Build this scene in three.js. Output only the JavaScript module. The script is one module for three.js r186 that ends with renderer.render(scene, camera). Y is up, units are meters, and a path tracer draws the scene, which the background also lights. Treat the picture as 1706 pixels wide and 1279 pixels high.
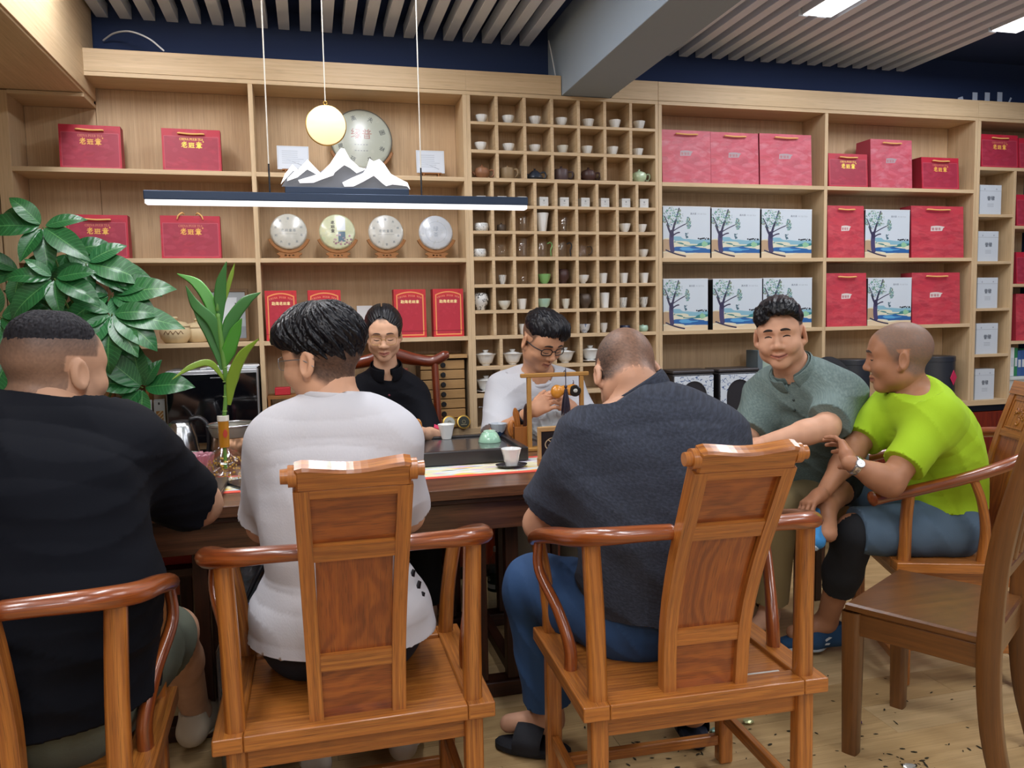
import * as THREE from 'three';
import { RoundedBoxGeometry } from 'three/addons/geometries/RoundedBoxGeometry.js';
import { mergeGeometries, toCreasedNormals } from 'three/addons/utils/BufferGeometryUtils.js';
import { ImprovedNoise } from 'three/addons/math/ImprovedNoise.js';
import { RectAreaLightUniformsLib } from 'three/addons/lights/RectAreaLightUniformsLib.js';

// ---------- camera, light, exposure ----------
const scene = new THREE.Scene();
scene.background = new THREE.Color(0x05070a);
const camera = new THREE.PerspectiveCamera(2 * Math.atan(639.5 / 1313) * 180 / Math.PI, 1706 / 1279, 0.05, 40);
camera.position.set(0, 1.30, 3.75);
camera.rotation.order = 'YXZ';
camera.rotation.set(-4.84 * Math.PI / 180, -14.26 * Math.PI / 180, -1.13 * Math.PI / 180);
const renderer = new THREE.WebGLRenderer({ antialias: true });
renderer.toneMapping = THREE.LinearToneMapping;
renderer.toneMappingExposure = 2.1;
renderer.shadowMap.enabled = true;
RectAreaLightUniformsLib.init();
const PANEL_LIGHT = 15, PANEL_GLOW = 1.6;
// ceiling panels [x, z centre, length]; only the right two reach the frame
const PANELS = [[2.343, 1.03, 1.2], [3.41, 1.03, 1.2], [-0.72, 1.03, 1.2], [0.30, 1.03, 1.2], [2.343, 3.2, 1.2], [3.41, 3.2, 1.2], [-0.72, 3.2, 1.2], [0.30, 3.2, 1.2], [2.343, 5.2, 1.2], [0.30, 5.2, 1.2], [-0.72, 5.2, 1.2], [3.41, 5.2, 1.2]];

// ---------- helpers ----------
let seed = 7;
const rnd = () => { seed = (seed * 1664525 + 1013904223) >>> 0; return seed / 4294967296; };
const rr = (a, b) => a + (b - a) * rnd();
const N = new ImprovedNoise(), V = (x, y, z) => new THREE.Vector3(x, y, z);
const clamp = (x, a, b) => Math.min(b, Math.max(a, x)), mix = (a, b, t) => a + (b - a) * t, sst = (a, b, x) => { const t = clamp((x - a) / (b - a), 0, 1); return t * t * (3 - 2 * t); };
const fbm = (x, y, z = 0, o = 4) => { let s = 0, a = 0.5; for (let i = 0; i < o; i++) { s += a * N.noise(x, y, z + i * 7.3); x *= 2.03; y *= 2.03; z *= 2.03; a *= 0.5; } return s; };
const counts = {};
const numbered = (n) => { const k = counts[n] = (counts[n] ?? -1) + 1; return k ? n + '_' + String(k).padStart(3, '0') : n; };
function tag(o, label, category, group, kind) { const u = {}; if (label) u.label = label; if (category) u.category = category; if (group) u.group = group; if (kind) u.kind = kind; o.userData = u; return o; }
function thing(name, label, category, pos = [0, 0, 0], turn = 0, group) {
  const o = new THREE.Group(); o.name = numbered(name); o.position.set(...pos); o.rotation.y = turn; scene.add(o); return tag(o, label, category, group);
}
function part(name, geo, mat, parent = scene, pos, rot, label) {
  const m = new THREE.Mesh(geo, mat); m.castShadow = m.receiveShadow = true;
  if (parent === scene) m.name = numbered(name);
  else { let i = 0, n = name; const have = new Set(parent.children.map((c) => c.name)); while (have.has(n)) n = name + '_' + String(++i).padStart(3, '0'); m.name = n; }
  if (pos) m.position.set(...pos); if (rot) m.rotation.set(...rot);
  if (label) m.userData = { label };
  parent.add(m); return m;
}
function struct(name, geo, mat, pos, rot) { const m = part(name, geo, mat, scene, pos, rot); m.name = name; m.userData = { kind: 'structure' }; return m; }
function structGroup(name) { const g = new THREE.Group(); g.name = name; g.userData = { kind: 'structure' }; scene.add(g); return g; }
function copyOf(o, pos, turn, label, group) { const c = o.clone(); c.name = numbered(o.name.replace(/_\d+$/, '')); c.position.set(...pos); c.rotation.y = turn ?? o.rotation.y; c.userData = { ...o.userData }; if (label) c.userData.label = label; if (group) c.userData.group = group; scene.add(c); return c; }
const merge = (list) => mergeGeometries(list.map((g) => { const h = g.index ? g.toNonIndexed() : g; for (const k of Object.keys(h.attributes)) if (!['position', 'normal', 'uv'].includes(k)) h.deleteAttribute(k); return h; }));
// uv in metres from the two axes across the face, grain along `grain` (0 x, 1 y, 2 z)
function boxUV(g, grain) {
  const p = g.attributes.position, n = g.attributes.normal, uv = new Float32Array(p.count * 2), ou = rnd() * 7, ov = rnd() * 7;
  for (let i = 0; i < p.count; i++) {
    const P = [p.getX(i), p.getY(i), p.getZ(i)], A = [Math.abs(n.getX(i)), Math.abs(n.getY(i)), Math.abs(n.getZ(i))];
    const d = A.indexOf(Math.max(...A)), ax = [0, 1, 2].filter((k) => k !== d);
    const u = ax.includes(grain) ? grain : ax[0], v = ax.find((k) => k !== u);
    uv[2 * i] = P[u] + ou; uv[2 * i + 1] = P[v] + ov + d * 0.31;
  }
  g.setAttribute('uv', new THREE.BufferAttribute(uv, 2)); return g;
}
function box(w, h, d, r = 0.0015, grain, seg = 1) {
  const g = r > 0 ? new RoundedBoxGeometry(w, h, d, seg, Math.min(r, w / 2.01, h / 2.01, d / 2.01)) : new THREE.BoxGeometry(w, h, d);
  const s = [w, h, d]; return boxUV(g, grain ?? s.indexOf(Math.max(...s)));
}
const at = (g, x, y, z, rx = 0, ry = 0, rz = 0) => g.applyMatrix4(new THREE.Matrix4().compose(V(x, y, z), new THREE.Quaternion().setFromEuler(new THREE.Euler(rx, ry, rz)), V(1, 1, 1)));
const lathe = (pts, seg = 32) => { const g = new THREE.LatheGeometry(pts.map(([r, y]) => new THREE.Vector2(r, y)), seg); return toCreasedNormals(g, 0.7); };
// tube with an elliptic section along a smooth path; radii may vary: pts = [[x,y,z,rx,ry?],...]
function sweep(pts, seg = 24, ring = 10, up0 = V(0, 1, 0), caps = true, tension = 0.5, sq = 1) {
  const c = new THREE.CatmullRomCurve3(pts.map((p) => V(p[0], p[1], p[2])), false, 'catmullrom', tension), pos = [], uv = [], idx = [];
  const n = pts.length - 1, R = (t, k) => { const f = t * n, i = Math.min(n - 1, Math.floor(f)), s = f - i; const a = pts[i][k] ?? pts[i][3], b = pts[i + 1][k] ?? pts[i + 1][3]; return mix(a, b, s); };
  const ou = rnd() * 5; let len = 0, prev;
  const put = (P, q, s, t) => {
    const T = c.getTangent(t), S = new THREE.Vector3().crossVectors(T, up0); if (S.lengthSq() < 1e-6) S.set(1, 0, 0); S.normalize(); const U = new THREE.Vector3().crossVectors(S, T).normalize();
    const rx = R(t, 3) * s, ry = R(t, 4) * s;
    for (let j = 0; j <= ring; j++) { const a = j / ring * Math.PI * 2, ca = Math.cos(a), sa = Math.sin(a), e = sq === 1 ? 1 : 1 / Math.pow(Math.pow(Math.abs(ca), sq) + Math.pow(Math.abs(sa), sq), 1 / sq); const v = P.clone().addScaledVector(S, ca * rx * e).addScaledVector(U, sa * ry * e).addScaledVector(T, q); pos.push(v.x, v.y, v.z); uv.push(len + ou, j / ring * Math.PI * 2 * (rx + ry) / 2 + ou); }
  };
  const rows = []; if (caps) for (const k of [0, 1, 2]) rows.push([0, k]); for (let i = caps ? 1 : 0; i <= seg - (caps ? 1 : 0); i++) rows.push([i / seg, 3]); if (caps) for (const k of [2, 1, 0]) rows.push([1, k]);
  for (const [t, k] of rows) { const P = c.getPoint(t); if (prev) len += prev.distanceTo(P); prev = P; const r = Math.min(R(t, 3), R(t, 4)); const s = [0.02, 0.6, 0.9, 1][k], q = (t < 0.5 ? 1 : -1) * r * [0, 0.15, 0.4, 0][k] * (k === 3 ? 0 : 1); put(P, q, s, t); }
  for (let i = 0; i < rows.length - 1; i++) for (let j = 0; j < ring; j++) { const a = i * (ring + 1) + j, b = a + ring + 1; idx.push(a, a + 1, b, b, a + 1, b + 1); }
  const g = new THREE.BufferGeometry(); g.setAttribute('position', new THREE.Float32BufferAttribute(pos, 3)); g.setAttribute('uv', new THREE.Float32BufferAttribute(uv, 2)); g.setIndex(idx); g.computeVertexNormals();
  const nn = g.attributes.normal; for (let i = 0; i < rows.length; i++) { const a = i * (ring + 1), b = a + ring; const x = nn.getX(a) + nn.getX(b), y = nn.getY(a) + nn.getY(b), z = nn.getZ(a) + nn.getZ(b), l = Math.hypot(x, y, z) || 1; nn.setXYZ(a, x / l, y / l, z / l); nn.setXYZ(b, x / l, y / l, z / l); }
  return g;
}
// extrusion of a closed outline [[x,y],...] with a small bevel, centred on z
function slab(pts, depth, bevel = 0.002, grain = 0, holes = []) {
  const s = new THREE.Shape(pts.map((p) => new THREE.Vector2(...p))); for (const h of holes) s.holes.push(new THREE.Path(h.map((p) => new THREE.Vector2(...p))));
  const g = new THREE.ExtrudeGeometry(s, { depth: depth - 2 * bevel, bevelEnabled: bevel > 0, bevelSize: bevel, bevelThickness: bevel, bevelOffset: -bevel, bevelSegments: 1, curveSegments: 8 });
  g.translate(0, 0, -depth / 2 + bevel); return boxUV(g, grain);
}
const smooth = (pts, n = 6, closed = true) => new THREE.CatmullRomCurve3(pts.map((p) => V(p[0], p[1], 0)), closed, 'centripetal').getPoints(pts.length * n).slice(0, closed ? -1 : undefined).map((v) => [v.x, v.y]);

// ---------- textures and materials ----------
function dataTex(w, h, fn, srgb = true, mirror = true) {
  const d = new Uint8Array(w * h * 4); for (let y = 0; y < h; y++) for (let x = 0; x < w; x++) { const c = fn(x / w, y / h); const i = (y * w + x) * 4; if (typeof c === 'number') d[i] = d[i + 1] = d[i + 2] = clamp(c, 0, 1) * 255; else for (let k = 0; k < 3; k++) d[i + k] = clamp(c[k], 0, 1) * 255; d[i + 3] = 255; }
  const t = new THREE.DataTexture(d, w, h); t.magFilter = t.minFilter = THREE.LinearFilter; t.wrapS = t.wrapT = mirror ? THREE.MirroredRepeatWrapping : THREE.RepeatWrapping; if (srgb) t.colorSpace = THREE.SRGBColorSpace; t.needsUpdate = true; return t;
}
const lerp3 = (a, b, t) => [mix(a[0], b[0], t), mix(a[1], b[1], t), mix(a[2], b[2], t)];
// wood: colours in sRGB 0..1; texture spans su x sv metres, grain along u
function woodTex(dark, light, o = {}) {
  const { w = 512, h = 512, ring = 9, warp = 1.2, streak = 0.5, pore = 0.25, mid, z = rnd() * 50 } = o;
  return dataTex(w, h, (u, v) => {
    const q = v * ring + warp * fbm(u * 1.6, v * 2.5, z, 3) * 3;
    let r = 0.5 + 0.5 * Math.sin(q * 6.283); r = r * r * (3 - 2 * r);
    const s = fbm(u * 3, v * 60, z + 9, 3) + 0.5, b = fbm(u * 1.2, v * 5, z + 20, 2) + 0.5, p = N.noise(u * 18, v * 260, z + 3);
    let t = clamp(mix(r, s, streak) * 0.75 + b * 0.35 - 0.05, 0, 1); let c = lerp3(dark, light, t); if (mid) c = lerp3(c, mid, clamp(b * 1.6 - 0.6, 0, 1) * 0.6);
    const k = 1 - pore * clamp(p * 2 - 0.35, 0, 1); return [c[0] * k, c[1] * k, c[2] * k];
  });
}
function woodMat(tex, su, sv, o = {}) { const t = tex.clone(); t.repeat.set(1 / su, 1 / sv); t.needsUpdate = true; return new THREE.MeshPhysicalMaterial({ map: t, roughness: 0.5, ...o }); }
const std = (color, o = {}) => new THREE.MeshPhysicalMaterial({ color, roughness: 0.6, ...o });
const oakTex = woodTex([0.735, 0.625, 0.475], [0.845, 0.745, 0.60], { ring: 7, warp: 0.7, streak: 0.8, pore: 0.10 });
const oak = woodMat(oakTex, 1.5, 0.6, { roughness: 0.55 });
const oakBack = woodMat(woodTex([0.71, 0.585, 0.44], [0.82, 0.705, 0.555], { ring: 10, warp: 0.5, streak: 0.85, pore: 0.10 }), 1.5, 0.5, { roughness: 0.6 });
const roseTex = woodTex([0.50, 0.265, 0.10], [0.80, 0.53, 0.225], { ring: 12, warp: 0.8, streak: 0.66, pore: 0.35, mid: [0.72, 0.42, 0.16] });
const gloss = { roughness: 0.36, clearcoat: 0.55, clearcoatRoughness: 0.16 };
const rose = woodMat(roseTex, 0.9, 0.2, gloss);
const roseArm = woodMat(woodTex([0.38, 0.16, 0.06], [0.70, 0.38, 0.15], { ring: 10, warp: 0.7, streak: 0.65, pore: 0.3 }), 0.8, 0.25, { ...gloss, roughness: 0.3, clearcoat: 0.8 });
const rosePanel = woodMat(woodTex([0.45, 0.205, 0.07], [0.70, 0.40, 0.15], { ring: 5, warp: 1.6, streak: 0.5, pore: 0.25, mid: [0.62, 0.30, 0.095] }), 0.5, 0.3, gloss);
const redwood = woodMat(roseTex, 0.9, 0.3, { ...gloss, color: 0xb06a58 });
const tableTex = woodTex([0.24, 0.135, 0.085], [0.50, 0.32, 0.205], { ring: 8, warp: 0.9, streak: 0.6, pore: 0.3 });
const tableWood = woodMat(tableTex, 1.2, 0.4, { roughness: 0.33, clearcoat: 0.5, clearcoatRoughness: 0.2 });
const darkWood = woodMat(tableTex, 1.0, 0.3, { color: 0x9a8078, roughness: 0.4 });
const brownWood = woodMat(woodTex([0.335, 0.20, 0.085], [0.475, 0.30, 0.13], { ring: 6, warp: 1.0, streak: 0.7, pore: 0.15 }), 1.0, 0.5, { roughness: 0.36, clearcoat: 0.4, clearcoatRoughness: 0.25 });
const floorTex = woodTex([0.70, 0.59, 0.42], [0.83, 0.72, 0.54], { ring: 5, warp: 1.3, streak: 0.6, pore: 0.1 });
const floorMats = [0xffffff, 0xf3efe8, 0xe9e2d6, 0xfaf4ea].map((c) => woodMat(floorTex, 1.3, 0.5, { color: c, roughness: 0.42, clearcoat: 0.15, clearcoatRoughness: 0.35 }));
const navy = std(0x263860, { roughness: 0.85 }), slatMat = std(0xdde4ee, { roughness: 0.7 }), beamMat = std(0x93a2b0, { roughness: 0.8 }), wallMat = std(0xd8d6cf, { roughness: 0.9 });
const blackMetal = std(0x24282f, { roughness: 0.45, metalness: 0.3 }), steel = std(0xc9ccd0, { roughness: 0.22, metalness: 1 }), brass = std(0xd9b25a, { roughness: 0.3, metalness: 0.8 });
const porcelain = std(0xe6e8e6, { roughness: 0.18, clearcoat: 0.5 });
const blackMat = std(0x14151a, { roughness: 0.4 });

// ---------- room ----------
const wallZ = -0.222;
{
  const fl = structGroup('floor');
  part('subfloor', box(7.2, 0.1, 7.3, 0), std(0x6b5a45), fl, [0.8, -0.062, 3.2]);
  // laminate planks running along x
  const PW = 0.165, gs = []; let row = 0;
  for (let z = -0.2; z < 6.7; z += PW, row++) {
    let x = -2.7 - ((row * 0.37) % 1.2);
    while (x < 4.3) {
      const a = Math.max(x, -2.7), b = Math.min(x + 1.22, 4.3);
      if (b - a > 0.02 && z < 3.0) part('floor_plank', box(b - a - 0.0012, 0.012, PW - 0.0012, 0.0006, 0), floorMats[Math.floor(rnd() * 4)], fl, [(a + b) / 2, -0.006, z + PW / 2]);
      else if (b - a > 0.02) gs.push(at(box(b - a - 0.0012, 0.012, PW - 0.0012, 0, 0), (a + b) / 2, -0.006, z + PW / 2));
      x += 1.22;
    }
  }
  const rest = part('floor_planking', merge(gs), floorMats[1], fl); rest.userData = { kind: 'stuff' };
  struct('wall_back', box(7.2, 2.9, 0.2, 0), navy, [0.8, 1.4, wallZ - 0.1]);
  struct('wall_right', box(0.2, 2.9, 7.3, 0), navy, [4.36, 1.4, 3.2]);
  struct('wall_left', box(0.2, 2.9, 7.3, 0), wallMat, [-2.75, 1.4, 3.2]);
  struct('wall_front', box(7.2, 2.9, 0.2, 0), wallMat, [0.8, 1.4, 6.8]);
  const ce = structGroup('ceiling');
  part('ceiling_slab', box(7.2, 0.1, 7.3, 0), navy, ce, [0.8, 2.80, 3.2]);
  const slatGeo = box(0.050, 0.062, 6.9, 0.002, 2);
  for (let i = -18; i < 36; i++) {
    const x = -0.062 + i * 0.0975; if (x > 1.20 && x < 1.53) continue; if (x > 4.24) continue;
    if (x < -0.9) continue;
    // slats stop short where a light panel sits
    const cuts = PANELS.filter((p) => Math.abs(p[0] - x) < 0.10).map((p) => [p[1] - p[2] / 2 - 0.012, p[1] + p[2] / 2 + 0.012]).sort((a, b) => a[0] - b[0]);
    if (!cuts.length) part('ceiling_slat', slatGeo, slatMat, ce, [x, 2.697, 3.23]);
    else { let z0 = -0.22; const gs = []; for (const [a, b] of [...cuts, [6.68, 6.68]]) { if (a > z0 + 0.05) gs.push(at(box(0.05, 0.062, a - z0, 0.002, 2), x, 2.697, (a + z0) / 2)); z0 = b; } part('ceiling_slat', merge(gs), slatMat, ce); }
  }
  // painted concrete beam
  const bz = structGroup('trim_1');
  part('ceiling_beam', box(0.252, 0.42, 6.95, 0.004, 2), beamMat, bz, [1.359, 2.58, 3.25]);
  // timber box-out over the left bay
  const so = structGroup('trim_2');
  part('soffit_bottom', box(1.84, 0.02, 6.85, 0.001, 2), oak, so, [-1.808, 2.29, 3.24]);
  part('soffit_side', box(0.02, 0.46, 6.85, 0.001, 2), oak, so, [-0.889, 2.52, 3.24]);
  const wp = structGroup('trim_3');
  part('wall_panel', box(1.40, 2.28, 0.24, 0.002, 1), oak, wp, [-1.93, 1.14, -0.09]);
  for (const [x, z, L] of PANELS) {
    const t = thing('ceiling_light', '', 'ceiling light', [x, 2.668, z]);
    part('housing', box(0.155, 0.07, L + 0.01, 0.002), std(0xdfe2e4, { roughness: 0.5 }), t, [0, 0.037, 0]);
    part('diffuser', box(0.145, 0.004, L, 0.001), std(0xffffff, { emissive: 0xfbfdff, emissiveIntensity: PANEL_GLOW, roughness: 0.4 }), t, [0, 0, 0]);
    const k = PANELS.findIndex((p) => p[0] === x && p[1] === z);
    t.userData.label = ['long white LED light panel in the slatted ceiling, just right of the beam', 'long white LED light panel at the right edge of the slatted ceiling, away from beam'][k] ?? 'white LED ceiling panel outside the picture, in ceiling row ' + 'ABCDEFGHIJKL'[k];
    const l = new THREE.RectAreaLight(0xf6f8ff, PANEL_LIGHT, 0.145, L); l.position.set(x, 2.66, z); l.rotation.x = -Math.PI / 2; l.castShadow = true; scene.add(l); l.name = numbered('panel_glow');
  }
}
// thin white cables on the upper wall
tag(part('cable', sweep([[-0.84, 2.56, -0.20, 0.004], [-0.78, 2.575, -0.14, 0.004], [-0.70, 2.56, -0.06, 0.004], [-0.62, 2.52, -0.012, 0.004], [-0.56, 2.47, -0.006, 0.004]], 30, 6), std(0xcfd2d4)), 'loose white cable drooping over the left end of the bookcase top', 'cable');
tag(part('cable', sweep([[1.20, 2.66, -0.10, 0.003], [1.205, 2.56, -0.06, 0.003], [1.21, 2.47, -0.03, 0.003]], 16, 6), std(0xcfd2d4)), 'thin white cable hanging beside the grey ceiling beam', 'cable');

// ---------- bookcases ----------
const TH = 0.02, D = 0.2, zc = -D / 2, SH = [1.968, 1.587, 1.213], LEDGE = 0.765;
const board = (name, p, x0, x1, y0, y1, mat = oak, z0 = -D, z1 = 0) => part(name, box(x1 - x0, y1 - y0, z1 - z0, 0.0012), mat, p, [(x0 + x1) / 2, (y0 + y1) / 2, (z0 + z1) / 2]);
function header(p, x0, x1) { board('top_board', p, x0, x1, 2.35, 2.368); board('header_board', p, x0, x1, 2.3695, 2.463, oak, -0.02, -0.001); board('top_cover', p, x0, x1, 2.445, 2.4625, oak, -D, -0.0205); }
{
  const L = thing('bookcase', 'light oak bookcase left of the cup grid, holding round tea cakes and gift bags', 'bookcase');
  header(L, -0.885, 0.757);
  board('side_panel', L, -1.225, -1.175, LEDGE, 2.275); board('side_panel', L, 0.739, 0.757, LEDGE, 2.35);
  board('divider', L, -0.225, -0.205, LEDGE, 2.35);
  board('top_board', L, -1.175, -0.885, 2.262, 2.278);
  for (const y of SH) { board('shelf', L, -1.175, -0.225, y - TH, y); board('shelf', L, -0.205, 0.739, y - TH, y); }
  for (const [a, b] of [[-1.175, -0.888], [-0.8865, -0.216], [-0.2145, 0.739]]) board('back_panel', L, a, b, LEDGE, a < -1 ? 2.262 : 2.35, oakBack, -D - 0.018, -D);
  const C = thing('cubby_shelf', 'light oak cubby grid of small square cells displaying cups and teapots', 'shelf');
  board('top_board', C, 0.757, 1.7395, 2.35, 2.368); board('header_board', C, 0.757, 1.230, 2.3695, 2.463, oak, -0.02, -0.001);
  { // the header is cut roughly around the beam
    const pts = [[1.487, 2.3695], [1.7395, 2.3695], [1.7395, 2.463], [1.592, 2.463], [1.586, 2.446], [1.566, 2.438], [1.560, 2.424], [1.534, 2.414], [1.528, 2.400], [1.503, 2.392], [1.497, 2.380]];
    part('header_board', slab(pts, 0.019, 0.0008), oak, C, [0, 0, -0.0105]);
  }
  board('side_panel', C, 0.757, 0.776, LEDGE, 2.35); board('side_panel', C, 1.7225, 1.7395, LEDGE, 2.35);
  board('back_panel', C, 0.776, 1.7225, LEDGE, 2.35, oakBack, -0.165, -0.150);
  const z0 = -0.15, H = [[2.216, 2.230], [2.083, 2.099], [1.950, 1.968], [1.824, 1.839], [1.702, 1.717], [1.575, 1.593], [1.445, 1.461], [1.320, 1.337], [1.195, 1.213], [1.046, 1.064], [0.910, 0.930]];
  for (const [a, b] of H) board('shelf', C, 0.776, 1.7225, a, b, oak, z0);
  const v7 = [0.895, 1.034, 1.172, 1.3085, 1.4455, 1.583], v9 = [0.866, 0.971, 1.080, 1.187, 1.293, 1.401, 1.508, 1.6145];
  const tops = [2.35, ...H.map((h) => h[0])], bots = H.map((h) => h[1]);
  for (let r = 0; r < 12; r++) { const top = tops[r], bot = bots[r] ?? LEDGE; for (const x of (r < 3 || r > 8 ? v7 : v9)) board('cell_divider', C, x, x + 0.0155, bot, top, oak, z0); }
  const R = thing('bookcase', 'light oak bookcase right of the cup grid, holding bags and tree-printed boxes', 'bookcase');
  header(R, 1.7405, 3.694);
  board('side_panel', R, 1.7405, 1.759, LEDGE, 2.35); board('side_panel', R, 3.676, 3.694, LEDGE, 2.35); board('divider', R, 2.703, 2.723, LEDGE, 2.35);
  for (const y of SH) { board('shelf', R, 1.759, 2.703, y - TH, y); board('shelf', R, 2.723, 3.676, y - TH, y); }
  for (const [a, b] of [[1.759, 2.713], [2.7145, 3.676]]) board('back_panel', R, a, b, LEDGE, 2.35, oakBack, -D - 0.018, -D);
  const E = thing('bookcase', 'light oak bookcase at the far right edge with a narrow column of small shelves', 'bookcase');
  header(E, 3.695, 4.24);
  board('side_panel', E, 3.695, 3.715, LEDGE, 2.35); board('divider', E, 3.955, 3.972, LEDGE, 2.079); board('shelf', E, 3.715, 4.24, 2.079, 2.098);
  for (const y of [1.833, 1.567, 1.298, 1.032]) board('shelf', E, 3.715, 3.955, y - 0.016, y);
  for (const y of [1.770, 1.436, 1.103]) board('shelf', E, 3.972, 4.24, y - 0.018, y);
  board('back_panel', E, 3.715, 4.24, LEDGE, 2.35, oakBack, -D - 0.018, -D);
  const led = thing('counter', 'light oak counter ledge under the bookcases along the wall', 'counter');
  board('counter_top', led, -1.22, 4.24, 0.735, LEDGE, oak, -D, 0.004);
  const base = (x0, x1, n, label) => {
    const b = thing('base_cabinet', label, 'cabinet');
    part('carcass', box(x1 - x0 - 0.004, 0.66, 0.17, 0.001), redwood, b, [(x0 + x1) / 2, 0.405, -0.11]);
    part('plinth', box(x1 - x0 - 0.004, 0.07, 0.15, 0), blackMat, b, [(x0 + x1) / 2, 0.036, -0.12]);
    part('top_gap', box(x1 - x0 - 0.004, 0.035, 0.19, 0), blackMat, b, [(x0 + x1) / 2, 0.7172, -0.105]);
    const w = (x1 - x0) / n;
    for (let i = 0; i < n; i++) { const d = part('door', box(w - 0.006, 0.62, 0.018, 0.002, 1), redwood, b, [x0 + w * (i + 0.5), 0.385, -0.013]); part('knob', new THREE.SphereGeometry(0.009, 12, 8), brass, d, [(i % 2 ? -1 : 1) * (w / 2 - 0.04), 0.18, 0.016]); }
  };
  base(-1.22, -0.216, 2, 'red-brown base cabinet under the left bookcase bay behind the plant'); base(-0.214, 0.757, 2, 'red-brown base cabinet behind the woman in black'); base(0.759, 1.739, 2, 'red-brown base cabinet under the cup grid');
  base(1.741, 2.712, 2, 'red-brown base cabinet behind the man in the grey-green polo'); base(2.714, 3.693, 2, 'red-brown base cabinet behind the man in lime green'); base(3.696, 4.24, 1, 'red-brown base cabinet at the right edge behind the carved chair');
}
// ---------- table ----------
{
  const t = thing('tea_table', 'long dark brown wooden tea table in the middle of the room', 'table', [0, 0, 0]);
  const x0 = -1.02, x1 = 1.47, z0 = 0.42, z1 = 1.32, xm = (x0 + x1) / 2, zm = (z0 + z1) / 2, w = x1 - x0, d = z1 - z0;
  const n = 5; for (let i = 0; i < n; i++) { const a = z0 + d / n * i; part('top_plank', box(w, 0.035, d / n - 0.001, 0.003, 0), tableWood, t, [xm, 0.7425, a + d / n / 2]); }
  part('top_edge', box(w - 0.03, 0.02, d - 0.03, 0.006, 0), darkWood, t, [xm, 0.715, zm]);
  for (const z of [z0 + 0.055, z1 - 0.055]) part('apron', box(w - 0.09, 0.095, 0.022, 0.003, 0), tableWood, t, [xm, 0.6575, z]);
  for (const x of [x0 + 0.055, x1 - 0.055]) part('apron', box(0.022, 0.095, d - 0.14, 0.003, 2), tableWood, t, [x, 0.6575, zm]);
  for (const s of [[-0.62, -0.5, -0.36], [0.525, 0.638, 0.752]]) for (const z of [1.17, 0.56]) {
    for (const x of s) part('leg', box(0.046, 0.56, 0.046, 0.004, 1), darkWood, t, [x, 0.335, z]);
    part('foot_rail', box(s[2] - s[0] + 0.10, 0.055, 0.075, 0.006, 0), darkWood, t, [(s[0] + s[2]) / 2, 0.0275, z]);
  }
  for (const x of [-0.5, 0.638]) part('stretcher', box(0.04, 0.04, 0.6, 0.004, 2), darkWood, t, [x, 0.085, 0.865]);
}
// ---------- chairs ----------
function spline(pts) { const c = new THREE.CatmullRomCurve3(pts.map(([y, z]) => V(0, y, z)), false, 'centripetal'); return (y) => { let a = 0, b = 1; for (let i = 0; i < 24; i++) { const m = (a + b) / 2; c.getPoint(m).y < y ? a = m : b = m; } const p = c.getPoint(a), tg = c.getTangent(a); return [p.z, tg]; }; }
function curved(w, y0, y1, th, f, off = 0, r = 0.003, grain = 1) {
  const g = new THREE.BoxGeometry(w, y1 - y0, th, 1, 10, 1); boxUV(g, grain); const p = g.attributes.position;
  for (let i = 0; i < p.count; i++) { const y = p.getY(i) + (y0 + y1) / 2, q = p.getZ(i) + off, [z, tg] = f(y); p.setXYZ(i, p.getX(i), y - tg.z * q, z + tg.y * q); }
  g.computeVertexNormals(); return toCreasedNormals(g, 0.6);
}
function seatOf(t, W, Dp, y, mats) {
  const [m, pm] = mats, fw = 0.062, th = 0.036;
  for (const s of [-1, 1]) {
    part('seat_rail', box(fw, th, Dp, 0.004, 2), m, t, [s * (W / 2 - fw / 2), y - th / 2, 0]);
    part('seat_rail', box(W - 2 * fw, th, fw, 0.004, 0), m, t, [0, y - th / 2, s * (Dp / 2 - fw / 2)]);
  }
  part('seat_panel', box(W - 2 * fw + 0.01, 0.016, Dp - 2 * fw + 0.01, 0.001, 0), pm, t, [0, y - 0.019, 0]);
  for (const s of [-1, 1]) {
    for (const z of [-1, 1]) { part('leg', box(0.042, y - th, 0.042, 0.009, 1, 2), m, t, [s * (W / 2 - 0.045), (y - th) / 2, z * (Dp / 2 - 0.04)]); }
    part('apron', box(0.018, 0.055, Dp - 0.12, 0.002, 2), m, t, [s * (W / 2 - 0.05), y - th - 0.028, 0]);
    part('apron', box(W - 0.13, 0.055, 0.018, 0.002, 0), m, t, [0, y - th - 0.028, s * (Dp / 2 - 0.045)]);
    part('stretcher', box(0.022, 0.034, Dp - 0.12, 0.004, 2), m, t, [s * (W / 2 - 0.045), 0.14, 0]);
    part('stretcher', box(W - 0.13, 0.03, 0.022, 0.004, 0), m, t, [0, s > 0 ? 0.10 : 0.07, s * (Dp / 2 - 0.04)]);
  }
}
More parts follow.
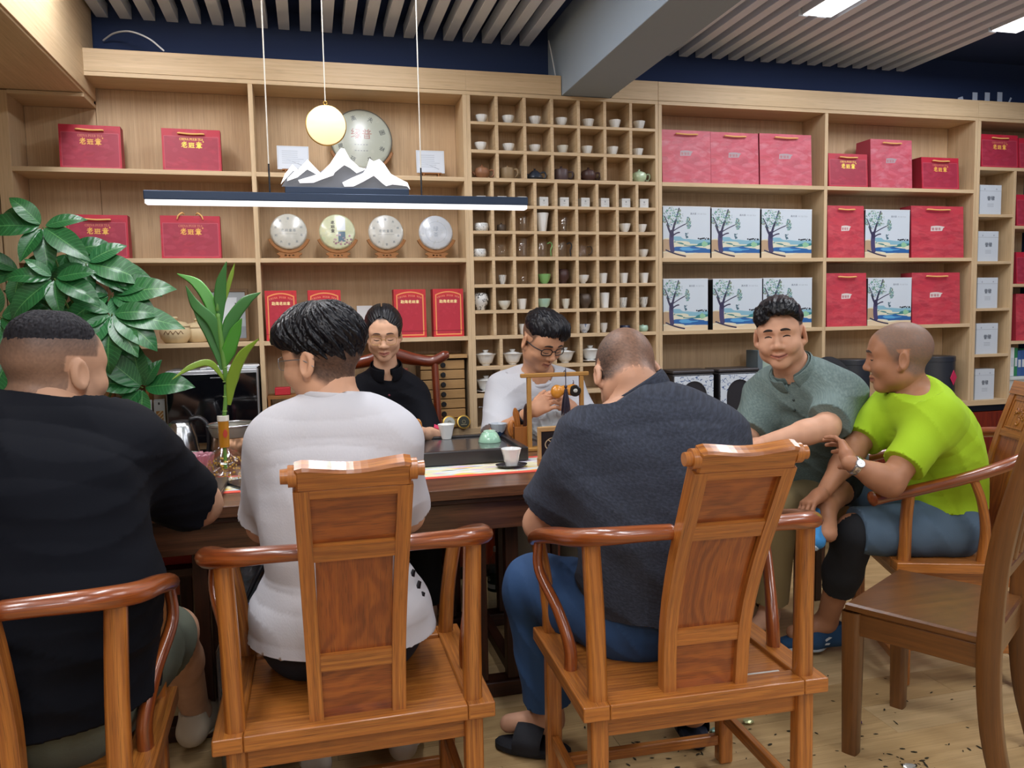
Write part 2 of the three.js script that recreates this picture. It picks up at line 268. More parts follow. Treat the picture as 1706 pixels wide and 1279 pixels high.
function armchair(label, pos, turn, o = {}) {
  const t = thing('armchair', label, 'chair', pos, turn, o.group), W = 0.60, Dp = 0.475, y = 0.445, m = o.mat ?? rose, am = o.arm ?? roseArm, pm = o.panel ?? rosePanel;
  seatOf(t, W, Dp, y, [m, m]);
  const f = spline([[0.40, 0.195], [0.445, 0.197], [0.60, 0.212], [0.75, 0.262], [0.90, 0.335], [1.04, 0.405]]);
  const hw = (yy) => mix(0.088, 0.098, (yy - 0.445) / 0.55);
  for (const s of [-1, 1]) {
    const g = curved(0.03, y - 0.01, 0.99, 0.034, f); const p = g.attributes.position; for (let i = 0; i < p.count; i++) p.setX(i, p.getX(i) + s * hw(p.getY(i)));
    part('stile', g, m, t);
  }
  for (const [a, b] of [[0.828, 0.864], [0.556, 0.594]]) part('back_rail', curved(2 * hw(a) - 0.028, a, b, 0.03, f, 0, 0, 0), m, t);
  for (const [a, b, gr] of [[0.864, 0.99, 0], [0.594, 0.828, 1], [0.437, 0.556, 0]]) part('back_panel', curved(2 * hw(a) - 0.026, a, b, 0.012, f, -0.002, 0, gr), pm, t);
  { // scrolled head rail
    const [z, tg] = f(1.0), h = thing('x', '', '', [0, 0, 0]); scene.remove(h); counts.x = -1; h.name = 'head_rail'; h.userData = {}; t.add(h);
    const top = []; for (let i = 0; i <= 16; i++) { const u = i / 16 * 2 - 1; top.push([u * 0.108, 0.055 - 0.007 * Math.cos(u * 2.6) * (1 - u * u * 0.3) + (Math.abs(u) > 0.93 ? -0.004 : 0)]); }
    const g1 = slab([[-0.108, 0.004], [0.108, 0.004], ...top.reverse()], 0.036, 0.005, 0), g2 = box(0.205, 0.022, 0.034, 0.003, 0);
    const hr = new THREE.Group(); part('top_scroll', g1, m, h, [0, 0.0, 0]); part('lower_board', g2, m, h, [0, -0.004, 0]);
    for (const s of [-1, 1]) part('end_roll', merge([at(new THREE.CylinderGeometry(0.021, 0.021, 0.016, 20), s * 0.112, 0.032, 0, 0, 0, Math.PI / 2), at(new THREE.CylinderGeometry(0.014, 0.015, 0.016, 20), s * 0.126, 0.032, 0, 0, 0, Math.PI / 2)]), m, h);
    h.position.set(0, 0.985, f(0.985)[0]); h.rotation.x = Math.atan2(tg.z, tg.y);
  }
  for (const s of [-1, 1]) {
    const zb = f(0.80)[0];
    part('arm', sweep([[s * 0.098, 0.834, zb - 0.012, 0.02, 0.017], [s * 0.17, 0.832, zb - 0.022, 0.021, 0.018], [s * 0.245, 0.824, zb - 0.05, 0.025, 0.02], [s * 0.292, 0.805, 0.16, 0.027, 0.021], [s * 0.312, 0.782, 0.05, 0.025, 0.02], [s * 0.312, 0.745, -0.08, 0.025, 0.02], [s * 0.296, 0.707, -0.19, 0.024, 0.02], [s * 0.285, 0.688, -0.245, 0.022, 0.018]], 40, 14), am, t);
    part('rear_post', sweep([[s * 0.255, 0.43, 0.198, 0.021], [s * 0.258, 0.62, 0.196, 0.020], [s * 0.265, 0.81, 0.19, 0.019]], 10, 12, V(0, 0, 1), false, 0.5, 4), m, t);
    part('front_post', sweep([[s * 0.258, 0.43, -0.198, 0.020], [s * 0.270, 0.57, -0.196, 0.018], [s * 0.291, 0.70, -0.192, 0.018]], 10, 12, V(0, 0, 1), false, 0.5, 4), m, t);
    part('arm_support', sweep([[s * 0.272, 0.43, 0.04, 0.017, 0.02], [s * 0.272, 0.50, 0.035, 0.016, 0.019], [s * 0.290, 0.58, -0.01, 0.014, 0.016], [s * 0.318, 0.66, -0.08, 0.013, 0.015], [s * 0.314, 0.735, -0.09, 0.012, 0.014]], 20, 10, V(0, 0, 1), false), am, t);
  }
  return t;
}
armchair('rosewood armchair in the foreground behind the man in the white T-shirt', [0.069, 0, 1.855], 0);
armchair('rosewood armchair behind the man in the dark blue polo', [0.855, 0, 1.955], -0.04);
armchair('rosewood armchair at the lower left under the man in the black shirt', [-0.63, 0, 2.045], 0.03);
// carved chair under the man in lime
function carvedChair(pos, turn) {
  const t = thing('armchair', 'brown armchair with a carved back panel under the man in the lime green T-shirt', 'chair', pos, turn), m = rose, W = 0.58, Dp = 0.47, y = 0.445;
  seatOf(t, W, Dp, y, [m, m]);
  const f = spline([[0.40, 0.20], [0.445, 0.202], [0.62, 0.215], [0.78, 0.245], [0.91, 0.285], [1.04, 0.33]]);
  for (const s of [-1, 1]) {
    const g = curved(0.034, y - 0.01, 1.01, 0.03, f); g.translate(s * 0.088, 0, 0); part('stile', g, m, t);
  }
  part('head_rail', curved(0.21, 0.975, 1.022, 0.038, f, 0, 0, 0), m, t); part('back_rail', curved(0.15, 0.825, 0.85, 0.028, f, 0, 0, 0), m, t);
  part('back_panel', curved(0.15, 0.44, 0.825, 0.014, f, -0.002, 0, 1), rosePanel, t);
  part('carved_panel', curved(0.15, 0.85, 0.975, 0.012, f, -0.004, 0, 1), m, t);
  // relief scrolls on the carved panel
  const [zc2, tg] = f(0.912), gs = [];
  for (let k = 0; k < 7; k++) { const cx = rr(-0.04, 0.04), cy = rr(-0.035, 0.035), a0 = rr(0, 6), r = rr(0.010, 0.018); const pts = []; for (let i = 0; i <= 7; i++) { const a = a0 + i * 0.75, q = r * (1 - i * 0.09); pts.push([clamp(cx + Math.cos(a) * q, -0.055, 0.055), clamp(cy + Math.sin(a) * q, -0.048, 0.048), 0, 0.0035]); } gs.push(sweep(pts, 16, 6, V(0, 0, 1))); }
  for (const [a, b, c, d] of [[-0.058, 0, 0.004, 0.11], [0.058, 0, 0.004, 0.11], [0, -0.052, 0.12, 0.004], [0, 0.052, 0.12, 0.004]]) gs.push(at(box(c, d, 0.006, 0.001), a, b, 0));
  for (const s of [-1]) part('relief_carving', merge(gs), m, t, [0, 0.912, zc2 - 0.011], [Math.atan2(tg.z, tg.y), 0, 0]);
  for (const s of [-1, 1]) {
    part('arm', sweep([[s * 0.02, 0.835, 0.285, 0.02, 0.018], [s * 0.11, 0.832, 0.275, 0.021, 0.019], [s * 0.21, 0.815, 0.225, 0.022, 0.02], [s * 0.272, 0.782, 0.12, 0.022, 0.02], [s * 0.288, 0.738, -0.02, 0.022, 0.02], [s * 0.288, 0.698, -0.17, 0.022, 0.02], [s * 0.292, 0.676, -0.27, 0.023, 0.021], [s * 0.312, 0.668, -0.335, 0.029, 0.026]], 44, 14), roseArm, t);
    part('front_post', sweep([[s * 0.25, 0.43, -0.20, 0.02], [s * 0.262, 0.58, -0.20, 0.018], [s * 0.284, 0.69, -0.20, 0.018]], 10, 12, V(0, 0, 1), false, 0.5, 4), m, t);
    part('rear_post', sweep([[s * 0.245, 0.43, 0.19, 0.02], [s * 0.245, 0.62, 0.20, 0.018], [s * 0.24, 0.80, 0.20, 0.018]], 10, 12, V(0, 0, 1), false, 0.5, 4), m, t);
    part('arm_support', sweep([[s * 0.255, 0.43, 0.05, 0.017, 0.02], [s * 0.262, 0.55, 0.055, 0.014, 0.017], [s * 0.283, 0.66, 0.03, 0.012, 0.015], [s * 0.284, 0.74, 0.0, 0.012, 0.014]], 18, 10, V(0, 0, 1), false), m, t);
  }
}
carvedChair([2.22, 0, 1.355], Math.atan2(0.93, 0.36));
// the woman's chair: dark red yoke back
{
  const t = thing('armchair', 'dark reddish armchair with a curved yoke top rail behind the woman in black', 'chair', [0.36, 0, 0.30], Math.PI), m = woodMat(roseTex, 0.8, 0.3, { ...gloss, color: 0xa87068 });
  seatOf(t, 0.50, 0.40, 0.445, [m, m]);
  const yk = [[-0.27, 1.128, 0.215, 0.014, 0.014], [-0.245, 1.126, 0.215, 0.023, 0.024], [-0.19, 1.102, 0.22, 0.022, 0.025], [-0.11, 1.112, 0.23, 0.021, 0.029], [0, 1.135, 0.235, 0.021, 0.036], [0.11, 1.112, 0.23, 0.021, 0.029], [0.19, 1.102, 0.22, 0.022, 0.025], [0.245, 1.126, 0.215, 0.023, 0.024], [0.27, 1.128, 0.215, 0.014, 0.014]];
  part('top_rail', sweep(yk, 48, 14), m, t);
  for (const s of [-1, 1]) part('back_post', sweep([[s * 0.205, 0.43, 0.17, 0.019], [s * 0.205, 0.75, 0.185, 0.018], [s * 0.20, 1.10, 0.218, 0.017]], 14, 12, V(0, 0, 1), false), m, t);
  part('back_splat', at(box(0.15, 0.64, 0.014, 0.003, 1), 0, 0.755, 0.205, 0.07, 0, 0), m, t);
}
// plain side chair, right foreground
{
  const t = thing('side_chair', 'plain brown wooden side chair, empty, at the right edge of the picture', 'chair', [1.755, 0, 1.888], 0), m = brownWood;
  const P = [[1.476, 1.825], [1.835, 1.615], [2.02, 1.92], [1.664, 2.155]].map(([x, z]) => [x - 1.755, z - 1.888]);   // seat corners, front pair first
  const g = slab(P.map(([x, z]) => [x, -z]), 0.026, 0.006, 0); g.rotateX(-Math.PI / 2); part('seat', g, m, t, [0, 0.442, 0]);
  const ins = (k, q) => { const c = [0, 1].map((i) => (P[0][i] + P[1][i] + P[2][i] + P[3][i]) / 4); return [mix(P[k][0], c[0], q), mix(P[k][1], c[1], q)]; };
  const ang = Math.atan2(-(P[3][1] - P[0][1]), P[3][0] - P[0][0]);
  for (const k of [0, 1]) { const [x, z] = ins(k, 0.09); part('leg', sweep([[x, 0, z, 0.021], [x, 0.25, z, 0.024], [x, 0.43, z, 0.026]], 6, 16, V(Math.cos(ang), 0, -Math.sin(ang)), false, 0.5, 8), m, t); }
  const bd = [(P[3][0] - P[0][0]), (P[3][1] - P[0][1])], bl = Math.hypot(...bd), B = [bd[0] / bl, bd[1] / bl];      // toward the back
  for (const k of [2, 3]) { const [x, z] = ins(k, 0.05); part('back_leg', sweep([[x + B[0] * 0.055, 0, z + B[1] * 0.055, 0.020, 0.022], [x + B[0] * 0.012, 0.20, z + B[1] * 0.012, 0.021, 0.026], [x, 0.43, z, 0.022, 0.028], [x + B[0] * 0.02, 0.70, z + B[1] * 0.02, 0.021, 0.026], [x + B[0] * 0.085, 0.98, z + B[1] * 0.085, 0.018, 0.022]], 24, 14, V(B[0], 0, B[1]), true, 0.5, 6), m, t); }
  const rail = (a, b, y, h, th) => { const L = Math.hypot(b[0] - a[0], b[1] - a[1]); part('seat_rail', box(L, h, th, 0.003, 0), m, t, [(a[0] + b[0]) / 2, y, (a[1] + b[1]) / 2], [0, Math.atan2(-(b[1] - a[1]), b[0] - a[0]), 0]); };
  const q = [0, 1, 2, 3].map((k) => ins(k, 0.08)); for (const [a, b] of [[0, 1], [1, 2], [2, 3], [3, 0]]) rail(q[a], q[b], 0.395, 0.066, 0.02);
  const up = (k, o2) => { const c = ins(k, 0.05); return [c[0] + B[0] * o2, c[1] + B[1] * o2]; };
  for (const [y, o2, h] of [[0.96, 0.08, 0.06], [0.86, 0.055, 0.03], [0.60, 0.012, 0.03]]) { const a = up(2, o2), b = up(3, o2), L = Math.hypot(b[0] - a[0], b[1] - a[1]); part('back_rail', box(L, h, 0.018, 0.004, 0), m, t, [(a[0] + b[0]) / 2, y, (a[1] + b[1]) / 2], [0, Math.atan2(-(b[1] - a[1]), b[0] - a[0]), 0]); }
  for (const w of [0.3, 0.5, 0.7]) { const a = up(2, 0.012), b = up(3, 0.012), c = up(2, 0.055), d = up(3, 0.055); part('back_slat', sweep([[mix(a[0], b[0], w), 0.60, mix(a[1], b[1], w), 0.016, 0.006], [mix(c[0], d[0], w), 0.86, mix(c[1], d[1], w), 0.016, 0.006]], 6, 10, V(B[0], 0, B[1]), false), m, t); }
}
// ---------- pendant lamp ----------
{
  const t = thing('pendant_light', 'slim dark linear pendant lamp with a glowing strip and lit mountain outline on top', 'lamp', [0.144, 1.73, 0.85]);
  part('bar', box(1.326, 0.03, 0.045, 0.003), std(0x2b3a50, { roughness: 0.4, metalness: 0.4 }), t, [0, 0, 0]);
  part('light_strip', box(1.32, 0.014, 0.041, 0.002), std(0xffffff, { emissive: 0xfafcff, emissiveIntensity: 0.6 }), t, [0, -0.022, 0]);
  part('mountain_base', box(0.43, 0.022, 0.03, 0.002), std(0x2b3a50, { roughness: 0.4, metalness: 0.4 }), t, [0.006, 0.026, 0]);
  const l = new THREE.RectAreaLight(0xfffaf2, 6, 1.3, 0.04); l.position.set(0.144, 1.697, 0.85); l.rotation.x = -Math.PI / 2; l.castShadow = true; l.name = 'pendant_glow'; scene.add(l);
  // mountain outline from the plate's drawing, metres from the plate's lower left corner
  const S = 0.4465 / 910, mp = (a) => a.map(([x, y]) => [(x - 215) * S - 0.222, (940 - y) * S + 0.036]);
  const grey = mp([[218, 935], [250, 880], [300, 800], [330, 815], [400, 760], [480, 830], [560, 780], [650, 672], [700, 740], [760, 800], [810, 790], [850, 740], [910, 735], [970, 820], [1040, 868], [1100, 895], [1124, 935]]);
  part('mountain_plate', slab(grey, 0.006, 0.0008), std(0x74777d, { roughness: 0.45, metalness: 0.2 }), t, [0, 0, -0.004]);
  const glow = std(0xffffff, { emissive: 0xffffff, emissiveIntensity: 0.42 });
  const W = [
    [[215, 920], [245, 850], [300, 783], [336, 818], [405, 745], [492, 838], [470, 850], [400, 812], [330, 870], [258, 898], [262, 880], [318, 822], [300, 826], [258, 872]],
    [[492, 838], [560, 770], [610, 695], [640, 658], [665, 662], [700, 730], [765, 790], [815, 800], [745, 830], [700, 795], [660, 775], [640, 790], [590, 830], [580, 850], [500, 880], [440, 905], [345, 910], [335, 890], [430, 860]],
    [[815, 800], [840, 725], [868, 745], [910, 728], [945, 760], [990, 830], [1060, 868], [1110, 890], [1128, 940], [1108, 916], [1060, 910], [1000, 905], [955, 918], [930, 900], [868, 845], [790, 890], [720, 925], [655, 928], [642, 900], [700, 870], [790, 830]],
  ];
  for (const o of W) part('glowing_ridge', slab(mp(o), 0.008, 0.001), glow, t, [0, 0, 0.006]);
  for (const [x0, x1, y1] of [[-0.26, -0.258, 0.647], [0.268, 0.271, 0.687]]) {
    part('rod', new THREE.CylinderGeometry(0.003, 0.003, 0.10, 10), blackMetal, t, [x0, 0.065, 0]);
    part('wire', new THREE.CylinderGeometry(0.0022, 0.0022, 0.84, 8), std(0xd8d4c8), t, [x0, 0.535, 0]);
  }
  const m = thing('moon_lamp', 'round warm glowing moon disc hanging above the mountain lamp', 'lamp', [0.083, 1.982, 0.85]);
  part('disc', at(lathe([[0, 0.014], [0.062, 0.014], [0.067, 0.010], [0.067, -0.010], [0.062, -0.014], [0, -0.014]], 40), 0, 0, 0, Math.PI / 2, 0, 0), std(0xf3e2ba, { emissive: 0xffe3ad, emissiveIntensity: 0.34 }), m);
  part('rim', new THREE.TorusGeometry(0.0665, 0.004, 8, 40), brass, m); part('hook', new THREE.TorusGeometry(0.006, 0.0014, 6, 14), brass, m, [0, 0.077, 0]);
  part('wire', new THREE.CylinderGeometry(0.0018, 0.0018, 0.62, 8), std(0xe0dccf), m, [0, 0.393, 0]);
}
// ---------- printed faces ----------
const GL = {
  lao: '2,2 8,2;5,0 5,4;1,4 9,4;8,1 1,8;4,6 4,9 8.5,9 9,7.5;7.5,5.5 4,7.2', ban: '.5,2 3.5,2;.5,5 3.5,5;2,2 2,8;.2,8.6 3.8,7.6;5,1.5 4.6,5 4,9;6,2 9.5,2;6,5 9.5,5;7.8,2 7.8,8.5;5.8,8.6 9.8,8.6',
  zhang: '5,0 5,1.5;1.5,1.6 8.5,1.6;3.4,2 4,3.4;6.6,2 6,3.4;.5,3.8 9.5,3.8;2.5,5 7.5,5 7.5,7.4 2.5,7.4 2.5,5;2.5,6.2 7.5,6.2;5,7.4 5,10;.5,8.6 9.5,8.6',
  meng: '.5,1.5 5,1.5;2.8,0 2.8,3;1,3.5 4.5,3.5 2.8,5;2.8,5 2.8,7;.5,6 5,6;.5,8.5 5.2,8.5;1,7 1,8.5;2.3,7 2.3,8.5;3.6,7 3.6,8.5;5.5,3 9.5,3 9,9.5 8,9;7.3,.5 7,6 5.5,9.5',
  hai: '1,1 2,2.2;.3,3.8 1.5,4.8;.3,9 2,6.5;4.5,0 3.2,3;4,1.6 9.5,1.6;4.3,3.2 8.8,3.2 8.5,9.3 7.5,9;4.3,3.2 3.8,8.2 9.4,8.2;2.8,5.8 9.8,5.8;6,4 6.6,5;6,6.6 6.6,7.6',
  pu: '3,.3 4,1.6;7,.3 6,1.6;1,2 9,2;3.8,2 3.8,4.6;6.2,2 6.2,4.6;2,2.6 2.8,4;8,2.6 7.2,4;.5,4.8 9.5,4.8;2.5,6 7.5,6 7.5,9.6 2.5,9.6 2.5,6;2.5,7.8 7.5,7.8',
  yuan: '2.5,0 .8,2.6 3,2.6 .6,5.4;.6,5.4 3.6,5;.3,8.6 3.6,7.4;5,.8 9,.8 8.5,2.4;5.4,2.4 9.6,2.4;4.4,4 9.8,4;7,4 4.4,6;6.4,5 7.6,7 7,9.6 6,9;7.2,6.2 4.4,8;7.4,7.4 4.6,9.6;9.4,4.8 7.6,6;7.8,6 9.8,8.8',
  gao: '5,0 5,1.4;.8,1.5 9.2,1.5;3,2.6 7,2.6 7,4.2 3,4.2 3,2.6;1.2,9.8 1.2,5.2 8.8,5.2 8.8,9.4;3.2,6.6 6.8,6.6 6.8,8.4 3.2,8.4 3.2,6.6', fu: '2,2.2 8,2.2;.8,4.8 9.2,4.8;5,.2 5,4.8 1,9.6;5,5 9,9.6',
  yuan2: '1,.5 9,.5 9,9.6 1,9.6 1,.5;3.4,2 6.6,2 6.6,3.6 3.4,3.6 3.4,2;3,4.6 7,4.6 7,7;3,4.6 3,7;5,5.4 4.6,7 3,8.6;5.4,7.2 7,8.4', cha: '1,1.6 9,1.6;3.4,.4 3.4,2.8;6.6,.4 6.6,2.8;5,2.6 .6,6;5,2.6 9.4,6;2,6.4 8,6.4;5,5 5,9.8;3.4,7.4 1.6,9;6.6,7.4 8.4,9',
  qing: '1,.8 2,2;.3,3.6 2,3.6 2,8.6 3.2,7.4;4,1.2 9.6,1.2;4.6,2.6 9,2.6;3.8,4 9.8,4;6.8,0 6.8,4;4.6,9.6 4.6,5.2 9,5.2 9,9.4;4.6,6.6 9,6.6;4.6,8 9,8', wu: '3,.3 .6,5;2.4,2 9.2,2 8.4,9.4 7,8.8;4.6,2.2 1,8;6.8,2.2 3,9.4',
  xi: '.6,2 3,2 3,7 .6,7 .6,2;4,1.4 8.4,1.4 7.4,4.6 9,4.6 7,9.4;5.4,1.4 5,6 3.6,9.6;5.4,4 9.6,9.6', yan: '2,.4 2,5 .4,9.6;2.2,5.6 3.6,8.6;.4,2.8 .8,4.6;3.6,2.4 2.6,4.2;4.6,.8 9.6,.8 9.6,9.6 4.6,9.6 4.6,.8;5.8,3.4 8.4,3.4;7.1,1.8 7.1,4.4 5.6,8;7.1,4.6 8.6,7.6', bu: '4,0 4,10;4.2,4 7.5,6',
};
function glyph(c, k, x, y, s, w) { c.lineWidth = w; c.lineCap = c.lineJoin = 'round'; for (const st of GL[k].split(';')) { c.beginPath(); st.split(' ').forEach((p, i) => { const [a, b] = p.split(',').map(Number); const X = x + a / 10 * s, Y = y + b / 10 * s; i ? c.lineTo(X, Y) : c.moveTo(X, Y); }); c.stroke(); } }
function canvasTex(w, h, draw) { const cv = document.createElement('canvas'); cv.width = w; cv.height = h; draw(cv.getContext('2d'), w, h); const t = new THREE.CanvasTexture(cv); t.colorSpace = THREE.SRGBColorSpace; return t; }
const speckle = (c, w, h, n, cols, a, b, wd = 1) => { for (let i = 0; i < n; i++) { c.fillStyle = cols[Math.floor(rnd() * cols.length)]; c.globalAlpha = rr(0.1, 0.35); c.beginPath(); c.ellipse(rnd() * w, rnd() * h, rr(a, b) * wd, rr(a, b), rr(-0.4, 0.4), 0, 7); c.fill(); } c.globalAlpha = 1; };
const paper = (map, o = {}) => new THREE.MeshPhysicalMaterial({ map, roughness: 0.5, ...o });
// a box whose +z face carries the print and whose other faces carry `side`; tapered toward the top by `tp`
function printedBox(w, h, d, front, side, tp = 0) {
  const g = new THREE.BoxGeometry(w, h, d, 1, 1, 1); const p = g.attributes.position; for (let i = 0; i < p.count; i++) if (p.getY(i) > 0) p.setZ(i, p.getZ(i) > 0 ? p.getZ(i) - tp : p.getZ(i) + tp); g.computeVertexNormals();
  return [g, [side, side, side, side, front, side]];
}
const redBagTex = (bright) => canvasTex(320, 220, (c, w, h) => {
  c.fillStyle = '#b41f36'; c.fillRect(0, 0, w, h); c.fillStyle = '#9c2a40'; c.fillRect(12, 38, w - 24, h - 50); speckle(c, w, h, 60, ['#b52f45', '#8a2032', '#b8485a'], 6, 14, 2.4);
  c.strokeStyle = '#b9505f'; c.lineWidth = 3; c.strokeRect(12, 38, w - 24, h - 50);
  c.fillStyle = bright ? '#f1d860' : '#c9805c'; c.font = 'bold 17px serif'; c.textAlign = 'center'; c.fillText('CHINA PUER TEA', w / 2, 58, 130);
  c.strokeStyle = c.fillStyle = bright ? '#f4dc56' : '#e3b04f'; glyph(c, 'lao', 104, 64, 34, 4.5); glyph(c, 'ban', 144, 66, 32, 4.5); glyph(c, 'zhang', 184, 64, 34, 4.5); c.fillRect(222, 60, 6, 6);
});
const redSide = std(0x9c2136, { roughness: 0.55 });
const bagPrintA = paper(redBagTex(false)), bagPrintB = paper(redBagTex(true));
const marbleTex = (base, cols, logo) => canvasTex(256, 256, (c, w, h) => { c.fillStyle = base; c.fillRect(0, 0, w, h); speckle(c, w, h, 240, cols, 3, 16, 3); if (logo) { c.fillStyle = logo; c.beginPath(); c.moveTo(96, 100); c.quadraticCurveTo(128, 92, 164, 102); c.lineTo(156, 108); c.lineTo(150, 122); c.lineTo(94, 124); c.closePath(); c.fill(); c.strokeStyle = '#b06a70'; for (const [k, x] of [['pu', 99], ['yuan', 115], ['cha', 131]]) glyph(c, k, x, 106, 13, 1.6); } });
const pinkPrint = paper(marbleTex('#c45566', ['#d46f7e', '#b8414f', '#c98692', '#a94a58'], '#a8959b')), pinkSide = std(0xb34254, { roughness: 0.6 });
const crimsonPrint = paper(marbleTex('#bd3a47', ['#cf4f58', '#a83040', '#c85a60', '#99303c'], '#d2c8c4')), crimsonSide = std(0xa52e3c, { roughness: 0.6 });
const cord = std(0xe7b36c, { roughness: 0.7 });
function giftBag(label, x0, x1, y, h, d, zf, print, side, loops = 0, group = 'red gift bags on the shelves', turn = 0) {
  const w = x1 - x0, t = thing('gift_bag', label, 'gift bag', [(x0 + x1) / 2, y + 0.0005, zf - d / 2], turn, group), [g, m] = printedBox(w, h, d, print, side, Math.min(0.012, d * 0.12));
  part('bag_body', g, m, t, [0, h / 2, 0]);
  const z = d / 2 - 0.008;
  if (!loops) part('handle', sweep([[-w * 0.22, h - 0.022, z + 0.004, 0.003], [-w * 0.2, h - 0.02, z + 0.008, 0.004], [0, h - 0.023, z + 0.009, 0.004], [w * 0.2, h - 0.021, z + 0.008, 0.004], [w * 0.22, h - 0.022, z + 0.004, 0.003]], 20, 8), cord, t);
  else for (const s of [-1, 1]) part('handle', sweep([[s * w * 0.22, h - 0.018, z + 0.004, 0.003], [s * w * 0.19, h + 0.0, z + 0.006, 0.0035], [s * w * 0.13, h + 0.012, z, 0.0035], [s * w * 0.10, h + 0.006, z - 0.01, 0.003]], 16, 8), cord, t);
  return t;
}
const zF = -0.02;
giftBag('dark red gift bag, upper left of the pair on the top shelf at far left', -1.004, -0.764, 1.968, 0.188, 0.085, -0.04, bagPrintA, redSide, 0, undefined, 0.05);
giftBag('dark red gift bag with bright gold letters, upper right on the far left top shelf', -0.597, -0.355, 1.968, 0.186, 0.07, -0.04, bagPrintB, redSide, 0, undefined, 0.03);
giftBag('dark red gift bag on the second shelf partly behind the green plant leaves', -0.998, -0.756, 1.587, 0.19, 0.085, -0.04, bagPrintA, redSide, 0, undefined, 0.04);
giftBag('dark red gift bag whose two cord ends stick up, on the second shelf', -0.622, -0.374, 1.587, 0.19, 0.07, -0.04, bagPrintA, redSide, 1, undefined, 0.03);
giftBag('pinkish red marbled gift bag, leftmost of three under the top board', 1.772, 2.044, 1.968, 0.268, 0.10, zF, pinkPrint, pinkSide);
giftBag('pinkish red marbled gift bag, middle of three under the top board', 2.048, 2.325, 1.968, 0.268, 0.10, zF - 0.005, pinkPrint, pinkSide);
giftBag('pinkish red marbled gift bag, rightmost of three under the top board', 2.330, 2.641, 1.968, 0.27, 0.10, zF, pinkPrint, pinkSide);
giftBag('small dark red gift bag with gold letters left of the tall red bag', 2.747, 2.992, 1.968, 0.18, 0.09, zF, bagPrintB, redSide);
giftBag('tall pinkish red gift bag standing between two small dark red bags', 3.012, 3.279, 1.968, 0.265, 0.14, zF, pinkPrint, pinkSide);
giftBag('small dark red gift bag right of the tall red bag, top shelf', 3.345, 3.595, 1.968, 0.178, 0.13, zF, bagPrintA, redSide);
giftBag('narrow crimson gift bag at the left end of the second right shelf', 2.748, 2.977, 1.587, 0.283, 0.10, zF, crimsonPrint, crimsonSide);
giftBag('wide crimson gift bag at the right end of the second right shelf', 3.285, 3.638, 1.587, 0.29, 0.11, zF, crimsonPrint, crimsonSide);
giftBag('crimson gift bag at the left end of the third right shelf', 2.746, 3.000, 1.213, 0.292, 0.10, zF, crimsonPrint, crimsonSide);
giftBag('wide crimson gift bag above the bald man on the third right shelf', 3.300, 3.626, 1.213, 0.292, 0.11, zF, crimsonPrint, crimsonSide);
giftBag('dark red gift bag on the topmost shelf at the right edge', 3.742, 4.002, 2.098, 0.188, 0.09, zF, bagPrintA, redSide);
giftBag('dark red gift bag cut off by the right edge on the topmost shelf', 4.010, 4.225, 2.098, 0.175, 0.09, zF, bagPrintA, redSide);
giftBag('red gift bag at the right edge, upper of the right column', 4.006, 4.20, 1.770, 0.182, 0.09, zF, bagPrintA, redSide);
giftBag('red gift bag at the right edge, middle of the right column', 4.018, 4.21, 1.436, 0.185, 0.09, zF, bagPrintA, redSide);
giftBag('tall crimson gift bag at the right edge above the standing books', 4.028, 4.22, 1.103, 0.275, 0.09, zF, crimsonPrint, crimsonSide);
